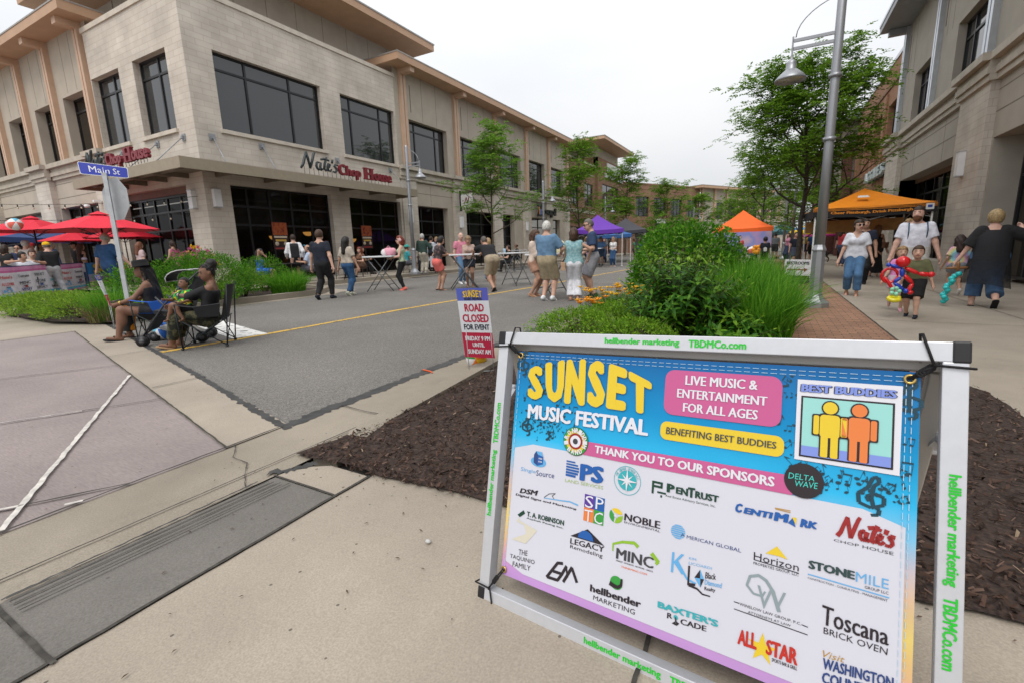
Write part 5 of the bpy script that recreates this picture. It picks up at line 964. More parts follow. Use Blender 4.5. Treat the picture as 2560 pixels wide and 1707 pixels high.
# sponsor marks, each a part of its own
def LG(mb): mb.build('sponsor_logo', INKM, BAN); return MB()
mb = MB()
def ring(c, r0, r1, k, col, n=24):
 f = bfn(k); A0 = ell(c[0], c[1], r0, r0, n); A1 = ell(c[0], c[1], r1, r1, n); mb.add([f(p[0], p[1], 0) for p in A0+A1], [(i, (i+1) % n, n+(i+1) % n, n+i) for i in range(n)], ink(col))
c, e = SH['iron'][0], SH['iron'][1]; r_ = abs(e[0]-c[0])
for k, q_, col in ((3, 1, 'blk'), (3.4, .97, 'grn'), (3.8, .78, 'yel'), (4.2, .56, 'mar'), (4.6, .42, 'wht'), (5, .2, 'char')): flatpoly(mb, ell(c[0], c[1], r_*q_, r_*q_, 24), k, col)
def arctext(tx, c, r, a0, a1, h, col, k, bold=.03):
 for i, ch in enumerate(tx):
  if ch == ' ': continue
  a = R(a0+(a1-a0)*i/max(1, len(tx)-1)); up_ = 1 if a0 > a1 else -1; d = Vector((math.cos(a), math.sin(a)))*up_; s_ = Vector((d.y, -d.x)); p = Vector(c)+Vector((math.cos(a), math.sin(a)))*r; w_ = h*.38
  quadtext(mb, ch, [tuple(p-s_*w_+d*h/2), tuple(p+s_*w_+d*h/2), tuple(p+s_*w_-d*h/2), tuple(p-s_*w_-d*h/2)], bfn(k), ink(col), bold)
arctext('IRON', c, r_*.76, 195, 105, r_*.34, 'wht', 5, .05); arctext('RIDDIM', c, r_*.76, 85, -20, r_*.34, 'wht', 5, .05); arctext('BAND', c, r_*.76, 235, 305, r_*.34, 'wht', 5, .05)
mb = LG(mb)
c, e = SH['house'][0], SH['house'][1]; r_ = abs(e[0]-c[0]); flatpoly(mb, ell(c[0], c[1]-.008, r_*.95, r_*.5, 18), 2, 'sky')
flatpoly(mb, [(c[0]-.018, c[1]-.012), (c[0]-.003, c[1]-.02), (c[0]-.003, c[1]+.016), (c[0]-.010, c[1]+.026), (c[0]-.018, c[1]+.014)], 3, 'navy'); flatpoly(mb, [(c[0]-.003, c[1]-.02), (c[0]+.018, c[1]-.012), (c[0]+.018, c[1]+.012), (c[0]-.003, c[1]+.016)], 3, 'blu'); flatpoly(mb, [(c[0]-.003, c[1]+.016), (c[0]+.018, c[1]+.012), (c[0]+.012, c[1]+.026), (c[0]-.010, c[1]+.026)], 3, 'sky')
for i in range(3):
 for j_ in range(2): flatpoly(mb, rrect(c[0]+.002+i*.005, c[0]+.005+i*.005, c[1]-.008+j_*.010, c[1]-.003+j_*.010, .0005, 1), 4, 'panel')
mb = LG(mb)
x0, x1, z0, z1 = bx('dps'); n_ = 6
for i in range(n_):
 za = z1-(z1-z0)*i/n_; zb = za-(z1-z0)/n_*(.55+.06*i); q_ = math.sqrt(max(0, 1-((za+zb)/2-(z0+z1)/2)**2/((z1-z0)/2)**2)); flatpoly(mb, [(x0, zb), (x0+(x1-x0)*(.45+.55*q_), zb), (x0+(x1-x0)*(.45+.55*q_), za), (x0, za)], 2, 'blu')
mb = LG(mb)
c, e = SH['compass'][0], SH['compass'][1]; r_ = abs(e[0]-c[0]); ring(c, r_*.96, r_, 2, 'teal', 30); flatpoly(mb, ell(c[0], c[1], r_*.70, r_*.70, 26), 2, 'teal')
for q_, w_, a0 in ((.85, .13, 0), (.6, .1, 45)):
 for i in range(4):
  a = R(a0+90*i); flatpoly(mb, [(c[0]+math.cos(a)*r_*q_, c[1]+math.sin(a)*r_*q_), (c[0]+math.cos(a+.8)*r_*w_, c[1]+math.sin(a+.8)*r_*w_), (c[0], c[1]), (c[0]+math.cos(a-.8)*r_*w_, c[1]+math.sin(a-.8)*r_*w_)], 3+(a0 == 0), 'wht')
arctext('He Gives Grace LLC', c, r_*.83, 160, 20, r_*.16, 'teal', 3, 0)
mb = LG(mb)
x0, x1, z0, z1 = bx('sptc'); xm, zm = (x0+x1)/2, (z0+z1)/2
for q_, col in (((x0, xm, zm, z1), 'purp'), ((xm, x1, zm, z1), 'blu'), ((x0, xm, z0, zm), 'orng'), ((xm, x1, z0, zm), 'grn')): flatpoly(mb, [(q_[0], q_[2]), (q_[1], q_[2]), (q_[1], q_[3]), (q_[0], q_[3])], 1.8, col)
mb = LG(mb)
P = SH['pent']; h_ = .006
x0, x1, z0, z1 = P[0][0]-.004, P[1][0]+.002, P[3][1], P[0][1]
for b_ in ((x0, x1, z1-h_, z1), (x0, x0+h_, z0-.012, z1), (x1-h_, x1, z0+.006, z1), (x0, x1, z0+.006, z0+.006+h_), (x1-.014, x1+.01, z0-.008, z0-.003), (x1-.005, x1, z0-.018, z0-.012)): flatpoly(mb, [(b_[0], b_[2]), (b_[1], b_[2]), (b_[1], b_[3]), (b_[0], b_[3])], 2, 'dgn')
mb = LG(mb)
c, e = SH['noble'][0], SH['noble'][1]; r_ = abs(e[0]-c[0])
for a0, col in ((20, 'yel'), (140, 'grn'), (260, 'lime')): flatpoly(mb, ell(c[0], c[1], r_, r_, 9, a0, a0+112)+ell(c[0], c[1], r_*.35, r_*.35, 5, a0+90, a0+20)[::1], 2, col)
flatpoly(mb, ell(c[0], c[1], r_*.3, r_*.3, 3, 90, 330), 3, 'panel')
mb = LG(mb)
c, e = SH['globe'][0], SH['globe'][1]; r_ = abs(e[0]-c[0])
for i in range(7):
 a, b_ = -1+2*i/7+.03, -1+2*(i+1)/7-.06; q0, q1 = math.sqrt(max(0, 1-a*a)), math.sqrt(max(0, 1-b_*b_)); flatpoly(mb, [(c[0]-q0*r_, c[1]+a*r_), (c[0]+q0*r_, c[1]+a*r_), (c[0]+q1*r_, c[1]+b_*r_), (c[0]-q1*r_, c[1]+b_*r_)], 2, 'sky')
mb = LG(mb)
P = SH['legacy']; flatpoly(mb, P[:3], 2, 'blk'); flatpoly(mb, ell((P[6][0]+P[4][0])/2-.006, P[6][1]-.002, .026, .025, 12, 0, 180), 3, 'blu')
f = bfn(2)
def stroke(P, w0, w1, col, k=2):
 f = bfn(k); n_ = len(P)
 for i in range(n_-1):
  a, b_ = Vector(P[i]), Vector(P[i+1]); d = (b_-a).normalized(); nn = Vector((-d.y, d.x)); wa = w0+(w1-w0)*i/n_; wb = w0+(w1-w0)*(i+1)/n_
  mb.add([f(p.x, p.y, 0) for p in (a-nn*wa/2, b_-nn*wb/2+d*wb*.2, b_+nn*wb/2+d*wb*.2, a+nn*wa/2)], [(0, 1, 2, 3)], ink(col))
mb = LG(mb)
stroke(SH['minc'][:5], .004, .012, 'lime'); stroke(SH['minc'][5:], .012, .004, 'lime'); stroke(SH['wave'], .002, .005, 'sky'); stroke(SH['fin'], .002, .002, 'char')
mb = LG(mb)
flatpoly(mb, SH['road'], 2, 'sand'); flatpoly(mb, SH['tad'], 2, 'dgn')
mb = LG(mb)
E_ = SH['em']; stroke([E_[0], E_[1], E_[2], E_[3], E_[4], E_[5]], .009, .009, 'blk'); stroke([E_[4], E_[6]], .009, .009, 'blk'); stroke([E_[6], E_[10]], .006, .007, 'blk'); stroke([E_[7], E_[8], E_[9]], .009, .010, 'blk')
mb = LG(mb)
c, e = SH['hell'][0], SH['hell'][1]; r_ = abs(e[0]-c[0]); flatpoly(mb, ell(c[0], c[1], r_, r_, 20), 2, 'grn'); stroke([(c[0]-r_*1.05, c[1]-r_*.3), (c[0]-r_*.4, c[1]-.5*r_), (c[0]+r_*.3, c[1]-r_*.55), (c[0]+r_*.8, c[1]-r_*.1), (c[0]+r_*.85, c[1]+r_*.8)], .013, .004, 'blk', 3)
mb = LG(mb)
D_ = SH['diamond']; cc = Vector(((D_[0][0]+D_[2][0])/2, (D_[0][1]+D_[2][1])/2)); flatpoly(mb, [D_[0], tuple(cc), D_[3]], 2, 'blk'); flatpoly(mb, [D_[2], tuple(cc), D_[1]], 2, 'blk'); flatpoly(mb, [D_[3], tuple(cc), D_[2]], 2, 'sky'); flatpoly(mb, [D_[1], tuple(cc), D_[0]], 2, 'sky')
mb = LG(mb)
stroke(SH['lswoosh'], .006, .002, 'blk'); stroke(SH['kswoosh'], .008, .003, 'sky'); J_ = SH['joy']; flatpoly(mb, [J_[2], J_[3], J_[4], (J_[0][0], J_[0][1]+.008)], 2, 'blk'); stroke([J_[0], J_[1]], .004, .004, 'char', 3); flatpoly(mb, ell(J_[1][0], J_[1][1], .006, .006, 10), 3, 'teal')
mb = LG(mb)
Hh = SH['hz']; flatpoly(mb, [Hh[0], Hh[1], Hh[2], (Hh[0][0]+.002, Hh[0][1]-.022), Hh[3]], 2, 'yel'); stroke(SH['hzline'], .002, .002, 'blk'); stroke(SH['sm1'], .0025, .0025, 'sky'); stroke(SH['cm'][:2], .002, .002, 'gold'); stroke(SH['cm'][2:], .002, .002, 'gold')
mb = LG(mb)
T_ = SH['cmtri']; flatpoly(mb, [T_[0], T_[1], (T_[0][0]+.006, T_[1][1]-.006)], 2, 'blu'); flatpoly(mb, [T_[3], T_[2], T_[4]], 2.2, 'yel')
mb = LG(mb)
stroke(SH['wins'], .004, .009, 'gry'); Wl = SH['winl']; stroke(Wl[:2], .002, .002, 'blk'); stroke(Wl[2:4], .002, .002, 'blk'); stroke(Wl[4:], .002, .002, 'blk')
mb = LG(mb)
c, e = SH['star'][0], SH['star'][1]; r_ = abs(e[1]-c[1]); flatpoly(mb, [(c[0]+math.cos(R(90+36*i))*r_*(1 if i % 2 == 0 else .42), c[1]+math.sin(R(90+36*i))*r_*(1.15 if i % 2 == 0 else .42)) for i in range(10)], 2, 'yel')
mb = LG(mb)
P = SH['nates']; W_ = P[1][0]-P[0][0]; f = bfn(2.5)
for st in NATES: stroke([(P[0][0]+.006+p[0]/3.75*W_, P[0][1]-.004+p[1]*.033) for p in st], .009, .006, 'mar', 2.5)
LG(mb)
mb = MB()
for tx, Q, col, bold, shr in SIGN_TEXT:
 k_ = 4.5 if col in ('mint',) else (3.3 if col in ('wht', 'drk', 'yel', 'per') else 2.2)
 if tx == 'BEST BUDDIES':
  cq = np.mean(np.array(Q), 0); quadtext(mb, tx, [tuple(cq+(np.array(p)-cq)*1.02) for p in Q], bfn(3.0), ink('blk'), .12)
 quadtext(mb, tx, Q, bfn(k_), ink(col), bold, shr)
mb.build('print_lettering', INKM, BAN)
mb = MB()
for v in (V1-.012, V1-.022):
 for i in range(52): mb.box(U0+.012+i*.02, U0+.026+i*.02, .0145, .0148, v, v+.0012)
for u in (U0+.012, U1-.014, U1-.024):
 for i in range(36): mb.box(u, u+.0012, .0135, .0142, V0+.02+i*.02, V0+.034+i*.02)
mb.build('stitching', M('thread', (.45, .6, .7), .8, var=0), BAN)
def torus(mb, c, r0, r1, n=16, m_=8, mi=0, ax='y'):
 vs, fs = [], []
 for i in range(n):
  a = 2*math.pi*i/n
  for k in range(m_):
   b_ = 2*math.pi*k/m_; rr_ = r0+r1*math.cos(b_); p = (rr_*math.cos(a), r1*math.sin(b_), rr_*math.sin(a)); vs.append((c[0]+p[0], c[1]+p[1], c[2]+p[2]))
  for k in range(m_): fs.append((i*m_+k, i*m_+(k+1) % m_, ((i+1) % n)*m_+(k+1) % m_, ((i+1) % n)*m_+k))
 mb.add(vs, fs, mi, True)
GR = [(U0+.012, V1-.014), (U1-.018, V1-.016), (U0+.012, V0+.018), (U1-.018, V0+.018)]
for u, v in GR: mb = MB(); torus(mb, (u, .0125, v), .0085, .003); mb.build('grommet', M('brass', (.55, .38, .12), .3, .9, var=.05), BAN)
for (u, v), (cx_, cz_), s_ in zip(GR, ((TB*.9, FHT-TB), (FWID-TB, FHT-TB), (TB*.9, TB), (FWID-TB, TB)), ((-1, 1), (1, 1), (-1, -1), (1, -1))):
 mb = MB(); kx, kz = (cx_+u)/2, (cz_+v)/2
 for o in (-.003, .003): mb.tube([(u+o, .012, v), (kx+o*1.5, .006, kz), (cx_-s_[0]*.004, .0, cz_-s_[1]*.004+o)], .0028, 6)
 mb.tube([(cx_-s_[0]*.012, -.004, cz_-s_[1]*.01), (cx_-s_[0]*.012+(-s_[0])*.02, -.005, cz_+s_[1]*.056), (cx_-s_[0]*.034, .02, cz_+s_[1]*.058), (cx_-s_[0]*.03, .048, cz_)], .0028, 6)
 mb.tube([(cx_-s_[0]*.012, -.004, cz_-s_[1]*.008), (cx_+s_[0]*.05, -.006, cz_-s_[1]*.012), (cx_+s_[0]*.052, .03, cz_-s_[1]*.01)], .0028, 6)
 for q_ in range(5): a = Vector((kx, .006, kz)); d = Vector((cx_-u, 0, cz_-v)).normalized(); p = a+d*(q_-2)*.0052; torus(mb, tuple(p), .006, .0026, 10, 6)
 mb.build('bungee_cord', m_cord, SG)
# the second banner, hung on the rear frame and seen from its pale back
mb = MB(); mb.add([tuple(rear(.10, .06, -.012)), tuple(rear(FWID-.10, .06, -.012)), tuple(rear(FWID-.10, .82, -.012)), tuple(rear(.10, .82, -.012))], [(0, 1, 2, 3)]); mb.add([tuple(rear(.10, .06, -.009)), tuple(rear(FWID-.10, .06, -.009)), tuple(rear(FWID-.10, .82, -.009)), tuple(rear(.10, .82, -.009))], [(0, 1, 2, 3)], 1)
mb.add([tuple(rear(.10, .055, -.0135)), tuple(rear(FWID-.10, .055, -.0135)), tuple(rear(FWID-.10, .061, -.0135)), tuple(rear(.10, .061, -.0135))], [(0, 1, 2, 3)], 1)
RBN = mb.build('banner', [M('banner_back', (.6, .58, .68), .6), M('banner_blue', (.02, .2, .5), .5)], SG)
for x in (.125, FWID-.125): mb = MB(); torus(mb, tuple(rear(x, .08, -.016)), .008, .003); mb.build('grommet', MATS['brass'], RBN)
for x, s_ in ((.125, -1), (FWID-.125, 1)):
 mb = MB(); p = rear(x, .08, -.016); q_ = rear(x+s_*.07, .0, -.01)
 mb.tube([p, (p+q_)/2, q_], .003, 6); mb.tube([p+Vector((.006, 0, 0)), (p+q_)/2+Vector((.008, 0, .004)), q_+Vector((.01, 0, 0))], .003, 6)
 for k in range(6): torus(mb, tuple(p.lerp(q_, .35+.06*k)), .0075, .003, 10, 6)
 mb.build('bungee_cord', m_cord, SG)
mb = MB(); fz = lambda u, v, z: (u, -.0012, v); fd = lambda u, v, z: (u, -.0012, v)
rect_text(mb, 'hellbender marketing', .405, .628, FHT-.033, FHT-.010, fz, 0, .035); rect_text(mb, 'TBDMCo.com', .652, .795, FHT-.031, FHT-.010, fz, 0, .04)
rect_text(mb, 'hellbender marketing', .405, .632, .008, .032, fz, 0, .035); rect_text(mb, 'TBDMCo.com', .655, .80, .010, .032, fz, 0, .04)
def vtext(tx, u0, u1, v0, v1, up): quadtext(mb, tx, [(u0, v0), (u0, v1), (u1, v1), (u1, v0)] if up else [(u1, v1), (u1, v0), (u0, v0), (u0, v1)], fz, 0, .035)
vtext('hellbender marketing', .008, .031, .283, .508, True); vtext('TBDMCo.com', .009, .030, .53, .671, True)
vtext('hellbender marketing', FWID-.033, FWID-.008, .433, .652, False); vtext('TBDMCo.com', FWID-.031, FWID-.009, .272, .412, False)
mb.build('frame_lettering', m_green, SG)
# ---- flat signs given by their corners
def bil(TL, TR, BR, BL, off=(0, 0, 0)):
 TL, TR, BR, BL = map(Vector, (TL, TR, BR, BL)); nrm = (TR-TL).cross(TL-BL).normalized()
 if nrm.dot(Vector((0, 0, 1.25))-TL) < 0: nrm = -nrm
 O = Vector(off)
 return lambda u, v, z: TL.lerp(TR, u).lerp(BL.lerp(BR, u), v)+nrm*z-O
def slab(mb, f, u0, u1, v0, v1, z0, z1, mi): mb.hexa([f(u0, v0, z0), f(u1, v0, z0), f(u1, v1, z0), f(u0, v1, z0), f(u0, v0, z1), f(u1, v0, z1), f(u1, v1, z1), f(u0, v1, z1)], mi)
m_sunh = M_ramp('header_blend', [(0, (.1, .3, .65)), (.5, (.08, .1, .45)), (1, (.35, .12, .45))], .9, .5); m_cored = M('sign_crimson', (.42, .015, .05), .5, var=.03); m_cor = M('coroplast_white', (.66, .67, .70), .5, var=.02)
ARCH = [(-.35, .0), (.0, .0), (.15, .0), (.15, .0), (0, 0), (-.35, 0)]
def road_closed(label, base, cs, stakes):
 r_ = thing('road_closed_sign', label, 'sign', base, group='road closed yard signs'); f = bil(*cs, off=base); mb = MB()
 slab(mb, f, 0, 1, .178, .635, -.004, 0, 0); slab(mb, f, 0, 1, .635, 1, -.004, 0, 1); slab(mb, f, 0, 1, 0, .178, -.004, 0, 2); mb.build('panel', [m_cor, m_cored, m_sunh], r_)
 mb = MB(); g = lambda z: (lambda u, v, q: f(u, v, z))
 for i, ch in enumerate('SUNSET'):
  u0, u1 = .19+i*.103, .285+i*.103; dy = .022*abs(i-2.5)/2.5; rect_text(mb, ch, u0-.006, u1+.006, .135, .014+dy, g(.0012), 5, .1); rect_text(mb, ch, u0, u1, .13, .018+dy, g(.002), 3, .05)
 rect_text(mb, 'MUSIC FESTIVAL', .22, .80, .17, .137, g(.0015), 5, .06)
 for tx, u0, u1, v0, v1, mi in (('ROAD', .19, .82, .335, .22, 4), ('CLOSED', .085, .94, .487, .37, 4), ('FOR EVENT', .095, .93, .597, .515, 5), ('FRIDAY 9 PM', .09, .91, .755, .688, 0), ('UNTIL', .3, .7, .845, .782, 0), ('SUNDAY AM', .12, .88, .945, .878, 0)): rect_text(mb, tx, u0, u1, v0, v1, g(.0015), mi, .045)
 mb2 = MB(); mb2.v, mb2.f, mb2.m, mb2.sm = mb.v, mb.f, mb.m, mb.sm; mb2.build('lettering', [m_cor, m_cored, m_sunh, M('sign_gold', (.75, .5, .08), .5), m_cored, M('sign_ink', (.02, .025, .04), .5)], r_)
 mb = MB(); B0 = Vector(base)
 for a, b_ in stakes: mb.tube([Vector(a)-B0, Vector(b_)-B0], .004, 6)
 mb.build('wire_stake', m_galv, r_)
# rect_text uses v up; these signs count v downward
def rect_text(mb, body, u0, u1, va, vb, fn, mi=0, bold=.02, shear=0., ext=0., dep=0., _q=quadtext): _q(mb, body, [(u0, vb), (u1, vb), (u1, va), (u0, va)], fn, mi, bold, shear, ext, dep)
road_closed('upright white and red road closed sign on a wire stake in the dark mulch', (-2.59, 3.774, .03), [(-2.664, 3.722, .8967), (-2.4129, 3.8943, .8922), (-2.3715, 3.9226, .1867), (-2.6168, 3.7544, .2174)], [((-2.600, 3.766, .5), (-2.588, 3.774, .0)), ((-2.40, 3.905, .5), (-2.385, 3.914, 0)), ((-2.589, 3.772, .06), (-2.386, 3.912, .06))])
road_closed('narrow tilted road closed sign seen edge on beside the seated woman in the black hat', (-10.3, 3.8, .11), [(-10.72, 3.93, 1.047), (-10.47, 3.77, 1.04), (-10.08, 3.75, .515), (-10.40, 3.9, .483)], [((-10.40, 3.88, .6), (-10.25, 3.82, .05)), ((-10.15, 3.76, .6), (-10.0, 3.72, .05))])
# street name sign with the back of a stop sign
ST = thing('street_sign', 'blue Main St name plate above a stop sign back on a grey post', 'street sign', (-9.86, 3.93, .1)); B0 = Vector(ST.location)
def cpanel(mb, cx_, cz_): pass
mb = MB(); a, b_ = Vector((-9.86, 3.93, 0)), Vector((-10.365, 4.15, 2.735)); mb.bar(a-B0, b_-B0, .115, .06, 0, (.5, .86, 0)); mb.bar(b_-B0-Vector((0, 0, .03)), b_-B0+Vector((-.01, .0, .06)), .12, .07, 0, (.5, .86, 0)); mb.build('post', m_galv, ST)
f = bil((-10.751, 3.939, 3.013), (-10.213, 4.448, 2.912), (-10.18, 4.424, 2.725), (-10.683, 3.927, 2.792), off=B0)
def rr_panel(mb, f, r, asp, z0, z1, mi, ins=0.):
 P = []
 for cx_, cy_, a in ((1-r-ins, r*asp+ins*asp, -90), (1-r-ins, 1-r*asp-ins*asp, 0), (r+ins, 1-r*asp-ins*asp, 90), (r+ins, r*asp+ins*asp, 180)): P += [(cx_+r*math.cos(R(a+18*i)), cy_+r*asp*math.sin(R(a+18*i))) for i in range(6)]
 n_ = len(P); mb.add([f(p[0], p[1], z0) for p in P]+[f(p[0], p[1], z1) for p in P], [tuple(range(n_)), tuple(range(2*n_-1, n_-1, -1))]+[(i, n_+i, n_+(i+1) % n_, (i+1) % n_) for i in range(n_)], mi)
mb = MB(); rr_panel(mb, f, .04, 3.4, -.004, 0, 0); rr_panel(mb, f, .035, 3.4, 0, .002, 1, .012); mb.build('name_plate', [m_white, M('sign_blue_reflective', (.012, .03, .33), .35, var=.04)], ST)
mb = MB(); rect_text(mb, 'Main', .2, .62, .76, .24, lambda u, v, z: f(u, v, .0035), 0, .005); rect_text(mb, 'St', .69, .83, .76, .24, lambda u, v, z: f(u, v, .0035), 0, .005); mb.build('lettering', m_white, ST)
mb = MB(); cen = Vector((-10.33, 4.23, 2.36))-B0; ax = Vector((.80, .50, .06)).normalized(); e1 = Vector((.99, .1, 0)).normalized(); e2 = Vector((-.18, .08, .98)).normalized()
P = [cen+(e1*math.cos(R(22.5+45*i))+e2*math.sin(R(22.5+45*i)))*.40 for i in range(8)]; nn = e1.cross(e2)*.004
mb.add([p-nn for p in P]+[p+nn for p in P], [tuple(range(8)), tuple(range(15, 7, -1))]+[(i, 8+i, 8+(i+1) % 8, (i+1) % 8) for i in range(8)]); mb.build('stop_sign_back', m_galv, ST)
# restrooms sign on a short stand
RS = thing('restrooms_sign', 'small white RESTROOMS board with a dark red arrow beside the lamp post', 'sign', (.72, 15.9, 0)); mb = MB()
mb.hexa([(-.33, .0, .252), (.30, 0, .235), (.30, .02, .235), (-.33, .02, .252), (-.345, 0, .715), (.305, 0, .69), (.305, .02, .69), (-.345, .02, .715)]); mb.build('panel', m_cor, RS)
mb = MB(); quadtext(mb, 'RESTROOMS', [(-.29, .655), (.275, .635), (.275, .545), (-.29, .565)], lambda u, v, z: (u, -.004, v), 0, .05); mb.build('lettering', M('sign_ink', (.02, .025, .04)), RS)
mb = MB(); mb.hexa([(-.27, -.006, .405), (.16, -.006, .39), (.16, -.002, .39), (-.27, -.002, .405), (-.27, -.006, .44), (.16, -.006, .425), (.16, -.002, .425), (-.27, -.002, .44)]); mb.add([(.15, -.005, .35), (.25, -.005, .405), (.15, -.005, .465)], [(0, 1, 2)]); mb.build('arrow', M('arrow_maroon', (.22, .01, .03)), RS)
mb = MB(); mb.box(-.03, .03, .02, .06, 0, .33); mb.box(-.16, .2, -.12, .16, 0, .1); mb.build('stand', m_plas, RS)
# ---- lamp posts
def lamp_post():
 t = thing('lamp_post', 'large silver lamp post with a bell lamp at the edge of the brick path', 'lamp post', (.79, 10.5, -.005), group='silver lamp posts')
 mb = MB(); sq = math.pi/8; mb.lathe([(.245, 0), (.245, .09), (.20, .12), (.155, .17), (.125, .23), (.112, .28)], n=8, a0=sq, smooth=False); mb.build('base', m_pole, t)
 mb = MB(); mb.lathe([(.112, .28), (.108, 1.04), (.122, 1.05), (.122, 1.07), (.10, 1.12), (.085, 1.16)], n=8, a0=sq, smooth=False); mb.build('lower_shaft', m_pole, t)
 mb = MB(); mb.lathe([(.085, 1.16), (.075, 3.0), (.068, 5.4), (.05, 5.46), (0.01, 5.5)], n=18); mb.build('pole', m_pole, t)
 for z in (3.0, 4.04): mb = MB(); mb.lathe([(.08, z-.03), (.10, z-.03), (.10, z+.03), (.08, z+.03)], n=18); mb.build('collar', m_pole, t)
 mb = MB(); mb.bar((0, 0, 4.73), (-.68, 0, 4.73), .035, .05); mb.bar((0, 0, 4.6), (-.68, 0, 4.6), .035, .05); mb.bar((-.68, 0, 4.5), (-.68, 0, 4.8), .03, .035)
 mb.tube([(-.06, 0, 5.3)]+[(-.06-.58*math.sin(R(90*i/8))**1.4, 0, 5.3-.52*(1-math.cos(R(90*i/8)))) for i in range(1, 9)], .009, 6); mb.build('arm', m_pole, t)
 mb = MB(); mb.lathe([(.018, 4.5), (.018, 4.44), (.03, 4.43), (.075, 4.40), (.085, 4.36), (.085, 4.27), (.11, 4.25), (.2, 4.17), (.25, 4.11), (.255, 4.08), (.245, 4.08), (.18, 4.15), (.08, 4.2)], (-.68, 0, 0), 22); lp = mb.build('lamp_shade', m_pole, t)
 mb = MB(); mb.lathe([(.0, 4.105), (.2, 4.11), (.22, 4.12)], (-.68, 0, 0), 18); mb.build('lens', M('lamp_lens', (.5, .48, .38), .25), lp)
 return t
LP = lamp_post()
for x, y, lab, rot in ((-14.05, 16.55, 'silver lamp post on the left kerb in front of the restaurant doors', math.pi), (-13.95, 30.3, 'silver lamp post beyond the first street tree on the left', math.pi), (-13.85, 43.9, 'thin silver lamp post behind the purple tent', math.pi), (-8.5, 62, 'far small lamp post before the angled brick row', math.pi), (1.0, 30.7, 'second lamp post up the right pavement behind the tree trunk', 0), (.72, 36.5, 'third and farthest lamp post on the right pavement', 0)):
 dup(LP, (x, y, G(x, y)+(.15 if x < -13 else 0)), rot, lab)
# ---- tents
def tent(label, cx, cy, w, ev, pk, rot, col, val=.22, name='canopy_tent', legs=True, stripes=None, dz=0):
 z0 = G(cx, cy); t = thing(name, label, 'tent', (cx, cy, z0), rot); m_ = M('tent_'+col[0], col[1], .75, var=.05); h = w/2; mb = MB(); n_ = 6; vs = []
 for j_ in range(n_+1):                                       # each slope sags a little between its ridges
  q_ = j_/n_; r_ = h*(1-q_)+.02; z = ev+(pk-ev)*(q_**1.25)
  for s_ in range(4):
   a, b_ = [(-1, -1), (1, -1), (1, 1), (-1, 1)][s_], [(1, -1), (1, 1), (-1, 1), (-1, -1)][s_]
   for i in range(4): k = i/4; vs.append((r_*(a[0]+(b_[0]-a[0])*k), r_*(a[1]+(b_[1]-a[1])*k), z-.06*(1-q_)*math.sin(math.pi*k)))
 fs = [(j_*16+i, j_*16+(i+1) % 16, (j_+1)*16+(i+1) % 16, (j_+1)*16+i) for j_ in range(n_) for i in range(16)]; mb.add(vs, fs, 0); mb.add([(0, 0, pk+.03)]+vs[-16:], [(0, 1+i, 1+(i+1) % 16) for i in range(16)], 0)
 mb.build('canopy', m_, t); mb = MB()
 for s_ in range(4):
  a, b_ = [(-1, -1), (1, -1), (1, 1), (-1, 1)][s_], [(1, -1), (1, 1), (-1, 1), (-1, -1)][s_]; h2 = h+.022
  P = [(h2*(a[0]+(b_[0]-a[0])*k/4), h2*(a[1]+(b_[1]-a[1])*k/4), ev-.06*math.sin(math.pi*k/4)) for k in range(5)]; mb.add(P+[(p[0], p[1], p[2]-val) for p in P], [(i, i+1, 6+i, 5+i) for i in range(4)])
 mb.build('valance', M('valance_'+col[0], stripes or col[1], .75, var=.05), t)
 for sx_ in (-1, 1):
  for sy_ in (-1, 1): mb = MB(); mb.box(sx_*(h-.05)-.02, sx_*(h-.05)+.02, sy_*(h-.05)-.02, sy_*(h-.05)+.02, 0, ev); mb.box(sx_*(h-.05)-.06, sx_*(h-.05)+.06, sy_*(h-.05)-.06, sy_*(h-.05)+.06, 0, .012); mb.build('leg', m_white, t)
 mb = MB()
 for a, b_ in (((-1, -1), (1, -1)), ((1, -1), (1, 1)), ((1, 1), (-1, 1)), ((-1, 1), (-1, -1))):
  A_, B_ = Vector((a[0]*(h-.05), a[1]*(h-.05), 0)), Vector((b_[0]*(h-.05), b_[1]*(h-.05), 0)); M_ = (A_+B_)/2; u1, u2 = Vector((0, 0, ev-.05)), Vector((0, 0, ev-.4)); [mb.bar(p, q_, .015) for p, q_ in ((A_+u1, M_+u2), (A_+u2, M_+u1), (M_+u1, B_+u2), (M_+u2, B_+u1))]
 mb.build('truss', m_galv, t); return t
tent('purple peaked market tent on the left of the street', -9.35, 28.1, 2.7, 2.15, 3.02, R(24), ('purple', (.13, .035, .36)))
tent('dark grey market tent just behind the purple one', -9.9, 36.5, 2.9, 2.3, 3.2, R(15), ('charcoal', (.05, .05, .06)))
tent('low blue market tent between the purple and grey tents', -10.1, 33.2, 2.7, 1.95, 2.5, R(20), ('blue', (.03, .11, .30)))
OT = tent('bright orange peaked tent in the middle of the street', -1.5, 30.4, 2.9, 2.0, 2.98, R(3), ('orange', (.85, .13, .015)))
mb = MB(); mb.box(-1.42, 1.42, -1.485, -1.475, .98, 1.76); mb.build('front_banner', M_ramp('banner_dusk', [(.3, (.5, .3, .5)), (.5, (.25, .28, .6)), (.7, (.55, .4, .5))], 1.2), OT)
tent('pale teal tent top far down the street', .5, 40, 3, 1.95, 2.4, R(5), ('teal', (.10, .28, .33)))
tent('navy blue tent at the back of the patio under the red umbrellas', -31.5, 9.3, 5, 2.15, 2.6, R(10), ('navy', (.03, .07, .2)))
PT = tent('orange and black tent by the shop doors with lettering on its valance', 2.45, 18.7, 2.85, 2.2, 2.78, R(2), ('gold', (.80, .25, .01)), .26, stripes=(.014, .013, .014))
mb = MB()
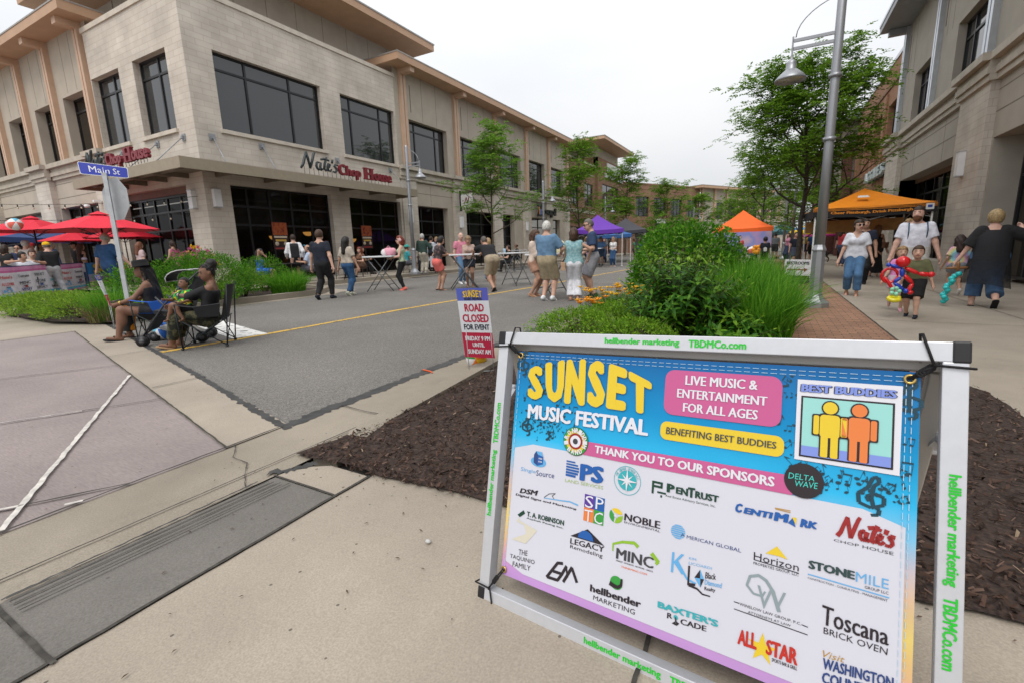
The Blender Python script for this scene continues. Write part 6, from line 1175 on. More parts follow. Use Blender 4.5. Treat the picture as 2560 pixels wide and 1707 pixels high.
for k in range(3): mb.box(-1.45, 1.45, -1.462, -1.448, 2.16-.035*k, 2.175-.035*k)
rect_text(mb, 'Cheer Pittsburgh. Drink Pittsburgh.', -1.0, .95, 1.98, 2.08, lambda u, v, z: (u, -1.4635, v-.03*(1-abs(u)/1.4)), 0, .04); mb.build('valance_lettering', M('tent_gold2', (.70, .24, .02), .7), PT)
mb = MB(); mb.box(1.2, 1.38, -1.463, -1.45, 2.0, 2.16); mb.box(1.24, 1.34, -1.466, -1.4635, 2.05, 2.12, 1); mb.build('maker_patch', [m_white, M('patch_blue', (.03, .06, .3))], PT); mb = MB(); mb.add([(-.3, -.95, 2.465), (.0, -.95, 2.465), (-.03, -.8, 2.53), (-.27, -.8, 2.53)], [(0, 1, 2, 3)]); mb.build('roof_emblem', m_white, PT)
mb = MB(); mb.box(-1.37, 1.37, 1.3, 1.31, 1.5, 1.9); mb.build('back_valance', M('tent_tan', (.42, .24, .09), .8), PT)
# ---- umbrellas
m_umb = M('umbrella_red', (.62, .012, .035), .7, var=.08)
def umbrella():
 t = thing('patio_umbrella', 'nearest red patio umbrella over the banner fence beside the street sign post', 'umbrella', (-15.6, 5.95, .17), group='red patio umbrellas'); n_ = 8; mb = MB(); vs = []; r_ = 1.32
 for j_ in range(5):
  q_ = j_/4
  for i in range(16): a = R(22.5*i); k = 1 if i % 2 == 0 else .925; vs.append((r_*q_*math.cos(a)*k, r_*q_*math.sin(a)*k, 2.36-.42*q_**1.1-(.015*q_ if i % 2 else 0)))
 mb.add(vs, [(j_*16+i, (j_+1)*16+i, (j_+1)*16+(i+1) % 16, j_*16+(i+1) % 16) for j_ in range(4) for i in range(16)]); mb.build('canopy', m_umb, t)
 mb = MB(); mb.add([(0, 0, 2.43)]+[(.24*math.cos(R(45*i)), .24*math.sin(R(45*i)), 2.33) for i in range(8)], [(0, 1+i, 1+(i+1) % 8) for i in range(8)]); mb.build('vent', m_umb, t)
 mb = MB(); mb.tube([(0, 0, 0), (0, 0, 2.42)], .022, 8); mb.build('pole', m_plas, t)
 mb = MB(); [mb.bar((0, 0, 2.3), (r_*.98*math.cos(R(45*i)), r_*.98*math.sin(R(45*i)), 1.925), .015) for i in range(8)]; [mb.bar((0, 0, 1.75), (.66*math.cos(R(45*i)), .66*math.sin(R(45*i)), 2.07), .012) for i in range(8)]; mb.build('rib', m_plas, t)
 mb = MB(); mb.lathe([(.3, 0), (.3, .05), (.06, .09), (.04, .3)], n=16); mb.build('base', m_plas, t); return t
UM = umbrella()
for x, y, sc_, lab in ((-23.3, 6.9, 1.12, 'large red umbrella at the left edge of the picture'), (-22.6, 9.3, 1.0, 'red umbrella half hidden behind the nearest one'), (-27.6, 9.5, 1.0, 'low red umbrella behind the man in the red cap'), (-30.5, 8.0, 1.05, 'red umbrella at the far left beneath the large one')): dup(UM, (x, y, G(x, y)+.02), R(10*x), lab, scale=sc_)
RU = thing('beach_umbrella', 'yellow blue and magenta striped umbrella behind the right hand tree trunk', 'umbrella', (2.1, 34.5, 0)); mb = MB(); mb.lathe([(1.25, 1.55), (1.2, 1.72), (1.1, 1.84)], n=16); mb.lathe([(1.28, 1.4), (1.25, 1.55)], n=16, mi=2); mb.lathe([(1.1, 1.84), (.8, 1.98)], n=16, mi=1); mb.lathe([(.8, 1.98), (.4, 2.08), (.02, 2.12)], n=16); mb.build('canopy', [M('stripe_yellow', (.75, .5, .02)), M('stripe_blue', (.06, .3, .65)), M('stripe_magenta', (.4, .03, .18))], RU); mb = MB(); mb.tube([(0, 0, 0), (0, 0, 2.1)], .02, 6); mb.build('pole', m_white, RU)
# ---- patio banner fence
def fence(label, P0, P1, blue, seed):
 P0, P1 = Vector(P0), Vector(P1); base = (P0.x, P0.y, G(P0.x, P0.y)); t = thing('banner_fence', label, 'banner', base); O = Vector(base); d = P1-P0; L = d.length; dn = d.normalized(); nn = Vector((dn.y, -dn.x))
 if nn.dot(-P0) < 0: nn = -nn
 def f(a, h, o=0): p = P0+dn*a+nn*o; return Vector((p.x, p.y, G(p.x, p.y)+h+.012*math.sin(a*2.1)))-O
 mb = MB(); n_ = 30
 for i in range(n_):
  a0, a1 = L*i/n_, L*(i+1)/n_; w0, w1 = .02*math.sin(a0*6.3), .02*math.sin(a1*6.3)
  for z0, z1, mi in ((.12, .17, 1), (.17, .24, 2), (.24, .86, 0), (.86, .92, 3), (.92, 1.02, 1 if not blue else 2)) if not blue else ((.12, .35, 4), (.35, .6, 5), (.6, 1.02, 6)): mb.add([f(a0, z0, w0), f(a1, z0, w1), f(a1, z1, w1), f(a0, z1, w0)], [(0, 1, 2, 3)], mi, True)
 b_ = mb.build('banner', [M('vinyl_white', (.62, .62, .68), .5), M('vinyl_pink', (.6, .25, .45), .5), M('vinyl_aqua', (.10, .42, .62), .5), M('vinyl_magenta', (.5, .12, .3), .5), M('vinyl_peach', (.6, .38, .4), .5), M('vinyl_lilac', (.35, .35, .55), .5), M('vinyl_blue', (.03, .2, .5), .5)], t)
 mb = MB(); rq = random.Random(seed)
 if not blue:
  items = [('TRUST', 'dgn'), ('CentiMark', 'blu'), ('Nate\'s', 'red'), ('Toscana', 'blk'), ('STONE', 'slate'), ("BAXTER'S", 'teal'), ('ALLSTAR', 'red'), ('MINC', 'char'), ('LEGACY', 'blk'), ('hellbender', 'blk'), ('KL', 'sky'), ('VISIT', 'navy')]
  for i, (tx, col) in enumerate(items*2):
   row = (i % 12)//4; c0 = (i % 4)+(4 if i >= 12 else 0); a0 = .12+c0*L/8+.02*row; w_ = L/8*.68; hh = (.70, .50, .30)[row]
   mb = MB(); rect_text(mb, tx, a0, a0+w_, hh, hh+.09, lambda u, v, z: f(u, v, .032), ink(col), .03)
   if row == 2:
    q_ = a0+w_/2; cc = ink(('blu', 'grn', 'sky', 'mar')[i % 4]); mb.add([f(q_-.12, hh+.10, .034), f(q_+.12, hh+.10, .034), f(q_, hh+.17, .034)], [(0, 1, 2)], cc)
   if row == 1: q_ = a0+w_/2; mb.add([f(q_-.1, hh-.05, .034), f(q_+.1, hh-.05, .034), f(q_+.1, hh-.03, .034), f(q_-.1, hh-.03, .034)], [(0, 1, 2, 3)], ink('blk'))
   mb.build('printed_logo', INKM, b_)
  mb = MB(); rect_text(mb, 'BENEFITING BEST BUDDIES', .2, L*.6, .185, .225, lambda u, v, z: f(u, v, .034), ink('wht'), .02)
 else: rect_text(mb, 'SUNSET', .35, L*.8, .62, .98, lambda u, v, z: f(u, v, .034), ink('yel'), .07); rect_text(mb, 'MUSIC FESTIVAL', .35, L*.8, .45, .56, lambda u, v, z: f(u, v, .034), ink('wht'), .04)
 mb.build('print', INKM, b_)
 mb = MB()
 for i in range(int(L/1.15)+1): a = min(L-.05, .06+i*1.15); mb.bar(f(a, -.01, -.05), f(a, 1.03, -.05), .045); mb.bar(f(a, .012, -.3), f(a, .012, .25), .06, .03)
 mb.bar(f(0, 1.02, -.05), f(L, 1.02, -.05), .04); mb.bar(f(0, .15, -.05), f(L, .15, -.05), .035); mb.build('railing', M('rail_navy', (.03, .05, .12), .5), t); return t
fence('white sponsor banner on a low fence behind the man in the yellow cap', (-17.6, 3.5), (-22.45, 7.75), False, 1)
fence('blue festival banner fence with yellow lettering behind the old man in blue', (-22.5, 7.9), (-26.5, 11.6), True, 2)
# ---- string lights with bulbs over the patio
for k, (a, b_, lab) in enumerate((((-34, 4, 4.6), (-18.2, 9.95, 3.5), 'string of bulbs running highest across the patio to the corner'), ((-33, 2, 3.9), (-19, 9.95, 2.95), 'string of bulbs sagging low over the red umbrellas'), ((-30, 5.5, 3.3), (-24.6, 10.05, 3.05), 'short string of bulbs in front of the left stone pier'))):
 a, b_ = Vector(a), Vector(b_); t = thing('string_light', lab, 'string light', a, group='string lights over the patio'); n_ = 24; P = [(a.lerp(b_, i/n_)-a)-Vector((0, 0, .45*4*(i/n_)*(1-i/n_))) for i in range(n_+1)]; mb = MB(); mb.tube(P, .008, 5); mb.build('cable', m_plas, t)
 for i in range(1, n_): p = P[i]; mb = MB(); mb.tube([p, p-Vector((0, 0, .10))], .022, 6); sk_ = mb.build('socket', m_plas, t); mg = MB(); mg.ball(p-Vector((0, 0, .135)), .035, 8, sc=(.9, .9, 1.2)); mg.build('bulb', M('bulb_glass', (.6, .52, .42), .2, var=0), sk_)
# ---- beach balls
BC = [M('ball_'+k, v, .3, var=0) for k, v in (('white', (.75, .75, .75)), ('coral', (.75, .14, .1)), ('aqua', (.1, .42, .6)), ('orange', (.85, .22, .02)), ('yellow', (.8, .5, .02)), ('green', (.02, .3, .06)), ('blue', (.03, .15, .55)))]
def beach_ball(label, c, r_, cols, tilt, group=None):
 t = MB(); n_ = 24; m_ = 12; rot = Matrix.Rotation(tilt[0], 3, 'X') @ Matrix.Rotation(tilt[1], 3, 'Y')
 vs = [rot @ Vector((math.sin(math.pi*i/m_)*math.cos(2*math.pi*k/n_)*r_, math.sin(math.pi*i/m_)*math.sin(2*math.pi*k/n_)*r_, math.cos(math.pi*i/m_)*r_)) for i in range(m_+1) for k in range(n_)]
 for i in range(m_):
  for k in range(n_): t.f.append((i*n_+k, (i+1)*n_+k, (i+1)*n_+(k+1) % n_, i*n_+(k+1) % n_)); t.m.append(cols[(k*6//n_) % len(cols)]); t.sm.append(True)
 t.v = [tuple(v) for v in vs]; o = t.build('beach_ball', BC, smooth=True); o.location = c; tag(o, label, 'beach ball', group)
beach_ball('coral white and blue beach ball hanging above the left red umbrella', (-21.4, 5.93, 2.57), .19, [1, 0, 2, 0], (.4, 1.2)); beach_ball('pale beach ball partly behind the hanging coral one', (-21.75, 5.95, 2.58), .16, [0, 1, 0, 2], (1.2, .3))
beach_ball('orange yellow and green beach ball lying behind the road closed sign', (-2.70, 4.08, .135), .115, [3, 4, 5, 0], (1.5, .5)); beach_ball('white and blue beach ball under the black folding chair', (-7.98, 3.56, .22), .13, [0, 6, 0, 2], (1.1, .5)); beach_ball('blue green and white beach ball beside the boy in the jersey', (-.82, 26.9, .78), .24, [6, 5, 0, 1], (1, .8))
# ---- high folding tables in the road
m_tab = M('table_white', (.66, .67, .69), .5, var=.03); m_leg = M('table_grey_leg', (.16, .17, .18), .45, .3)
def high_table():
 t = thing('folding_table', 'high white folding table with the pink bag', 'table', (-10.6, 10.95, .117), R(25), 'high folding tables in the road'); mb = MB(); mb.box(-.46, .46, -.40, .40, 1.03, 1.075); bevel(mb.build('tabletop', m_tab, t), .012)
 for s_ in (-.3, .3):
  mb = MB(); mb.tube([(-.42, s_, 0), (.36, s_, 1.03)], .015, 8); mb.build('leg', m_leg, t); mb = MB(); mb.tube([(.42, s_, 0), (-.36, s_, 1.03)], .015, 8); mb.build('leg', m_leg, t)
 mb = MB(); mb.tube([(-.25, -.3, .2), (-.25, .3, .2)], .012, 6); mb.tube([(.25, -.3, .2), (.25, .3, .2)], .012, 6); mb.tube([(.02, -.3, .5), (.02, .3, .5)], .012, 6); mb.build('stretcher', m_leg, t); return t
HT = high_table()
for x, y, rz, lab in ((-8.35, 12.15, 40, 'high white folding table under the arms of the bent man'), (-7.45, 13.9, -25, 'high white folding table holding a cup behind the bent man'), (-4.95, 11.0, -20, 'high white folding table ringed by the group of four'), (-9.0, 26.4, 10, 'far white folding table with pink papers under the purple tent'), (-13.0, 24.5, 5, 'low white table in front of the seated man in black')): dup(HT, (x, y, G(x, y)), R(rz), lab)
# ================================================================== VEGETATION
LF1 = (.03, .10, .008), (.055, .17, .014), (.12, .27, .03)
m_wei = M_leaf('leaf_weigela', (.018, .075, .006), (.04, .145, .010), (.13, .29, .02), .3, .42); m_big = M_leaf('leaf_shrub', (.03, .125, .006), (.065, .22, .012), (.16, .36, .025), .38)
m_box = M_leaf('leaf_boxwood', (.08, .2, .010), (.16, .33, .02), (.30, .48, .04), .38); m_grs = M_leaf('blade_green', (.05, .18, .010), (.10, .30, .02), (.22, .47, .045), .45, .5)
m_tree = M_leaf('leaf_locust', (.065, .15, .010), (.125, .245, .018), (.22, .38, .04), .5, .6); m_tree2 = M_leaf('leaf_locust_light', (.09, .2, .02), (.15, .30, .035), (.25, .42, .06), .48, .55); m_tree3 = M_leaf('leaf_dark', (.04, .105, .012), (.07, .16, .018), (.12, .25, .03), .42, .55)
m_bark = M('bark_grey', (.055, .045, .036), .95, var=.35, scale=14, bump=.5, bscale=40); m_bark2 = M('bark_light', (.13, .105, .08), .95, var=.3, scale=14, bump=.4, bscale=40)
m_stem = M('stem_green', (.12, .14, .04), .7); m_dry = M_leaf('blade_dry', (.14, .10, .05), (.24, .18, .09), (.34, .27, .15), .3, .7); m_twig = M('twig_brown', (.06, .04, .025), .9)
def unit(a): return a/np.maximum(1e-9, np.linalg.norm(a, axis=-1, keepdims=True))
def leaves(name, p, d, n, L, w, mats, parent, shape='diamond', droop=.12, fold=.12, mi=None):
 p = np.asarray(p, float); K = len(p); d = unit(np.asarray(d, float)); n = np.asarray(n, float); n = unit(n-d*np.sum(n*d, 1, keepdims=True)); s = np.cross(d, n)
 L = np.broadcast_to(np.asarray(L, float), (K,))[:, None]; w = np.broadcast_to(np.asarray(w, float), (K,))[:, None]*L
 if shape == 'diamond':
  V = np.stack([p, p+d*L*.45+s*w/2+n*w*fold, p+d*L-n*L*droop, p+d*L*.45-s*w/2+n*w*fold], 1).reshape(-1, 3)
  F = np.array([0, 1, 2, 0, 2, 3]); nv, lt = 4, [3, 3]
 else:
  q = lambda t, a: p+d*L*t-n*L*droop*t*t+s*w*a+n*w*abs(a)*fold*2
  V = np.stack([p, q(.28, .46), q(.62, .36), q(1, 0), q(.62, -.36), q(.28, -.46), q(.3, 0), q(.64, 0)], 1).reshape(-1, 3)
  F = np.array([0, 1, 6, 1, 2, 7, 6, 2, 3, 7, 0, 6, 5, 6, 7, 4, 5, 7, 3, 4]); nv, lt = 8, [3, 4, 3, 3, 4, 3]
 FF = (F[None]+nv*np.arange(K)[:, None]).ravel(); LT = np.tile(lt, K)
 return npmesh(name, V, FF, LT, mats, parent, mi=None if mi is None else np.repeat(mi, len(lt)))
def lumps(rng, k, r, h): return [(rng.normal(size=3)*np.array([r*.5, r*.5, h*.2])+np.array([0, 0, h*.55]), rng.uniform(.28, .5)*r) for _ in range(k)]
def shrub(label, x, y, r, h, nl, mat, ls, seed, name='shrub', group=None, wr=.45, shape='diamond', sprig=.12, sq=1., dz=.05, cat='shrub'):
 """dense leafy mound: uneven lumps, leaves through the outer shell, a few sprigs standing out, stems inside"""
 rng = np.random.default_rng(seed); t = thing(name, label, cat, (x, y, G(x, y)+dz), group=group)
 th = rng.uniform(0, 2*np.pi, nl); cz = rng.uniform(-.35, 1, nl); sz = np.sqrt(1-cz**2); dr = np.stack([sz*np.cos(th), sz*np.sin(th)*sq, cz], 1)
 ph = rng.uniform(0, 6.3, 6); bump_ = 1+.13*np.sin(3*th+ph[0])*sz+.10*np.sin(5*th+ph[1]+4*cz)+.08*np.sin(9*th+ph[2]+7*cz)+.05*np.sin(15*th+ph[3]-9*cz)
 rad = bump_*(1-.33*rng.random(nl)**2.4)
 P = dr*rad[:, None]*np.array([r, r, h*.62])+np.array([0, 0, h*.38]); P[:, 2] = np.maximum(P[:, 2], .02)
 D = unit(dr*np.array([1, 1, .8])+rng.normal(size=(nl, 3))*.55+np.array([0, 0, .45])); Nn = unit(dr*.5+np.array([0, 0, .8])+rng.normal(size=(nl, 3))*.4); L = ls*rng.uniform(.6, 1.25, nl)
 sp, sd, sn, sl = [], [], [], []; mb = MB()
 for k in range(int(nl*sprig/14)):
  a, c_ = rng.uniform(0, 6.28), rng.uniform(.1, 1); s_ = math.sqrt(1-c_*c_); o = np.array([s_*math.cos(a)*r, s_*math.sin(a)*r*sq, c_*h*.62+h*.38])*.93; v = unit(np.array([[s_*math.cos(a)*.6, s_*math.sin(a)*.6, .9]])+rng.normal(size=(1, 3))*.2)[0]; LL = rng.uniform(.08, .2)*(.5+h*.5)
  mb.tube([tuple(o-v*.08), tuple(o+v*LL)], .003, 4)
  for j in range(9): q_ = j/8; e = rng.normal(size=3)*.5; sp.append(o+v*LL*q_); sd.append(v*(.5+.5*q_)+e*.8); sn.append(np.array([0, 0, 1.])+e*.3); sl.append(ls*(1-.4*q_))
 if sp: P = np.vstack([P, sp]); D = np.vstack([D, sd]); Nn = np.vstack([Nn, sn]); L = np.concatenate([L, sl])
 leaves('foliage', P, D, Nn, L, wr, mat, t, shape)
 for k in range(14):
  a = rng.uniform(0, 6.28); q_ = rng.uniform(.3, .8); mb.tube([(.06*math.cos(a), .06*math.sin(a), -.03), (q_*r*.5*math.cos(a), q_*r*.5*math.sin(a), h*.4), (q_*r*math.cos(a), q_*r*math.sin(a), h*.75)], [.011, .008, .004], 5, 1)
 mb.build('stems', [m_stem, m_twig], t, uv=False); return t
def grass(label, x, y, r, h, nb, mat, seed, w=.007, lean=.75, dz=.03, sx=1., sy=1., flowers=None, name='ornamental_grass', dry=0, group=None, cat='grass'):
 rng = np.random.default_rng(seed); t = thing(name, label, cat, (x, y, G(x, y)+dz), group=group)
 def blades(nb, h, r, w, lean, mat, nm):
  a = rng.uniform(0, 6.28, nb); rr_ = r*np.sqrt(rng.random(nb))*.55; o = np.stack([rr_*np.cos(a)*sx, rr_*np.sin(a)*sy, np.zeros(nb)], 1); a2 = a+rng.normal(size=nb)*.7
  out = np.stack([np.cos(a2)*sx**.5, np.sin(a2)*sy**.5, np.zeros(nb)], 1); Ln = h*rng.uniform(.6, 1.18, nb)[:, None]; k = (lean*rng.uniform(.15, 1.2, nb)*(rr_/(r*.55)*.7+.3))[:, None]; side = np.stack([-np.sin(a2), np.cos(a2), np.zeros(nb)], 1)
  side = unit(side+rng.normal(size=(nb, 3))*.5); V = []
  for q_ in (0, .3, .55, .8, 1.0):
   c = o+out*Ln*k*(q_**1.9)*.75+np.array([0, 0, 1.])*Ln*(q_-.42*k*q_**2.6); ww = w*(1-.25*q_ if q_ < .7 else (1-q_)*2.3+.06)*rng.uniform(.7, 1.2, (nb, 1)); V += [c-side*ww/2, c+side*ww/2]
  V = np.stack(V, 1).reshape(-1, 3); F = np.array([[2*i, 2*i+1, 2*i+3, 2*i+2] for i in range(4)]).ravel(); npmesh(nm, V, (F[None]+10*np.arange(nb)[:, None]).ravel(), np.full(nb*4, 4), mat, t)
 blades(nb, h, r, w, lean, mat, 'blades')
 if dry: blades(dry, h*.6, r*1.1, w, lean*1.3, m_dry, 'dry_blades')
 if flowers:
  cm, nf, fs = flowers; mb = MB(); fl = []
  for k in range(nf):
   a = rng.uniform(0, 6.28); q_ = rng.uniform(.2, 1.0)*r; z = h*rng.uniform(.8, 1.12); p = np.array([q_*math.cos(a)*sx, q_*math.sin(a)*sy, z]); mb.tube([(p[0]*.4, p[1]*.4, 0), (p[0]*.8, p[1]*.8, z*.6), tuple(p)], .0035, 4)
   for j in range(6): b_ = 1.05*j; fl.append((p, np.array([math.cos(b_), math.sin(b_), .9])))
  mb.build('flower_stem', m_stem, t, uv=False); fl_p = np.array([f[0] for f in fl]); fl_d = np.array([f[1] for f in fl]); leaves('flower', fl_p, fl_d, np.tile([[0, 0, 1.]], (len(fl), 1)), fs, .5, cm, t, 'leaf6', .3)
 return t
# foreground bed, right
def weigela(label, x, y, r, h, ns, seed):
 rng = np.random.default_rng(seed); t = thing('shrub', label, 'shrub', (x, y, G(x, y)+.03)); P, D, Nn, L, mb = [], [], [], [], MB()
 for k in range(ns):
  a = rng.uniform(0, 6.28); q_ = math.sqrt(rng.random()); hh = h*(1.12-.55*q_**2)*rng.uniform(.75, 1.12); o = np.array([.25*r*q_*math.cos(a), .25*r*q_*math.sin(a), 0]); e = np.array([r*q_*math.cos(a)*1.05, r*q_*math.sin(a)*1.05, hh]); c_ = np.array([r*q_*.55*math.cos(a), r*q_*.55*math.sin(a), hh*.6]); az = rng.uniform(0, 3)
  f = lambda s_: (1-s_)**2*o+2*s_*(1-s_)*c_+s_*s_*e
  mb.tube([tuple(f(s_/5)) for s_ in range(6)], [.007, .006, .005, .004, .003, .002], 5, 0 if rng.random() < .6 else 1); nn_ = rng.integers(11, 16)
  for j in range(nn_):
   s_ = .22+.78*j/(nn_-1); p = f(s_); tg = unit((f(min(1, s_+.02))-f(s_-.02))[None])[0]; az += 1.57+rng.normal()*.2; top = s_ > .93
   for sg in (0, math.pi): u = unit(np.cross(tg, [0.3, .2, 1])[None])[0]; v = np.cross(tg, u); dv = u*math.cos(az+sg)+v*math.sin(az+sg); P.append(p); D.append(dv*(1-.55*top)+tg*(.45+.6*top)+rng.normal(size=3)*.12); Nn.append(tg*.7+np.array([0, 0, .7])); L.append((.128-.045*abs(s_-.6)*2)*rng.uniform(.75, 1.2)*(.55 if top else 1))
 P, D, Nn, L = map(np.array, (P, D, Nn, L)); zmax = P[:, 2]; mi = ((zmax > np.quantile(zmax, .93)) | (L < .055)).astype(int)
 leaves('foliage', P, D, Nn, L, .38, [m_wei, m_box], t, 'leaf6', .22, .1, mi); mb.build('stems', [m_stem, m_twig], t, uv=False)
weigela('broad leaved dark green shrub with upright shoots right behind the banner frame', -.98, 6.1, .78, 1.1, 150, 5); weigela('low dark leaved shrub under the right half of the frame top bar', -.35, 5.95, .55, .42, 60, 6)
shrub('tall dense bright green shrub rising behind the foreground bed', -1.42, 9.3, .98, 1.5, 13000, m_big, .072, 21, wr=.55, sprig=.07)
shrub('yellow green boxwood nearest the road closed sign', -2.12, 5.55, .52, .40, 5200, m_box, .032, 22, 'boxwood', 'boxwoods in the right bed', .55, cat='boxwood'); shrub('yellow green boxwood between the daylilies and the dark shrub', -1.70, 6.3, .5, .43, 5200, m_box, .032, 23, 'boxwood', 'boxwoods in the right bed', .55, cat='boxwood'); shrub('low boxwood seen below the frame top bar', -1.35, 5.25, .5, .36, 4600, m_box, .032, 24, 'boxwood', 'boxwoods in the right bed', .55, cat='boxwood')
for i, (x, y, r, h, n, lab) in enumerate(((-.05, 6.45, .6, .85, 1500, 'arching green grass clump nearest the brick path and the frame'), (-.38, 7.0, .62, .98, 1900, 'tall green grass clump just behind the dark leaved shrub'), (.05, 7.5, .55, .9, 1300, 'green grass clump leaning over the brick path edge'), (-.25, 8.7, .65, 1.0, 1300, 'green grass clump in the middle of the row beside the path'), (-.1, 9.9, .65, 1.0, 1100, 'green grass clump before the restrooms sign'), (-.3, 11.3, .7, 1.0, 900, 'farthest green grass clump in the right bed'))): grass(lab, x, y, r, h, int(n*.8), m_grs, 30+i, .012, .85, group='ornamental grasses along the brick path')
grass('clump of yellow and orange daylilies at the road edge of the right bed', -2.2, 7.6, .6, .5, 700, m_grs, 41, .011, .9, flowers=([M_leaf('petal_yellow', (.75, .42, .01), (.8, .5, .02), (.8, .28, .01), .3)], 52, .085), name='daylily', cat='daylily')
grass('few orange daylilies hanging over the kerb beside the white trousers', -2.42, 7.0, .3, .36, 160, m_grs, 42, .011, .9, flowers=([M_leaf('petal_orange', (.8, .25, .01), (.85, .33, .01), (.8, .42, .02), .3)], 16, .09), name='daylily', cat='daylily')
shrub('low ground cover mound at the foot of the restrooms sign', .7, 16.6, .6, .2, 1500, m_tree3, .05, 43, 'ground_cover_plant', cat='plant')
# left bed
for i, (x, y, r, h, lab) in enumerate(((-15.4, 4.3, .75, .38, 'low yellow green hedge shrub at the far left end of the bed'), (-14.2, 4.15, .8, .44, 'second low hedge shrub from the left in the corner bed'), (-13.1, 4.1, .8, .46, 'low hedge shrub in the middle of the corner bed'), (-12.05, 4.05, .75, .44, 'low hedge shrub next to the tall grass clump'))): shrub(lab, x, y, r, h, 4200, M_leaf('leaf_spirea', (.10, .2, .015), (.17, .32, .03), (.32, .46, .05), .4), .05, 50+i, 'hedge_shrub', 'low hedge shrubs in the corner bed', .42, cat='shrub')
grass('green grass clump with dry straw at its base beside the seated woman', -11.15, 4.1, .55, .72, 800, m_grs, 60, .008, .8, dry=900)
shrub('leafy green shrub behind the second road closed sign', -13.0, 5.5, .8, .95, 5000, m_big, .06, 61); shrub('large bright green shrub behind the two seated women', -12.5, 6.7, 1.15, 1.2, 9500, m_big, .06, 62, wr=.4); shrub('small yellow green plant at the foot of the street sign post', -10.7, 4.75, .45, .55, 1500, m_box, .06, 63)
shrub('rounded yellow green shrub on the kerb island', -12.95, 7.9, .62, .78, 5000, m_box, .04, 64, wr=.5); shrub('loose green shrub at the back of the kerb island', -13.9, 9.2, .75, 1.05, 3000, m_big, .07, 65, wr=.35)
shrub('small yellow shrub behind the shoulder of the woman with the baby', -11.9, 6.6, .45, .5, 1800, m_box, .045, 67, wr=.5)
grass('broad arching grass clump at the tip of the kerb island', -12.15, 8.75, .8, .72, 1700, m_grs, 66, .012, 1.0, dz=.08)
# flower urn by the corner pier
UR = thing('flower_urn', 'dark urn overflowing with pink and yellow flowers by the stone corner', 'planter', (-14.3, 7.55, .25)); mb = MB(); mb.lathe([(.18, 0), (.2, .05), (.26, .1), (.34, .4), (.38, .72), (.36, .72)], n=18); mb.build('pot', M('urn_charcoal', (.02, .02, .022), .5), UR)
rng = np.random.default_rng(70); K = 1500; a = rng.uniform(0, 6.28, K); q_ = np.sqrt(rng.random(K)); P = np.stack([.5*q_*np.cos(a), .5*q_*np.sin(a), .72+.62*np.sqrt(1-q_**2*.95)*rng.uniform(.5, 1, K)-.15*q_], 1); leaves('foliage', P, rng.normal(size=(K, 3))+[0, 0, .4], rng.normal(size=(K, 3))+[0, 0, 1], .06, .5, m_tree, UR)
K = 70; a = rng.uniform(0, 6.28, K); q_ = np.sqrt(rng.random(K)); pc = np.stack([.53*q_*np.cos(a), .53*q_*np.sin(a), .78+.6*np.sqrt(1-q_**2*.95)-.12*q_], 1); P = np.repeat(pc, 9, 0)+rng.normal(size=(K*9, 3))*.02; leaves('flower', P, rng.normal(size=(K*9, 3))+[0, 0, .5], rng.normal(size=(K*9, 3)), .05, .9, [M_leaf('petal_pink', (.5, .06, .22), (.65, .12, .35), (.7, .2, .45), .3), MATS['petal_yellow']], UR, mi=np.repeat((rng.random(K) < .2).astype(int), 9))
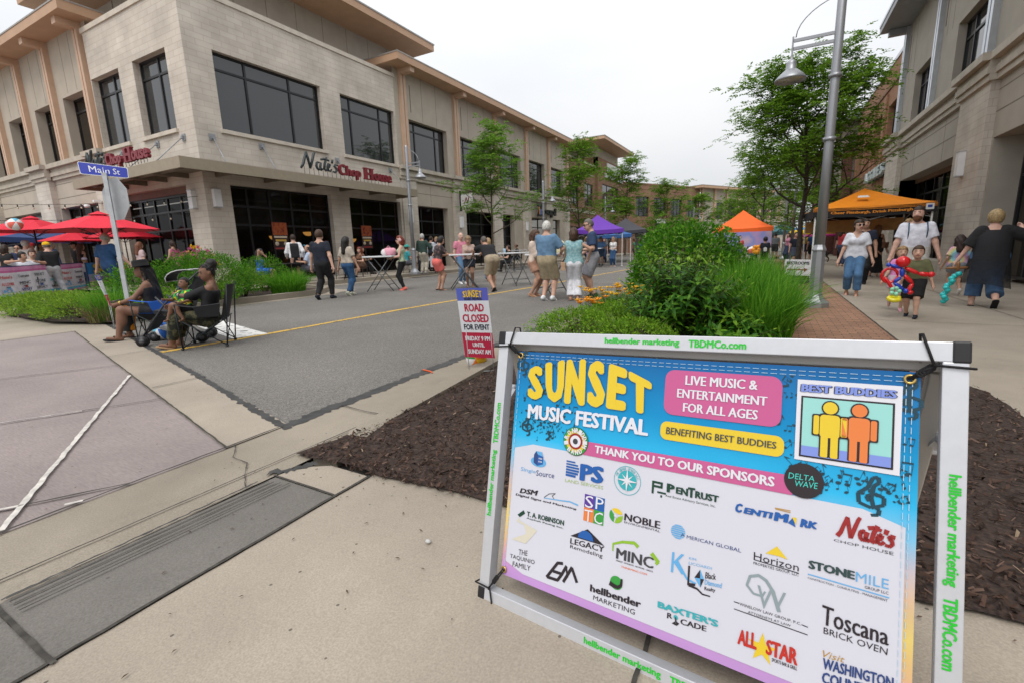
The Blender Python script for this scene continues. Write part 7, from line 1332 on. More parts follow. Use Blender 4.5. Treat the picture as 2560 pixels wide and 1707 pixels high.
# trees
def tree(label, x, y, H, cw, nl, mat, seed, bark=m_bark, z0=.28, dz=0., leaf=.075, trunk_r=.075, lim=11, group='street trees', flat=.35, lean=(0, 0), name='honey_locust'):
 rng = np.random.default_rng(seed); t = thing(name, label, 'tree', (x, y, G(x, y)+dz), group=group); mb = MB(); tips = []
 def limb(p, d, L, r, lvl):
  n_ = 5; pts, rad = [p.copy()], [r]; q = p.copy(); dd = d.copy()
  for i in range(n_): dd = unit((dd+rng.normal(size=3)*.13+np.array([0, 0, .05 if lvl < 2 else -.03]))[None])[0]; q = q+dd*L/n_; pts.append(q.copy()); rad.append(max(.004, r*(1-.75*(i+1)/n_)))
  mb.tube([tuple(a) for a in pts], rad, 7 if lvl == 0 else 5, cap=False)
  if lvl < 2:
   for j in range(4 if lvl == 0 else 5):
    s_ = .3+.7*(j+rng.random()*.5)/4.6; k = min(n_-1, int(s_*n_)); o = pts[k]+(pts[k+1]-pts[k])*(s_*n_-k); a = rng.uniform(0, 6.28); u = unit(np.cross(dd, [.2, .3, 1])[None])[0]; v = np.cross(dd, u); nd = dd*.65+(u*math.cos(a)+v*math.sin(a))*.8; nd[2] *= .55; nd[2] += .12; limb(o, unit(nd[None])[0], L*rng.uniform(.42, .62), r*.5, lvl+1)
  for k in range(2 if lvl < 2 else 1, n_+1): tips.append((pts[k], dd, lvl))
 tr = [np.array([0, 0, 0.])]; q = tr[0].copy(); NT = 9
 for i in range(NT): q = q+np.array([rng.normal()*.045+lean[0]/NT, rng.normal()*.045+lean[1]/NT, H*.8/NT]); tr.append(q.copy())
 mb.tube([tuple(a) for a in tr], [trunk_r*1.25]+[trunk_r*(1-.72*i/NT) for i in range(1, NT+1)], 9, cap=False)
 for k in range(lim):
  s_ = z0+(.98-z0)*(k/(lim-1))**.9; i = min(NT-1, int(s_*NT)); o = tr[i]+(tr[i+1]-tr[i])*(s_*NT-i); a = 2.4*k+rng.uniform(-.5, .5); el = .35+.75*s_; Lm = cw*.5*(1.12-.55*s_)*rng.uniform(.8, 1.15)
  limb(o, unit(np.array([[math.cos(a), math.sin(a), el]]))[0], Lm, trunk_r*.45*(1.2-.6*s_), 0)
 limb(tr[-1], np.array([.1, .05, 1.]), H*.2, trunk_r*.3, 0)
 mb.build('trunk', bark, t, uv=False, smooth=True)
 T = np.array([a[0] for a in tips]); TD = np.array([a[1] for a in tips]); w_ = np.array([(.5, .9, 1.4)[a[2]] for a in tips]); idx = rng.choice(len(T), nl//9, p=w_/w_.sum())
 c = T[idx]+rng.normal(size=(len(idx), 3))*np.array([.16, .16, .07])*cw/5; fd = TD[idx]*.6+rng.normal(size=(len(idx), 3))*np.array([1, 1, .25]); fd[:, 2] *= flat; fd = unit(fd)      # each frond carries nine leaflets
 P, D, Nn = [], [], []; sd = unit(np.cross(fd, [0, 0, 1.])+1e-6)
 for j in range(9):
  s_ = (j//2)/4; sg = (1 if j % 2 else -1) if j < 8 else 0; P.append(c+fd*(s_*leaf*2.6)-np.array([0, 0, 1])*(s_**2*leaf*.5)); D.append(fd*(.6 if sg else 1)+sd*sg*.9+rng.normal(size=fd.shape)*.22); Nn.append(np.array([0, 0, 1.])+rng.normal(size=fd.shape)*.35)
 P, D, Nn = [np.stack(a, 1).reshape(-1, 3) for a in (P, D, Nn)]
 leaves('crown', P, D, Nn, leaf*rng.uniform(.7, 1.25, len(P)), .5, mat, t); return t
tree('large feathery tree on the right behind the nearest lamp post', .9, 19.6, 7.3, 6.2, 40000, m_tree, 101, trunk_r=.10, leaf=.108, lim=14, z0=.34, lean=(-.1, 0))
tree('airy light green street tree in front of the left stucco wing', -13.9, 23.1, 7.7, 5.0, 14000, m_tree2, 102, m_bark2, dz=.15, leaf=.135, z0=.3, lim=12)
tree('second street tree on the left before the brown brick', -13.9, 37.0, 9.2, 6.6, 14000, m_tree, 103, m_bark, dz=.15, leaf=.16, lim=12, z0=.25); tree('third street tree on the left against the brick tower', -13.2, 48.5, 9.3, 7.0, 11000, m_tree, 104, m_bark, dz=.15, leaf=.2, z0=.22); tree('fourth street tree on the left below the far brick windows', -11.5, 60, 8.5, 7.0, 9000, m_tree, 105, m_bark, leaf=.2, z0=.2)
tree('small rounded tree before the far beige building', -9.3, 72, 7.6, 7, 8000, m_tree, 106, leaf=.22, z0=.2); tree('far street tree left of the orange tent', -4.6, 76, 7.2, 7, 7000, m_tree, 107, leaf=.22, z0=.2)
for i, (x, y, H, cw, lab) in enumerate(((1.2, 28.5, 6.4, 4.6, 'dark tree next up the right pavement behind the large one'), (-.6, 36.5, 7.8, 6, 'dark tree above the right edge of the orange tent'), (1.2, 44, 8.2, 7, 'dark tree at the far end of the right pavement'), (-1.8, 56, 8.2, 8, 'dense distant tree closing the street beside the beige building'), (4, 62, 8.6, 9, 'broad distant tree at the end of the right side'))): tree(lab, x, y, H, cw, 8000, m_tree, 110+i, leaf=.13+.03*i, z0=.22)
# ================================================================== PEOPLE
def v3(*a): return np.array(a, float)
def sd_cap(P, a, b, ra, rb):
 pa = P-a; ba = b-a; L2 = max(1e-9, float(ba@ba)); h = np.clip(pa@ba/L2, 0, 1); return np.linalg.norm(pa-h[:, None]*ba, axis=1)-(ra+(rb-ra)*h)
def sd_ell(P, c, r, Rm=None):
 q = P-c
 if Rm is not None: q = q@Rm
 k0 = np.linalg.norm(q/r, axis=1); k1 = np.linalg.norm(q/(r*r), axis=1); return k0*(k0-1)/np.maximum(k1, 1e-6)
def smin(a, b, k): h = np.clip(.5+.5*(b-a)/k, 0, 1); return b*(1-h)+a*h-k*h*(1-h)
def nets(f, lo, hi, h):
 """surface nets: one smooth closed skin round the zero set of f"""
 n = [int(math.ceil((hi[i]-lo[i])/h))+1 for i in range(3)]; ax = [lo[i]+h*np.arange(n[i]) for i in range(3)]
 Gd = np.stack(np.meshgrid(*ax, indexing='ij'), -1).reshape(-1, 3); D = f(Gd).reshape(n); S = D < 0
 acc = np.zeros((n[0]-1, n[1]-1, n[2]-1, 3)); cnt = np.zeros((n[0]-1, n[1]-1, n[2]-1)); cs = [(i, j, k) for i in (0, 1) for j in (0, 1) for k in (0, 1)]
 sl = lambda A, c: A[c[0]:n[0]-1+c[0], c[1]:n[1]-1+c[1], c[2]:n[2]-1+c[2]]
 for a in cs:
  for ax_ in range(3):
   if a[ax_]: continue
   b = list(a); b[ax_] = 1; da, db = sl(D, a), sl(D, b); m = (da < 0) != (db < 0); t = np.where(m, da/np.where(m, da-db, 1), 0)
   p = np.stack([np.full(t.shape, float(a[i])) for i in range(3)], -1); p[..., ax_] += t; acc += p*m[..., None]; cnt += m
 act = cnt > 0; idx = -np.ones(act.shape, int); idx[act] = np.arange(act.sum()); I = np.argwhere(act); V = lo+h*(I+acc[act]/cnt[act][:, None]); Q = []
 for ax_ in range(3):
  o = [i for i in range(3) if i != ax_]; A = [slice(None)]*3; B = [slice(None)]*3; A[ax_] = slice(0, n[ax_]-1); B[ax_] = slice(1, n[ax_]); sa, sb = S[tuple(A)], S[tuple(B)]; E = np.argwhere(sa != sb)
  E = E[(E[:, o[0]] > 0) & (E[:, o[1]] > 0) & (E[:, o[0]] < n[o[0]]-1) & (E[:, o[1]] < n[o[1]]-1)]
  if not len(E): continue
  def at(d0, d1): q = E.copy(); q[:, o[0]] += d0; q[:, o[1]] += d1; return idx[q[:, 0], q[:, 1], q[:, 2]]
  q = np.stack([at(-1, -1), at(0, -1), at(0, 0), at(-1, 0)], 1); fl = sa[E[:, 0], E[:, 1], E[:, 2]]
  if ax_ == 1: fl = ~fl
  q[~fl] = q[~fl][:, ::-1]; Q.append(q)
 return V, (np.concatenate(Q) if Q else np.zeros((0, 4), int))
def rx(a): c, s = math.cos(a), math.sin(a); return np.array([[1, 0, 0], [0, c, -s], [0, s, c]])
def rz_(a): c, s = math.cos(a), math.sin(a); return np.array([[c, -s, 0], [s, c, 0], [0, 0, 1]])
def ry(a): c, s = math.cos(a), math.sin(a); return np.array([[c, 0, s], [0, 1, 0], [-s, 0, c]])
def ik(a, t, l1, l2, hint):
 d = t-a; L = np.linalg.norm(d); L = min(L, (l1+l2)*.999); u = d/max(1e-9, np.linalg.norm(d)); x = (l1*l1-l2*l2+L*L)/(2*L); y = math.sqrt(max(0, l1*l1-x*x)); hp = hint-u*(hint@u); hp = hp/max(1e-6, np.linalg.norm(hp)); return a+u*x+hp*y, a+u*L
SK = {'light': (.56, .34, .25), 'pink': (.60, .36, .28), 'tan': (.44, .25, .17), 'brown': (.20, .10, .062), 'dark': (.10, .045, .028)}
m_eye = M('eye_dark', (.02, .015, .012), .3, var=0); m_lip = M('lip', (.32, .11, .09), .6, var=0)
def skin(k): return M('skin_'+k, SK[k], .55, var=.06, scale=20)
def cloth(c, nm=None):
 if not isinstance(c, tuple): return c
 return M('cloth_%02d_%02d_%02d' % tuple(int(99*x) for x in c), c, .85, var=.2, scale=11, bump=.55, bscale=16)
def hairm(c): return M('hair_%02d_%02d_%02d' % tuple(int(99*x) for x in c), c, .6, var=.45, scale=45)
BLACKH, BROWNH, DKBR, BLOND, GREYH, REDH, GINGER = (.012, .01, .009), (.055, .028, .015), (.03, .016, .01), (.30, .19, .09), (.42, .41, .39), (.16, .03, .015), (.17, .07, .03)
NP = 0
def person(label, x, y, face, H=1.7, sk='light', fem=False, fat=1., dz=0., pel=None, lean=0., twist=0., side=0., hl=None, hr=None, fl=None, fr=None, head=(0, 0), top=None, bot=None, shoes=None, hair=('short', BROWNH), vox=.02, group=None, el=None, er=None, fingers=False, child=False, name='person', extra=None, face_det=True, kl=None, kr=None):
 """local frame: +Y is where the figure faces, +X its right hand; lengths are fractions of the height"""
 t = thing(name, label, 'person', (x, y, G(x, y)+dz), R(face-90), group); U = lambda *a: v3(*a)*H
 hsz = 1.28 if child else 1.; pel = U(*(pel or (0, 0, .525))); Rt = rz_(R(twist)) @ ry(R(side)) @ rx(-R(lean)); T = lambda *a: pel+Rt@U(*a)
 sw = (.085 if fem else .106)*(.92+.08*fat)*(.88 if child else 1); nb = T(0, 0, .295); Rh = Rt @ rx(R(lean)*.75) @ rz_(R(-head[0])) @ rx(-R(head[1])); hc = nb+Rt@U(0, .008, .035)+Rh@(U(0, .012, .062)*hsz)
 shl, shr = T(-sw, 0, .258), T(sw, 0, .258); hpl, hpr = pel+Rt[:, 0]*-.048*H-Rt[:, 2]*.022*H, pel+Rt[:, 0]*.048*H-Rt[:, 2]*.022*H
 hl = U(*hl) if hl is not None else shl+U(-.05, .02, -.31); hr = U(*hr) if hr is not None else shr+U(.05, .02, -.31)
 ell_, wl = ik(shl, hl, .172*H, .145*H, Rt@v3(*(el or (-.35, -1, -.25)))); elr_, wr = ik(shr, hr, .172*H, .145*H, Rt@v3(*(er or (.35, -1, -.25))))
 fl = U(*(fl or (-.052, -.01, .045))); fr = U(*(fr or (.052, .01, .045))); knl, anl = ik(hpl, fl, .248*H, .245*H, v3(*(kl or (-.03, 1, .1)))); knr, anr = ik(hpr, fr, .248*H, .245*H, v3(*(kr or (.03, 1, .1))))
 w = fat
 def torso(P, g=0.):
  q = (P-pel)@Rt; q = q/np.array([1, .74+.05*(w-1), 1]); k = .05*H; hw = .062 if fem else .052
  d = sd_cap(q, U(-hw*.75, 0, .0), U(hw*.75, 0, 0), (.066*w if fem else .062*w)*H+g, (.066*w if fem else .062*w)*H+g)
  d = smin(d, sd_cap(q, U(-.028, .006*w, .10), U(.028, .006*w, .10), (.058 if fem else .066)*(w**1.25)*H+g, (.058 if fem else .066)*(w**1.25)*H+g), k)
  d = smin(d, sd_cap(q, U(-.04, 0, .2), U(.04, 0, .2), .066*w**.7*H+g, .066*w**.7*H+g), k); d = smin(d, sd_cap(q, U(-sw*.82, 0, .25), U(sw*.82, 0, .25), .031*w**.5*H+g*.8, .031*w**.5*H+g*.8), k*.8)
  for sg in (-1, 1): d = smin(d, sd_cap(q, U(sg*.018, -.008, .29), U(sg*sw*.8, 0, .262), .027*H+g*.5, .022*H+g*.5), .02*H)
  if fem and not child: d = smin(smin(d, np.linalg.norm(q-U(-.042, .075, .192), axis=1)-.033*w*H-g*.6, .03*H), np.linalg.norm(q-U(.042, .075, .192), axis=1)-.033*w*H-g*.6, .03*H)
  return d
 aw = (w**.6)*(.9 if fem else 1.05); lw = (w**.7)*(1.04 if fem else 1.)
 arm = lambda P, s, e, wv, g: (sd_cap(P, s, e, .027*aw*H+g*.8, .0235*aw*H+g), sd_cap(P, e, wv, .0245*aw*H+g, .0155*aw*H+g))
 leg = lambda P, h_, k_, a_, g: (sd_cap(P, h_, k_, .052*lw*H+g, .034*lw*H+g), sd_cap(P, k_, a_, .034*lw*H+g, .021*lw*H+g))
 fd = []
 for (kn, an) in ((knl, anl), (knr, anr)):
  sh_ = an-kn; sh_ = sh_/np.linalg.norm(sh_); f_ = v3(0, 1, 0); f_ = f_-sh_*(f_@sh_)*.95; f_[2] = min(f_[2], .25) if an[2] < .09*H else f_[2]; fd.append(f_/max(.2, np.linalg.norm(f_)))
 hd = []
 for (e_, w_) in ((ell_, wl), (elr_, wr)): d_ = w_-e_; hd.append(d_/np.linalg.norm(d_))
 def headf(P):
  s = hsz*H; d = sd_ell(P, hc, v3(.047, .058, .067)*s, Rh); d = smin(d, sd_ell(P, hc+Rh@(v3(0, .014, -.034)*s), v3(.036, .043, .040)*s, Rh), .02*s); d = smin(d, sd_cap(P, hc+Rh@(v3(0, .055, .004)*s), hc+Rh@(v3(0, .066, -.014)*s), .005*s, .0085*s), .007*s)
  for sg in (-1, 1): d = smin(d, sd_ell(P, hc+Rh@(v3(sg*.048, -.006, -.006)*s), v3(.007, .012, .018)*s, Rh), .006*s)
  return d
 def body(P):
  k = .025*H; d = torso(P); d = smin(d, sd_cap(P, T(0, -.004, .265), hc+Rh@(v3(0, -.01, -.03)*hsz*H), .034*H*w**.4, .029*H*w**.4), .03*H); d = smin(d, headf(P), .012*H)
  for i, (s_, e_, w_, h_, k_, a_) in enumerate(((shl, ell_, wl, hpl, knl, anl), (shr, elr_, wr, hpr, knr, anr))):
   a1, a2 = arm(P, s_, e_, w_, 0); d = smin(d, smin(a1, a2, .015*H), k); l1, l2 = leg(P, h_, k_, a_, 0); cv = sd_ell(P, k_*.68+a_*.32-fd[i]*.012*H, v3(.032, .034, .065)*H*lw); d = smin(d, smin(smin(l1, l2, .02*H), cv, .02*H), k)
   d = smin(d, sd_cap(P, w_, w_+hd[i]*.048*H, .0155*H, .020*H), .012*H); d = smin(d, sd_cap(P, a_-fd[i]*.018*H-v3(0, 0, .022*H), a_+fd[i]*.085*H-v3(0, 0, .028*H), .019*H, .0155*H), .015*H)
  return d
 allp = np.array([pel, nb, hc, shl, shr, ell_, elr_, wl, wr, knl, knr, anl, anr]); lo = allp.min(0)-.14*H; hi = allp.max(0)+.14*H; lo[2] = max(lo[2], allp[:, 2].min()-.07*H)
 V, F = nets(body, lo, hi, vox); mt = np.zeros(len(F), int); s = hsz*H
 cx = V[F].mean(1); loc = ((cx-hc)@Rh)/s
 if face_det: mt[(loc[:, 1] > .03) & (abs(loc[:, 2]+.034) < .0065) & (abs(loc[:, 0]) < .019)] = 2
 vv = [tuple(p) for p in V]; ff = [tuple(q) for q in F]; mm = list(mt); eb = MB()
 if face_det:
  for sg in (-1, 1): eb.ball(hc+Rh@(v3(sg*.0185, .049, .004)*s), .0085*s, 8, 1, (1.1, .6, .62), Matrix(Rh.tolist())); eb.tube([hc+Rh@(v3(sg*.009, .056, .017)*s), hc+Rh@(v3(sg*.028, .049, .019)*s)], .003*s, 5, 3)
 if fingers:
  for i, (w_, e_) in enumerate(((wl, ell_), (wr, elr_))):
   d_ = hd[i]; sg = -1 if i == 0 else 1; pal = v3(-sg, 0, 0)-d_*(v3(-sg, 0, 0)@d_); pal = pal/max(.1, np.linalg.norm(pal)); acr = np.cross(d_, pal)
   for k in range(4): b0 = w_+d_*.058*H+acr*(k-1.5)*.0105*H; L_ = (.036, .043, .041, .033)[k]*H; eb.tube([b0-d_*.012*H, b0, b0+d_*L_*.45+pal*.004*H, b0+d_*L_*.8+pal*.014*H, b0+d_*L_*.92+pal*.024*H], [.0062*H, .0060*H, .0055*H, .005*H, .004*H], 6, 0)
   b0 = w_+d_*.02*H+acr*-.016*H; eb.tube([b0, b0-acr*.016*H+d_*.014*H+pal*.005*H, b0-acr*.022*H+d_*.032*H+pal*.012*H], [.0075*H, .0065*H, .005*H], 6, 0)
 k0 = len(vv); vv += eb.v; ff += [tuple(i+k0 for i in f) for f in eb.f]; mm += eb.m
 hc_ = hair[1] if hair and isinstance(hair[1], tuple) else BROWNH
 flt = [i for f in ff for i in f]; lts = [len(f) for f in ff]; npmesh('body', vv, flt, lts, [skin(sk), m_eye, m_lip, hairm(hc_)], t, mm, True)
 def grow(nm, f, mat, lo_=None, hi_=None, v_=None):
  l_, h_ = (lo if lo_ is None else lo_), (hi if hi_ is None else hi_); V, F = nets(f, l_, h_, v_ or vox)
  if len(F): return npmesh(nm, V, F.ravel(), np.full(len(F), 4), cloth(mat), t, smooth=True)
 plane = lambda P, o, n: (P-o)@n
 if top:
  g = top.get('g', .011)*H*1.0; sl = top.get('sl', .55); hem = top.get('hem', -.03)*H; nk = top.get('nk', .292)*H; up = Rt[:, 2]
  def fs(P):
   d = torso(P, g); q = (P-pel)@up; d = np.maximum(d, -(q-hem));
   if top.get('flare'): pass
   d = np.maximum(d, q-nk-top.get('nkx', 0)*0)
   nd = top.get('vneck');
   if nd: qq = (P-pel)@Rt; d = np.maximum(d, np.minimum((qq[:, 2]-(.30-nd)*H)-abs(qq[:, 0])*1.6, qq[:, 1]))
   if top.get('strap'): qq = (P-pel)@Rt; d = np.maximum(d, np.minimum(qq[:, 2]-.228*H, abs(abs(qq[:, 0])-.062*H)-.014*H))
   if top.get('off'): d = np.maximum(d, q-.238*H)
   for (s_, e_, w_) in ((shl, ell_, wl), (shr, elr_, wr)):
    if sl <= 0: continue
    gs = g+top.get('gs', .002)*H; a1, a2 = arm(P, s_, e_, w_, gs)
    if sl <= 1: end = s_+(e_-s_)*sl; n = (e_-s_)/np.linalg.norm(e_-s_); da = np.maximum(a1, plane(P, end, n))
    else: end = e_+(w_-e_)*(sl-1); n = (w_-e_)/np.linalg.norm(w_-e_); da = smin(a1, np.maximum(a2, plane(P, end, n)), .015*H)
    if top.get('off'): da = np.maximum(da, -plane(P, s_+(e_-s_)*.12, (e_-s_)/np.linalg.norm(e_-s_)))
    d = smin(d, da, .02*H)
   return d
  grow('top', fs, top['c'])
  if top.get('vest'): grow('vest', lambda P: np.maximum(np.maximum(torso(P, g+.007*H), -((P-pel)@up-hem)), np.maximum((P-pel)@up-.277*H, abs(((P-pel)@Rt)[:, 0])-.085*H)), top['vest'])
 if bot:
  kind = bot.get('k', 'trousers'); g = bot.get('g', .010)*H; up = Rt[:, 2]; wst = bot.get('w', .05)*H
  def fb(P):
   q = (P-pel)@up; d = np.maximum(torso(P, g), q-wst); d = np.maximum(d, -(q+.07*H)) if kind != 'skirt' else d; ln = bot.get('l', 1.9); fx = bot.get('fx', 0)*H
   for i, (h_, k_, a_) in enumerate(((hpl, knl, anl), (hpr, knr, anr))):
    ln = min(bot.get('l', 1.9), .5) if bot.get('one') and i == 0 else bot.get('l', 1.9)
    if ln <= 1: n = (k_-h_)/np.linalg.norm(k_-h_); dd = np.maximum(sd_cap(P, h_, k_, .052*lw*H+g, .036*lw*H+g+fx), plane(P, h_+(k_-h_)*ln, n))
    else: n = (a_-k_)/np.linalg.norm(a_-k_); l1 = sd_cap(P, h_, k_, .052*lw*H+g, .034*lw*H+g); l2 = np.maximum(sd_cap(P, k_, a_, .034*lw*H+g, .024*lw*H+g+fx), plane(P, k_+(a_-k_)*(ln-1), n)); dd = smin(smin(l1, l2, .02*H), np.maximum(sd_ell(P, k_*.68+a_*.32-fd[i]*.012*H, v3(.034, .036, .067)*H*lw+g*.8), plane(P, k_+(a_-k_)*(ln-1), n)), .02*H)
    d = smin(d, dd, .026*H)
   return d
  def fsk(P):   # skirt or long dress: a cone round both legs
   q = (P-pel)@up; hz = bot.get('hem', .3)*H; d = np.maximum(torso(P, g), q-wst); kz = np.clip((pel[2]-P[:, 2])/max(.05, pel[2]-hz), 0, 1.05); cxy = pel[:2]*(1-kz[:, None])+((knl+knr)/2)[:2]*kz[:, None]; r_ = (.075+bot.get('fl', .03)*kz)*H*w; dd = np.linalg.norm((P[:, :2]-cxy)/np.array([1, .8]), axis=1)-r_*(1+.05*np.sin(7*np.arctan2(P[:, 1], P[:, 0]))*kz); dd = np.maximum(np.maximum(dd, hz-P[:, 2]), P[:, 2]-pel[2]-.02*H); return smin(d, dd, .02*H)
  grow(kind, fsk if kind == 'skirt' else fb, bot['c'])
 if shoes:
  for i, (kn, an) in enumerate(((knl, anl), (knr, anr))):
   g = .006*H; f_ = fd[i]; dn = v3(0, 0, 1)-f_*f_[2]; dn = dn/np.linalg.norm(dn); a0, a1 = an-f_*.020*H-dn*.020*H, an+f_*.088*H-dn*.027*H
   if shoes[0] == 'shoe': fo = lambda P: np.minimum(smin(sd_cap(P, a0, a1, .024*H+g*.5, .019*H+g*.5), np.maximum(sd_cap(P, an-(an-kn)*.05, an, .025*H, .027*H), plane(P, an-dn*-.012*H, dn)), .01*H), 9)
   else: fo = lambda P: np.minimum(np.maximum(sd_cap(P, a0-dn*.020*H, a1-dn*.012*H, .021*H+g, .021*H+g), abs((P-a0+dn*.024*H)@dn+(0))-.008*H), sd_cap(P, a0+f_*.055*H+dn*.016*H-np.cross(f_, dn)*.02*H, a0+f_*.055*H+dn*.016*H+np.cross(f_, dn)*.02*H, .006*H, .006*H)*1.)
   allf = np.array([a0, a1, an]); grow('shoe' if shoes[0] == 'shoe' else 'sandal', fo, shoes[1], allf.min(0)-.06*H, allf.max(0)+.06*H, min(vox, .012))
 if hair:
  st = hair[0]; hm = hairm(hair[1]) if isinstance(hair[1], tuple) else hair[1]; hl_, hh_ = hc-.17*s, hc+.17*s; hv = min(vox, .013)
  L_ = lambda P: ((P-hc)@Rh)/s
  cap_ = lambda P, g: sd_ell(P, hc+Rh@(v3(0, -.005, .005)*s), v3(.048+g, .060+g, .067+g)*s, Rh)
  def base(P, g=.009, line=.030, back=-.05):
   q = L_(P); d = cap_(P, g); cut = np.where(q[:, 1] > .012, line-q[:, 2]+abs(q[:, 0])*.0, back-q[:, 2]-(q[:, 1] < 0)*0); cut2 = np.where(q[:, 1] > .012, q[:, 1]-.012-(q[:, 2]-line)*3-.02, -1); return np.maximum(d, np.maximum(cut*s, 0*cut2-1))
  if st == 'short': f = lambda P: base(P, .008, .034, -.035)
  elif st == 'crop': f = lambda P: base(P, .004, .036, -.03)
  elif st == 'bald': f = lambda P: np.maximum(base(P, .004, .09, -.04), (L_(P)[:, 2]-.022)*s)
  elif st == 'curly': f = lambda P: smin(base(P, .016, .036, -.05), sd_ell(P, hc+Rh@(v3(0, -.03, .02)*s), v3(.052, .045, .055)*s, Rh), .02*s)+.004*s*np.sin(P[:, 0]*230/H)*np.sin(P[:, 1]*230/H)*np.sin(P[:, 2]*230/H)
  else:
   ln = hair[2] if len(hair) > 2 else .16; hl_ = hl_-v3(0, 0, ln*s+.05);
   def f(P):
    d = base(P, .011, .034, -.06); q = L_(P)
    if st in ('long', 'bob'):
     e = hc+Rh@(v3(0, -.045, -.02)*s); e2 = nb+Rt@(v3(0, -.055, -.02-ln+.1)*s) if st == 'long' else hc+Rh@(v3(0, -.04, -.06)*s); m_ = sd_cap(P, e, e2, .052*s, .042*s if st == 'long' else .052*s); qe = (P-e)@Rt; d = smin(d, m_, .02*s)
     for sg in (-1, 1): d = smin(d, sd_cap(P, hc+Rh@(v3(sg*.046, -.012, .015)*s), hc+Rh@(v3(sg*.05, -.018, -.06-ln*.25)*s), .017*s, .016*s), .012*s)
     d = d+.0035*s*np.sin(P[:, 0]*160/H+P[:, 2]*50/H)
    if st == 'pony': d = smin(d, sd_cap(P, hc+Rh@(v3(0, -.06, .02)*s), hc+Rh@(v3(.01, -.085, -.03-ln)*s), .024*s, .012*s), .012*s)
    if st == 'bun': d = smin(base(P, .005, .046, -.05), sd_ell(P, hc+Rh@(v3(0, -.06, .06)*s), v3(.044, .046, .048)*s, Rh), .01*s)+.003*s*np.sin(P[:, 0]*220/H)*np.sin(P[:, 2]*220/H)
    return np.maximum(d, -(headf(P)-.001*s)) if vox < .016 else d
  grow('hair', f, hm, hl_, hh_, hv)
 A = dict(hc=hc, Rh=Rh, s=s, nb=nb, pel=pel, Rt=Rt, wl=wl, wr=wr, T=T, H=H, shl=shl, shr=shr, hl=wl+hd[0]*.06*H, hr=wr+hd[1]*.06*H, t=t, ell=ell_, elr=elr_)
 for e in (extra or []): e(A)
 return t
def glasses(c=(.01, .01, .012)):
 def f(A):
  mb = MB();
  for sg in (-1, 1): mb.ball(A['hc']+A['Rh']@(v3(sg*.021, .058, .005)*A['s']), .017*A['s'], 10, 0, (1.1, .35, .8), Matrix(A['Rh'].tolist())); mb.tube([A['hc']+A['Rh']@(v3(sg*.036, .052, .008)*A['s']), A['hc']+A['Rh']@(v3(sg*.053, -.005, .006)*A['s'])], .003*A['s'], 4)
  mb.build('sunglasses', M('lens_black', c, .15, var=0), A['t'])
 return f
def cap_(c, brim=1):
 def f(A):
  s = A['s']; mb = MB(); Rm = Matrix(A['Rh'].tolist()); o = Vector(A['hc'])
  pr = [(.066, .018), (.067, .035), (.06, .058), (.045, .073), (.022, .081), (.0, .083)]; n = 18; vs = []
  for r_, z in pr:
   for k in range(n): a = 2*math.pi*k/n; vs.append(o+Rm@(Vector((r_*.86*math.cos(a), r_*1.02*math.sin(a)-.004, z))*s))
  mb.add(vs, [(i*n+k, i*n+(k+1) % n, (i+1)*n+(k+1) % n, (i+1)*n+k) for i in range(len(pr)-1) for k in range(n)], 0, True)
  if brim: vs = [o+Rm@(Vector((x_, y_, .02-z_))*s) for x_, y_, z_ in ((-.054, .035, 0), (0, .06, -.004), (.054, .035, 0), (.045, .095, .012), (.0, .115, .014), (-.045, .095, .012))]; mb.add(vs+[v+Rm@Vector((0, 0, .006))*s for v in vs], [(0, 1, 2, 3, 4, 5), (11, 10, 9, 8, 7, 6)]+[(i, (i+1) % 6, 6+(i+1) % 6, 6+i) for i in range(6)])
  mb.build('cap', cloth(c), A['t'])
 return f
def beard(c):
 def f(A):
  s = A['s']; Rh = A['Rh']; hc = A['hc']
  g = lambda P: np.maximum(np.maximum(smin(sd_ell(P, hc+Rh@(v3(0, .016, -.038)*s), v3(.040, .047, .046)*s, Rh), sd_ell(P, hc+Rh@(v3(0, .02, -.06)*s), v3(.03, .036, .03)*s, Rh), .01*s), (((P-hc)@Rh)[:, 2]+.019*s)), -(((P-hc)@Rh)[:, 1]+.008*s))
  V, F = nets(g, hc-.13*s, hc+.1*s, .01); npmesh('beard', V, F.ravel(), np.full(len(F), 4), hairm(c), A['t'], smooth=True)
 return f
m_sole = (.62, .62, .6)
def T_(c, sl=.6, **k): return dict(c=c, sl=sl, **k)
def B_(c, k='trousers', l=1.93, **q): return dict(c=c, k=k, l=l, **q)
BLK, NAVY, KHAKI, DEN, WHT = (.012, .012, .014), (.012, .016, .028), (.33, .27, .18), (.05, .10, .20), (.68, .68, .70)
SHORT = lambda c, l=.88, g=.018: dict(c=c, k='shorts', l=l, g=g, fx=.008)
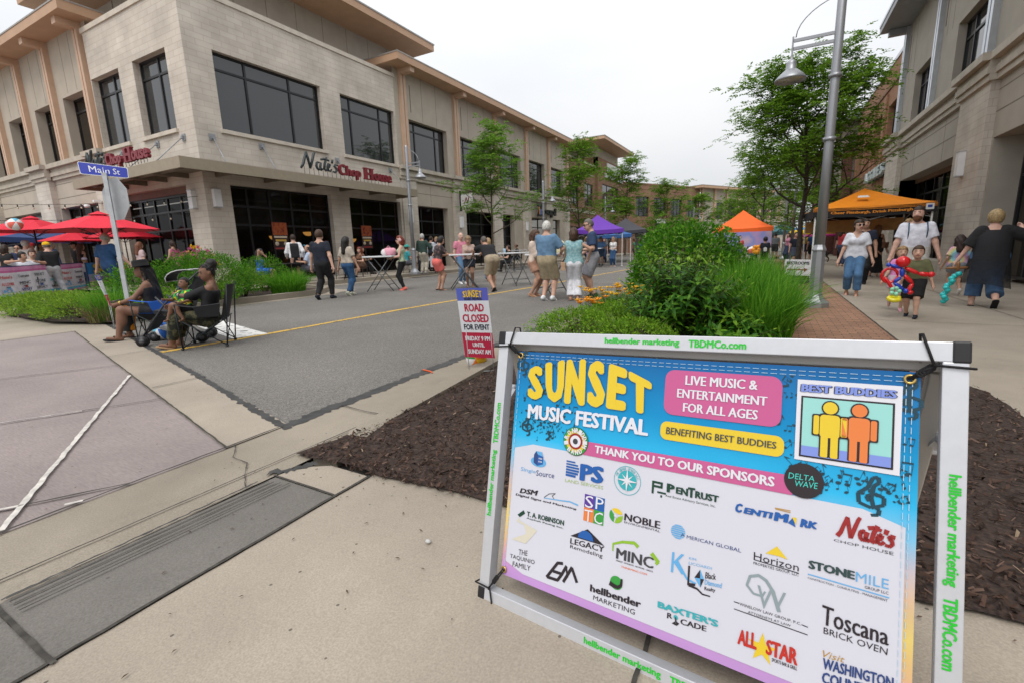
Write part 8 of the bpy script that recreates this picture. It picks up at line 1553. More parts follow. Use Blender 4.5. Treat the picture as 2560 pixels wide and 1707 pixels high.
# ---- the two women in folding chairs with the baby
def camp_chair(label, x, y, face, fab, group='folding camp chairs'):
 t = thing('camp_chair', label, 'chair', (x, y, G(x, y)), R(face-90), group); mF = M('camp_fabric_'+fab[0], fab[1], .8, var=.1); mT = M('camp_tube', (.012, .018, .022), .4, .3)
 mb = MB(); n_ = 8; vs = [(-.26+.52*i/n_, -.22+.46*j/n_, .44-.05*math.sin(math.pi*i/n_)-(.03*(1-j/n_))) for j in range(n_+1) for i in range(n_+1)]; mb.add(vs, [(j*(n_+1)+i, j*(n_+1)+i+1, (j+1)*(n_+1)+i+1, (j+1)*(n_+1)+i) for j in range(n_) for i in range(n_)], 0, True); mb.build('seat', mF, t)
 mb = MB(); vs = [(-.27+.54*i/n_, -.22-.13*j/n_-.05*math.sin(math.pi*i/n_), .40+.50*j/n_) for j in range(n_+1) for i in range(n_+1)]; mb.add(vs, [(j*(n_+1)+i, j*(n_+1)+i+1, (j+1)*(n_+1)+i+1, (j+1)*(n_+1)+i) for j in range(n_) for i in range(n_)], 0, True); mb.build('backrest', mF, t)
 for sg in (-1, 1):
  mb = MB(); vs = []
  for j in range(7):
   q = j/6; y_ = -.30+.62*q; z_ = .66-.05*math.sin(math.pi*q); vs += [(sg*.27, y_, z_), (sg*.36, y_, z_-.005)]
  mb.add(vs, [(2*j, 2*j+1, 2*j+3, 2*j+2) for j in range(6)]); mb.build('armrest', mF, t)
 mb = MB(); mb.tube([(.3, .05, .64), (.31, .05, .4)], .06, 10, cap=True); mb.build('cup_holder', mF, t); mb = MB(); mb.hexa([(-.36, -.22, .46), (-.33, -.22, .45), (-.33, .04, .44), (-.36, .04, .46), (-.39, -.26, .64), (-.36, -.26, .65), (-.36, .08, .61), (-.39, .08, .61)]); mb.build('side_pocket', mF, t)
 for a, b in (((-.30, -.26, .02), (-.29, -.36, .92)), ((.30, -.26, .02), (.29, -.36, .92)), ((-.30, .30, .02), (-.33, .31, .65)), ((.30, .30, .02), (.33, .31, .65))): mb = MB(); mb.tube([a, b], .0095, 7); mb.ball(a, .02, 8, sc=(1.3, 1.3, .9)); mb.build('leg', mT, t)
 mb = MB(); z0, z1 = .03, .42
 for a, b in (((-.30, .30, z0), (.28, .27, z1)), ((.30, .30, z0), (-.28, .27, z1)), ((-.30, -.26, z0), (.28, -.25, z1)), ((.30, -.26, z0), (-.28, -.25, z1)), ((-.30, -.26, z0), (-.30, .28, z1)), ((-.30, .30, z0), (-.30, -.26, z1)), ((.30, -.26, z0), (.30, .28, z1)), ((.30, .30, z0), (.30, -.26, z1))): mb.tube([a, b], .008, 6)
 mb.build('cross_brace', mT, t); t.scale = (.93,)*3; return t
camp_chair('blue folding camp chair under the woman in the black hat', -8.33, 3.72, 236, ('blue', (.012, .09, .42))); camp_chair('black folding camp chair under the woman holding the baby', -6.84, 3.62, 229, ('black', (.014, .014, .016)))
def hat(A):
 s = A['s']; mb = MB(); Rm = Matrix(A['Rh'].tolist()) @ Matrix.Rotation(R(-6), 3, 'X'); o = Vector(A['hc']); n = 22; pr = [(.098, .028), (.1, .031), (.063, .034), (.060, .085), (.052, .1), (.03, .092), (0, .09)]; vs = [o+Rm@(Vector((r_*.92*math.cos(2*math.pi*k/n), r_*1.08*math.sin(2*math.pi*k/n)-.004, z+(.012*abs(math.cos(2*math.pi*k/n)) if i < 2 else 0)))*s) for i, (r_, z) in enumerate(pr) for k in range(n)]
 mb.add(vs, [(i*n+k, i*n+(k+1) % n, (i+1)*n+(k+1) % n, (i+1)*n+k) for i in range(len(pr)-1) for k in range(n)], 0, True); mb.build('hat', M('felt_black', (.010, .010, .011), .9, bump=.2, bscale=200), A['t'])
def earring(A):
 mb = MB()
 for sg in (-1, 1): torus(mb, tuple(A['hc']+A['Rh']@(v3(sg*.056, -.008, -.042)*A['s'])), .013, .0022, 12, 5)
 mb.build('earring', M('gold', (.6, .42, .12), .25, 1, var=0), A['t'])
def bracelet(which):
 def f(A):
  mb = MB(); w_, e_ = (A['wl'], A['ell']) if which == 'l' else (A['wr'], A['elr']); d = (e_-w_)/np.linalg.norm(e_-w_); mb.tube([w_+d*.02, w_+d*.032], .036, 12); mb.build('bracelet', MATS['gold'], A['t'])
 return f
def watch(A):
 w_, e_ = A['wl'], A['ell']; d = Vector(e_-w_).normalized(); mb = MB(); mb.tube([Vector(w_)+d*.01, Vector(w_)+d*.035], .034, 12); q = Vector(w_)+d*.022+Vector((.03, .0, .018)); mb.box(q.x-.016, q.x+.016, q.y-.02, q.y+.02, q.z-.016, q.z+.02, 1); mb.build('watch', [M('watch_band', (.35, .36, .33), .5), m_plas], A['t'])
def necklace(A):
 mb = MB(); T = A['T']; mb.tube([T(-.04, .02, .285), T(-.03, .062, .245), T(0, .085, .215), T(.03, .062, .245), T(.04, .02, .285)], .003, 5); mb.build('necklace', MATS['gold'], A['t'])
m_gold0 = M('gold', (.6, .42, .12), .25, 1, var=0)
m_flow = M_ramp('print_black_orange', [(.0, (.012, .012, .012)), (.565, (.012, .012, .012)), (.585, (.75, .26, .01)), (.8, (.8, .33, .02))], 5.5, .85, detail=1)
m_camo = M_ramp('camouflage', [(.35, (.014, .015, .010)), (.46, (.045, .05, .025)), (.52, (.10, .085, .045)), (.58, (.03, .038, .018)), (.66, (.018, .018, .012))], 11, .9, detail=2, const=True)
m_jam = M_ramp('print_green_yellow', [(.38, (.012, .014, .012)), (.45, (.02, .30, .03)), (.54, (.75, .52, .02)), (.6, (.015, .015, .012))], 12, .8, detail=1, const=True)
person('seated woman in a black hat and halter top with a phone in her lap', -8.44, 3.66, 238, 1.60, 'brown', True, 1.14, pel=(0, -.02, .255), lean=4, fl=(-.10, .27, .045), fr=(.08, .22, .045), hl=(-.03, .235, .345), hr=(.06, .225, .34), el=(-.9, -.6, -.5), er=(.9, -.6, -.5), head=(-6, 0), top=T_(BLK, 0, strap=1, hem=.0, g=.010), bot=B_(m_flow, 'trousers', 1.9, g=.018, w=.04, fx=.012, one=1), shoes=('sandal', (.015, .015, .016)), hair=('long', BLACKH, .30), vox=.0125, fingers=True, extra=[hat, earring, bracelet('l'), necklace], kl=(-.15, 1, .6), kr=(.15, 1, .6))
def bare_leg(A): pass
ph = MB(); ph.box(-.038, .038, -.075, .075, -.005, .005); o = ph.build('phone', M('phone_purple', (.03, .02, .06), .25)); o.location = (-8.66, 3.31, G(-8.7, 3.3)+.59); o.rotation_euler = (R(12), R(10), R(-60)); tag(o, 'dark phone held over the lap of the woman in the black hat', 'phone')
person('seated woman in an off shoulder black top and camouflage trousers holding a baby', -6.85, 3.62, 229, 1.57, 'brown', True, 1.14, pel=(0, -.02, .255), lean=-10, fl=(-.03, .29, .045), fr=(.085, .26, .045), hl=(.03, .20, .455), hr=(.0, .22, .385), el=(-1, -.2, -.6), er=(1, .1, -.6), head=(-30, 14), top=T_(BLK, 1.15, off=1, hem=-.02, g=.012), bot=B_(m_camo, 'trousers', 1.85, g=.013, w=.05), shoes=('sandal', (.30, .19, .10)), hair=('bun', BLACKH), vox=.0125, fingers=True, extra=[earring, watch, necklace], kl=(-.05, 1, .7), kr=(.15, 1, .7))
person('baby in a green and yellow top held against the woman in camouflage trousers', -7.0, 3.43, 292, .84, 'brown', False, 1.15, dz=.33, pel=(0, -.0, .24), lean=-12, fl=(-.13, .22, .10), fr=(.13, .22, .10), hl=(-.16, .2, .36), hr=(.17, .18, .40), head=(10, -4), top=T_(m_jam, .8, hem=-.04, g=.018), bot=B_(BLK, 'shorts', .95, g=.02), hair=('crop', BLACKH), vox=.011, child=True, fingers=True)
# pushchair between them
SP = thing('stroller', 'black folded umbrella stroller standing between the two folding chairs', 'stroller', (-7.55, 3.6, G(-7.5, 3.6)), R(225-90)); mb = MB()
for sg in (-.2, .2): mb.tube([(sg, .42, .12), (sg, .1, .55), (sg, -.15, .8), (sg, -.42, 1.02)], .013, 7); mb.tube([(sg, -.32, .12), (sg, .05, .5), (sg, .18, .68)], .012, 7); mb.tube([(sg, -.42, 1.02), (sg, -.52, 1.03)], .02, 7)
mb.tube([(-.2, .1, .3), (.2, -.2, .3)], .009, 6); mb.tube([(.2, .1, .3), (-.2, -.2, .3)], .009, 6); mb.tube([(-.2, .42, .13), (.2, .42, .13)], .009, 6); mb.build('frame', M('stroller_tube', (.05, .055, .06), .35, .5), SP)
mb = MB(); mb.hexa([(-.18, -.12, .38), (.18, -.12, .38), (.18, .24, .44), (-.18, .24, .44), (-.18, -.12, .43), (.18, -.12, .43), (.18, .24, .49), (-.18, .24, .49)]); mb.hexa([(-.18, -.14, .40), (.18, -.14, .40), (.18, -.38, .92), (-.18, -.38, .92), (-.18, -.09, .42), (.18, -.09, .42), (.18, -.33, .94), (-.18, -.33, .94)]); mb.hexa([(-.16, .24, .36), (.16, .24, .36), (.16, .34, .2), (-.16, .34, .2), (-.16, .26, .40), (.16, .26, .40), (.16, .36, .24), (-.16, .36, .24)]); mb.build('seat', M('stroller_fabric', (.02, .022, .026), .8), SP)
mb = MB(); vs = [(-.21+.42*i, -.34+.36*math.sin(R(100*j/6)), .88+.16*math.cos(R(110*j/6-20))) for j in range(7) for i in (0, 1)]; mb.add(vs, [(2*j, 2*j+1, 2*j+3, 2*j+2) for j in range(6)]); mb.tube([vs[0], vs[2], vs[4], vs[6], vs[8], vs[10], vs[12], vs[13], vs[11], vs[9], vs[7], vs[5], vs[3], vs[1]], .007, 5, 1); mb.build('hood', [MATS['stroller_fabric'], M('piping_white', (.5, .5, .52))], SP)
for sx_ in (-.2, .2):
 for y_ in (.42, -.32):
  for o_ in (-.028, .028): mb = MB(); mb.tube([(sx_+o_-.012, y_, .075), (sx_+o_+.012, y_, .075)], [.075, .075], 16); mb.tube([(sx_+o_-.014, y_, .075), (sx_+o_+.014, y_, .075)], .035, 10, 1); mb.build('wheel', [m_plas, M('wheel_hub', (.08, .08, .085), .5)], SP)
# ---- walkers and talkers in the road
person('man in a navy polo and black trousers walking away up the road', -10.38, 8.53, 112, 1.83, 'light', fat=1.05, fl=(-.055, -.10, .06), fr=(.06, .10, .045), hl=(-.19, .05, .46), hr=(.19, -.04, .45), top=T_(NAVY, .62, hem=-.045, g=.014), bot=B_(BLK), shoes=('shoe', (.02, .02, .025)), hair=('short', BROWNH), vox=.016, fingers=True)
person('woman in a beige tee and blue jeans walking away beside the man in navy', -10.5, 9.5, 95, 1.66, 'tan', True, 1.08, fl=(-.06, .10, .045), fr=(.055, -.10, .06), hl=(-.18, -.03, .47), hr=(.20, .05, .44), top=T_((.46, .40, .33), .75, hem=.02, g=.018), bot=B_((.03, .09, .20), g=.008, w=.06), shoes=('shoe', (.55, .56, .45)), hair=('long', BLACKH, .17), vox=.016, fingers=True)
def headphones(A):
 mb = MB(); [mb.ball(A['hc']+A['Rh']@(v3(sg*.058, 0, 0)*A['s']), .03*A['s'], 10, 0, (.5, 1, 1)) for sg in (-1, 1)]; mb.tube([A['hc']+A['Rh']@(v3(.058*math.cos(R(a)), 0, .08*math.sin(R(a)))*A['s']) for a in range(0, 181, 20)], .007, 6); mb.build('headphones', M('headphone_pink', (.65, .4, .4), .5), A['t'])
def tied_shirt(A):
 mb = MB(); T = A['T']; [mb.tube([T(.03*k, .085, .01), T(.035*k, .095, -.06), T(.04*k, .085, -.13)], [.03, .04, .02], 7) for k in (-1, 0, 1)]; [mb.tube([T(.0, -.07, .02), T(.09, -.05, 0), T(.09, .05, .01), T(0, .085, .01)], [.02, .03, .03, .025], 7)]; mb.build('tied_shirt', cloth((.62, .57, .48)), A['t'])
person('red haired woman with sunglasses and pink headphones at the first high table', -10.07, 11.3, 215, 1.68, 'pink', True, .98, hl=(-.10, .18, .60), hr=(.08, .18, .60), head=(-15, 0), top=T_((.36, .44, .30), .0, strap=1, hem=0), bot=B_(BLK, g=.006, w=.06), shoes=('shoe', (.75, .16, .12)), hair=('bob', REDH, .1), vox=.016, fingers=True, extra=[glasses(), headphones, tied_shirt])
person('woman in a dark floral blouse and coral shorts leaning on the second high table', -8.85, 11.55, 62, 1.66, 'tan', True, 1.02, lean=12, pel=(0, -.03, .525), hl=(-.04, .25, .63), hr=(.06, .27, .635), head=(0, 14), top=T_(M_ramp('floral_dark', [(.45, (.02, .017, .02)), (.6, (.10, .06, .06)), (.7, (.22, .15, .15))], 16), .7, hem=-.06, g=.02), bot=SHORT((.70, .15, .13), .6, .02), shoes=('sandal', (.03, .02, .018)), hair=('pony', BLACKH, .05), vox=.016, fingers=True, extra=[glasses()])
person('man in a black tee and khaki cargo shorts bent over the second high table', -7.15, 11.75, 150, 1.80, 'tan', False, 1.12, lean=42, pel=(0, -.08, .51), fl=(-.05, -.18, .075), fr=(.06, -.02, .045), hl=(-.10, .38, .60), hr=(.06, .40, .605), head=(0, 8), top=T_((.016, .017, .02), .75, hem=-.06, g=.018), bot=SHORT((.32, .26, .18), .95, .02), shoes=('sandal', (.015, .012, .012)), hair=('crop', (.09, .075, .065)), vox=.016, fingers=True)
person('curly blonde woman in navy shorts behind the second high table', -8.7, 13.0, 300, 1.66, 'tan', True, 1.0, lean=8, hl=(-.03, .2, .62), hr=(.04, .2, .63), head=(0, 15), top=T_((.42, .30, .25), .9, hem=-.02, g=.018), bot=SHORT((.012, .014, .03), .55, .016), shoes=('sandal', (.2, .1, .06)), hair=('curly', (.24, .15, .08)), vox=.018)
person('tall man in a pink shirt standing behind the floral blouse woman', -9.7, 14.0, 330, 1.82, 'pink', False, 1.0, top=T_((.62, .22, .30), .6, g=.016), bot=B_((.10, .20, .34)), shoes=('shoe', WHT), hair=('bald', GREYH), vox=.02)
person('woman in flared jeans with a round straw bag behind the bent man', -9.4, 15.4, 140, 1.62, 'light', True, 1.0, hl=(-.1, .16, .62), hr=(.17, .05, .45), top=T_((.62, .35, .38), .6, hem=0), bot=B_((.08, .20, .36), fx=.03), shoes=('sandal', (.3, .2, .12)), hair=('bob', BLOND, .1), vox=.02)
sb = MB(); sb.tube([(0, -.02, 0), (0, .02, 0)], .14, 20); torus(sb, (0, 0, 0), .135, .016, 20, 6, 1); o = sb.build('straw_bag', [M_ramp('straw', [(.4, (.42, .29, .13)), (.6, (.56, .42, .22))], 30), M('straw_rim', (.3, .19, .08))]); o.location = (-8.95, 14.6, G(-9, 14.6)+.78); o.rotation_euler = (0, 0, R(30)); tag(o, 'round straw bag hanging beside the flared jeans', 'bag')
person('woman in a cream cardigan and tan shorts at the third high table', -5.25, 10.75, 10, 1.68, 'tan', True, 1.0, lean=2, fl=(-.04, .02, .06), fr=(.05, -.03, .06), hl=(-.02, .2, .60), hr=(.04, .2, .62), head=(0, 8), top=T_((.60, .49, .41), 1.9, hem=-.05, g=.02), bot=SHORT((.46, .26, .18), .55, .018), shoes=('sandal', (.36, .2, .11)), hair=('bob', (.07, .035, .02), .1), vox=.016, fingers=True, extra=[glasses()])
person('white haired man in a blue shirt and khaki shorts with his back turned', -4.52, 9.95, 85, 1.83, 'light', False, 1.16, fl=(-.055, 0, .05), fr=(.07, .02, .05), hl=(-.08, .19, .60), hr=(.12, .17, .60), er=(1, -.6, -.3), head=(-12, 0), top=T_((.115, .21, .33), .85, hem=-.10, g=.022), bot=SHORT((.34, .28, .18), .95, .022), shoes=('shoe', (.72, .73, .75)), hair=('short', (.55, .54, .5)), vox=.016, fingers=True)
def shoulder_bag(side, c, low):
 def f(A):
  mb = MB(); T = A['T']; k = side; mb.tube([T(-.06*k, .07, .27), T(-.09*k, .0, .305), T(-.115*k, -.05, .2), T(-.135*k, -.02, low+.1)], .008, 5); p = T(-.15*k, .0, low); mb.box(p[0]-.045, p[0]+.045, p[1]-.13, p[1]+.13, p[2]-.09, p[2]+.09); mb.box(p[0]-.05, p[0]+.05, p[1]-.132, p[1]+.132, p[2]+.01, p[2]+.095, 0); bevel(mb.build('shoulder_bag', M('leather_%d' % int(c[0]*99), c, .5), A['t']), .01)
 return f
person('woman in a teal sleeveless top and white trousers with a tan bag', -3.95, 10.2, 112, 1.66, 'tan', True, 1.06, fl=(-.05, .02, .045), fr=(.05, -.02, .045), hl=(-.10, .17, .57), hr=(.20, .04, .58), er=(1, -.5, 0), head=(10, 0), top=T_(M_ramp('teal_print', [(.4, (.18, .36, .40)), (.6, (.32, .50, .52))], 22), .12, hem=-.03, g=.018), bot=B_((.70, .70, .74), fx=.018, g=.012), shoes=('sandal', (.4, .2, .14)), hair=('bob', (.06, .025, .015), .08), vox=.016, fingers=True, extra=[shoulder_bag(1, (.50, .31, .19), -.05)])
person('tall man in a navy shirt and grey shorts looking down over the others', -3.75, 10.95, 205, 1.90, 'light', False, 1.08, lean=4, hl=(-.12, .16, .60), hr=(.12, .14, .55), head=(-5, 14), top=T_((.03, .055, .12), .8, hem=-.07, g=.018), bot=SHORT((.30, .30, .33), .95, .022), shoes=('shoe', BLK), hair=('crop', (.13, .115, .1)), vox=.016, fingers=True, extra=[glasses((.06, .06, .06))])
person('woman in a royal blue top hidden behind the white haired man', -4.5, 11.75, 250, 1.62, 'tan', True, 1.0, hl=(-.1, .15, .5), hr=(.12, .15, .55), top=T_((.02, .07, .34), .5), bot=SHORT((.5, .5, .55), .6), shoes=('sandal', (.03, .05, .1)), hair=('short', BROWNH), vox=.02)
# ---- left pavement by the restaurant
person('man in a dark green jacket and beige trousers by the restaurant doors', -13.85, 16.95, 100, 1.80, 'tan', False, 1.08, dz=.15, hl=(-.10, .16, .63), hr=(.10, .15, .62), er=(1, -.3, -.4), top=T_((.028, .055, .045), 1.85, hem=-.08, g=.022), bot=B_((.44, .40, .33), g=.014), shoes=('shoe', (.35, .33, .3)), hair=('short', GREYH), vox=.018)
person('waiter in a black vest and long white apron walking past the doors', -14.9, 18.9, 80, 1.74, 'tan', False, .98, dz=.15, top=T_((.5, .52, .56), 1.9, vest=(.02, .025, .04)), bot=B_((.015, .015, .02)), shoes=('shoe', BLK), hair=('short', DKBR), vox=.02, extra=[lambda A: MB().box(.02, .2, -.12, .13, .2, .75).build('apron', cloth((.66, .66, .72)), A['t'])])
person('person in a pale grey shirt and black trousers standing by the doors', -14.2, 18.5, 250, 1.68, 'light', True, 1.0, dz=.15, hl=(-.12, .08, .5), hr=(.12, .08, .5), top=T_((.45, .48, .55), 1.2, hem=-.02), bot=B_(BLK), shoes=('shoe', BLK), hair=('short', BLOND), vox=.018, extra=[glasses()])
person('waiter in a white shirt and black vest serving the table by the window', -15.7, 11.75, 150, 1.80, 'light', False, 1.05, dz=.13, lean=8, hl=(-.14, .16, .53), hr=(.16, .02, .5), top=T_(WHT, 1.9, g=.013, vest=BLK), bot=dict(c=BLK, k='skirt', hem=.22, fl=.02, w=.10), shoes=('shoe', BLK), hair=('short', DKBR), vox=.018, extra=[lambda A: [None, None][0]])
SEAT = dict(pel=(0, -.02, .30), fl=(-.06, .26, .05), fr=(.06, .25, .05), kl=(-.15, 1, .6), kr=(.15, 1, .6), vox=.02)
def seated(label, x, y, face, H, sk, fem, fat, top, bot, hair, sh=('shoe', BLK), dz=.13, lean=4, head=(0, 0), hl=None, hr=None, extra=None, fingers=False): return person(label, x, y, face, H, sk, fem, fat, dz=dz, lean=lean, head=head, top=top, bot=bot, hair=hair, shoes=sh, hl=hl or (-.09, .2, .42), hr=hr or (.09, .2, .42), extra=extra, **SEAT)
def visor(A):
 mb = MB(); [mb.ball(A['hc']+A['Rh']@(v3(sg*.022, .045, .062)*A['s']), .02*A['s'], 10, 0, (1, .5, .7)) for sg in (-1, 1)]; mb.build('sunglasses', M('mirror_blue', (.02, .45, .75), .1), A['t'])
seated('seated woman in a bright blue sundress with her hand to her face', -15.9, 10.45, 40, 1.66, 'tan', True, 1.1, T_((.012, .11, .55), 0, strap=1, hem=-.04), dict(c=(.012, .11, .55), k='trousers', l=1.0, g=.02), ('long', BLACKH, .12), hr=(.06, .12, .62), head=(-10, 0))
seated('seated man in a pale blue shirt with blue mirrored glasses on his head', -15.2, 12.0, 215, 1.82, 'tan', False, 1.1, T_((.42, .50, .64), .8, g=.018), SHORT((.1, .1, .13)), ('bald', DKBR), head=(-10, 5), extra=[visor])
seated('seated woman in a brown floral dress beyond the beige tee woman', -15.3, 14.6, 270, 1.66, 'light', True, 1.05, T_(M_ramp('floral_brown', [(.45, (.08, .03, .02)), (.55, (.3, .16, .08)), (.65, (.05, .02, .015))], 14), .6), dict(c=(.10, .05, .03), k='trousers', l=1.1, g=.02), ('long', REDH, .12))
seated('seated man in a teal cap and teal shirt behind the first high table', -15.2, 17.4, 60, 1.75, 'tan', False, 1.1, T_((.04, .32, .36), .6), SHORT((.1, .1, .12)), ('short', DKBR), extra=[cap_((.04, .36, .32))])
seated('seated person in a white top behind the pink bag', -15.4, 19.2, 230, 1.7, 'light', True, 1.05, T_((.62, .62, .66), .6), B_((.05, .06, .1)), ('short', BROWNH), extra=[glasses()])
seated('seated long haired woman in black beside the left lamp post', -16.2, 20.5, 150, 1.68, 'tan', True, 1.05, T_(BLK, 0, strap=1), B_((.03, .05, .12)), ('long', (.12, .07, .04), .16))
seated('seated bearded man beside the long haired woman near the lamp post', -16.6, 21.3, 250, 1.78, 'tan', False, 1.1, T_(BLK, .6), B_((.03, .03, .04)), ('short', DKBR), extra=[beard(DKBR)])
seated('bald seated man in black at the low white table', -13.6, 25.6, 200, 1.78, 'tan', False, 1.1, T_(BLK, .6), SHORT(BLK), ('bald', DKBR), dz=.1)
seated('dark haired seated woman in black behind the cup on the table', -11.4, 20.6, 215, 1.70, 'light', True, 1.0, T_(BLK, .6), B_(BLK), ('short', DKBR), dz=.05, extra=[glasses()])
seated('seated dark figure inside the window nearest the stone corner', -16.6, 15.9, 60, 1.7, 'tan', False, 1.1, T_((.3, .1, .12), .6), B_(BLK), ('short', DKBR))
# dining tables and black chairs along the front
m_din = M('dining_black', (.016, .016, .018), .5)
def dining_table():
 t = thing('dining_table', 'black dining table between the blue dress woman and the man in glasses', 'table', (-15.5, 11.25, G(-15, 11)+.13), 0, 'black dining tables on the left pavement'); mb = MB(); mb.box(-.4, .4, -.4, .4, .70, .735); bevel(mb.build('tabletop', m_din, t), .01); mb = MB(); mb.tube([(0, 0, .02), (0, 0, .7)], .035, 8); mb.build('pedestal', m_din, t); mb = MB(); mb.box(-.3, .3, -.04, .04, 0, .03); mb.box(-.04, .04, -.3, .3, .03, .05); mb.build('foot', m_din, t)
 return t
DT = dining_table()
for x, y, lab in ((-15.3, 13.7, 'black dining table behind the woman in the beige tee'), (-15.5, 18.2, 'black dining table between the teal cap man and the person in white'), (-16.6, 19.9, 'black dining table by the glass near the left lamp post'), (-15.6, 24.6, 'black dining table beyond the blade sign'), (-15.4, 27.5, 'farthest black dining table under the light street tree')): dup(DT, (x, y, G(x, y)+.15), R(15*y), lab)
def dining_chair():
 t = thing('dining_chair', 'black metal chair under the woman in the blue sundress', 'chair', (-15.95, 10.4, G(-16, 10)+.13), R(40-90), 'black metal chairs on the left pavement'); mb = MB(); mb.box(-.22, .22, -.22, .22, .43, .455); bevel(mb.build('seat', m_din, t), .01); mb = MB()
 for i in range(7): mb.box(-.2+.062*i, -.185+.062*i, -.235, -.22, .5, .86)
 mb.tube([(-.22, -.22, .44), (-.22, -.25, .88), (.22, -.25, .88), (.22, -.22, .44)], .012, 6); mb.build('backrest', m_din, t)
 for sx_ in (-.2, .2):
  for sy_ in (-.2, .2): mb = MB(); mb.tube([(sx_, sy_, .44), (sx_*1.12, sy_*1.12, 0)], .012, 6); mb.build('leg', m_din, t)
 return t
DC = dining_chair()
for x, y, f_, lab in ((-15.15, 12.05, 215, 'black metal chair under the man in the pale blue shirt'), (-15.3, 14.65, 270, 'black metal chair under the brown floral dress'), (-14.8, 13.2, 180, 'empty black metal chair behind the man in the navy polo'), (-15.2, 17.3, 60, 'black metal chair under the man in the teal cap'), (-15.35, 19.25, 230, 'black metal chair under the person in white'), (-14.9, 17.9, 170, 'empty black metal chair under the first high table top'), (-16.15, 20.4, 150, 'black metal chair under the long haired woman'), (-16.6, 21.35, 250, 'black metal chair under the bearded man'), (-13.6, 25.65, 200, 'black metal chair under the bald seated man'), (-11.4, 20.65, 215, 'black metal chair under the dark haired woman'), (-16.6, 15.8, 60, 'black metal chair against the window near the corner'), (-15.0, 26.2, 120, 'empty black metal chair below the street tree')): dup(DC, (x, y, G(x, y)+(.13 if x < -14.5 else .03)), R(f_-90), lab)
# things on the tables
def item(name, label, cat, loc, mb, mats, rz=0): o = mb.build(name, mats); o.location = loc; o.rotation_euler = (0, 0, rz); return tag(o, label, cat)
b = MB(); b.ball((0, 0, .12), .16, 12, sc=(1.3, .8, .8)); b.ball((.12, .05, .12), .12, 10, 0); b.ball((-.13, -.03, .1), .11, 10, 1); b.tube([(-.08, 0, .22), (0, 0, .3), (.08, 0, .22)], .01, 5); item('plush_bag', 'soft pink and white bag lying on the first high table', 'bag', (-10.45, 11.15, G(-10.4, 11)+1.075), b, [M('plush_pink', (.68, .32, .40), .9), M('plush_white', (.66, .6, .6), .9)], .4)
b = MB(); b.lathe([(.035, 0), (.048, .13), (.0, .13)], n=12); item('cup', 'pale blue cup standing on the table behind the bent man', 'cup', (-7.75, 13.7, G(-7.7, 13.7)+1.075), b, M('cup_blue', (.35, .5, .62)))
b = MB(); b.lathe([(.16, 0), (.19, .1), (.16, .22), (.08, .3), (.0, .31)], n=12); item('paper_bag', 'crumpled cream paper bag on the third high table', 'bag', (-4.7, 11.15, G(-4.7, 11)+1.075), b, M('paper_cream', (.66, .6, .38), .9))
b = MB(); [b.box(-.35+.24*i, -.16+.24*i, -.42, -.41, .75, 1.0, i % 2) for i in range(3)]; item('poster_row', 'row of pink and pale blue papers taped to the far white table', 'paper', (-9.0, 26.35, G(-9, 26.4)), b, [M('paper_pink', (.7, .25, .4)), M('paper_blue', (.3, .45, .6))], .17)
# ---- right pavement
person('woman in a white blouse and blue jeans with sunglasses walking towards the camera', 1.66, 12.9, 262, 1.68, 'light', True, .98, fl=(-.05, .06, .045), fr=(.06, -.06, .06), hl=(-.19, .03, .45), hr=(.18, .07, .46), head=(-28, 0), top=T_((.62, .64, .70), .75, hem=-.04, g=.022, vneck=.08), bot=B_((.07, .16, .30), l=1.82, fx=.010, g=.012), shoes=('sandal', (.42, .16, .08)), hair=('pony', DKBR, .16), vox=.015, fingers=True, extra=[glasses()])
def straps(A):
 mb = MB(); T = A['T']; [mb.tube([T(k*.075, .062, .13), T(k*.078, .075, .22), T(k*.075, .03, .30), T(k*.07, -.05, .28)], .016, 6, flat=.4) for k in (-1, 1)]; p = T(0, -.11, .16); mb.box(p[0]-.15, p[0]+.15, p[1]-.08, p[1]+.06, p[2]-.22, p[2]+.2); mb.build('backpack', M('pack_teal', (.02, .08, .13), .7), A['t'])
person('big bearded man in a white polo with a backpack on the right pavement', 2.52, 12.2, 268, 1.87, 'pink', False, 1.17, fl=(-.06, .04, .045), fr=(.065, -.05, .05), hl=(-.205, .04, .455), hr=(.205, .04, .45), head=(24, 0), top=T_((.66, .66, .74), .72, hem=-.08, g=.018), bot=SHORT((.45, .43, .40), 1.0, .02), shoes=('shoe', (.3, .3, .32)), hair=('short', DKBR), vox=.015, fingers=True, extra=[beard((.13, .05, .02)), straps])
person('small boy in an olive tee and black shorts striding towards the camera', 2.03, 9.55, 250, 1.10, 'light', False, 1.08, fl=(-.075, .14, .05), fr=(.06, -.06, .052), hl=(-.22, -.03, .40), hr=(.14, .16, .47), head=(-6, 2), top=T_((.115, .12, .055), .85, hem=-.07, g=.03), bot=SHORT((.012, .012, .015), .95, .03), shoes=('shoe', (.016, .018, .024)), hair=('short', (.06, .03, .018)), vox=.0115, child=True, fingers=True)
person('small fair girl in a pink tee half hidden behind the boy', 1.98, 10.35, 262, 1.08, 'light', True, 1.0, fl=(-.06, .08, .05), fr=(.08, -.18, .16), hl=(-.17, .1, .45), hr=(.2, .08, .5), head=(-8, 0), top=T_((.68, .25, .52), .7, hem=-.06, g=.025), bot=SHORT((.55, .42, .5), .6, .03), shoes=('shoe', (.6, .3, .36)), hair=('pony', (.28, .17, .08), .06), vox=.0115, child=True, fingers=True)
m_tie = None
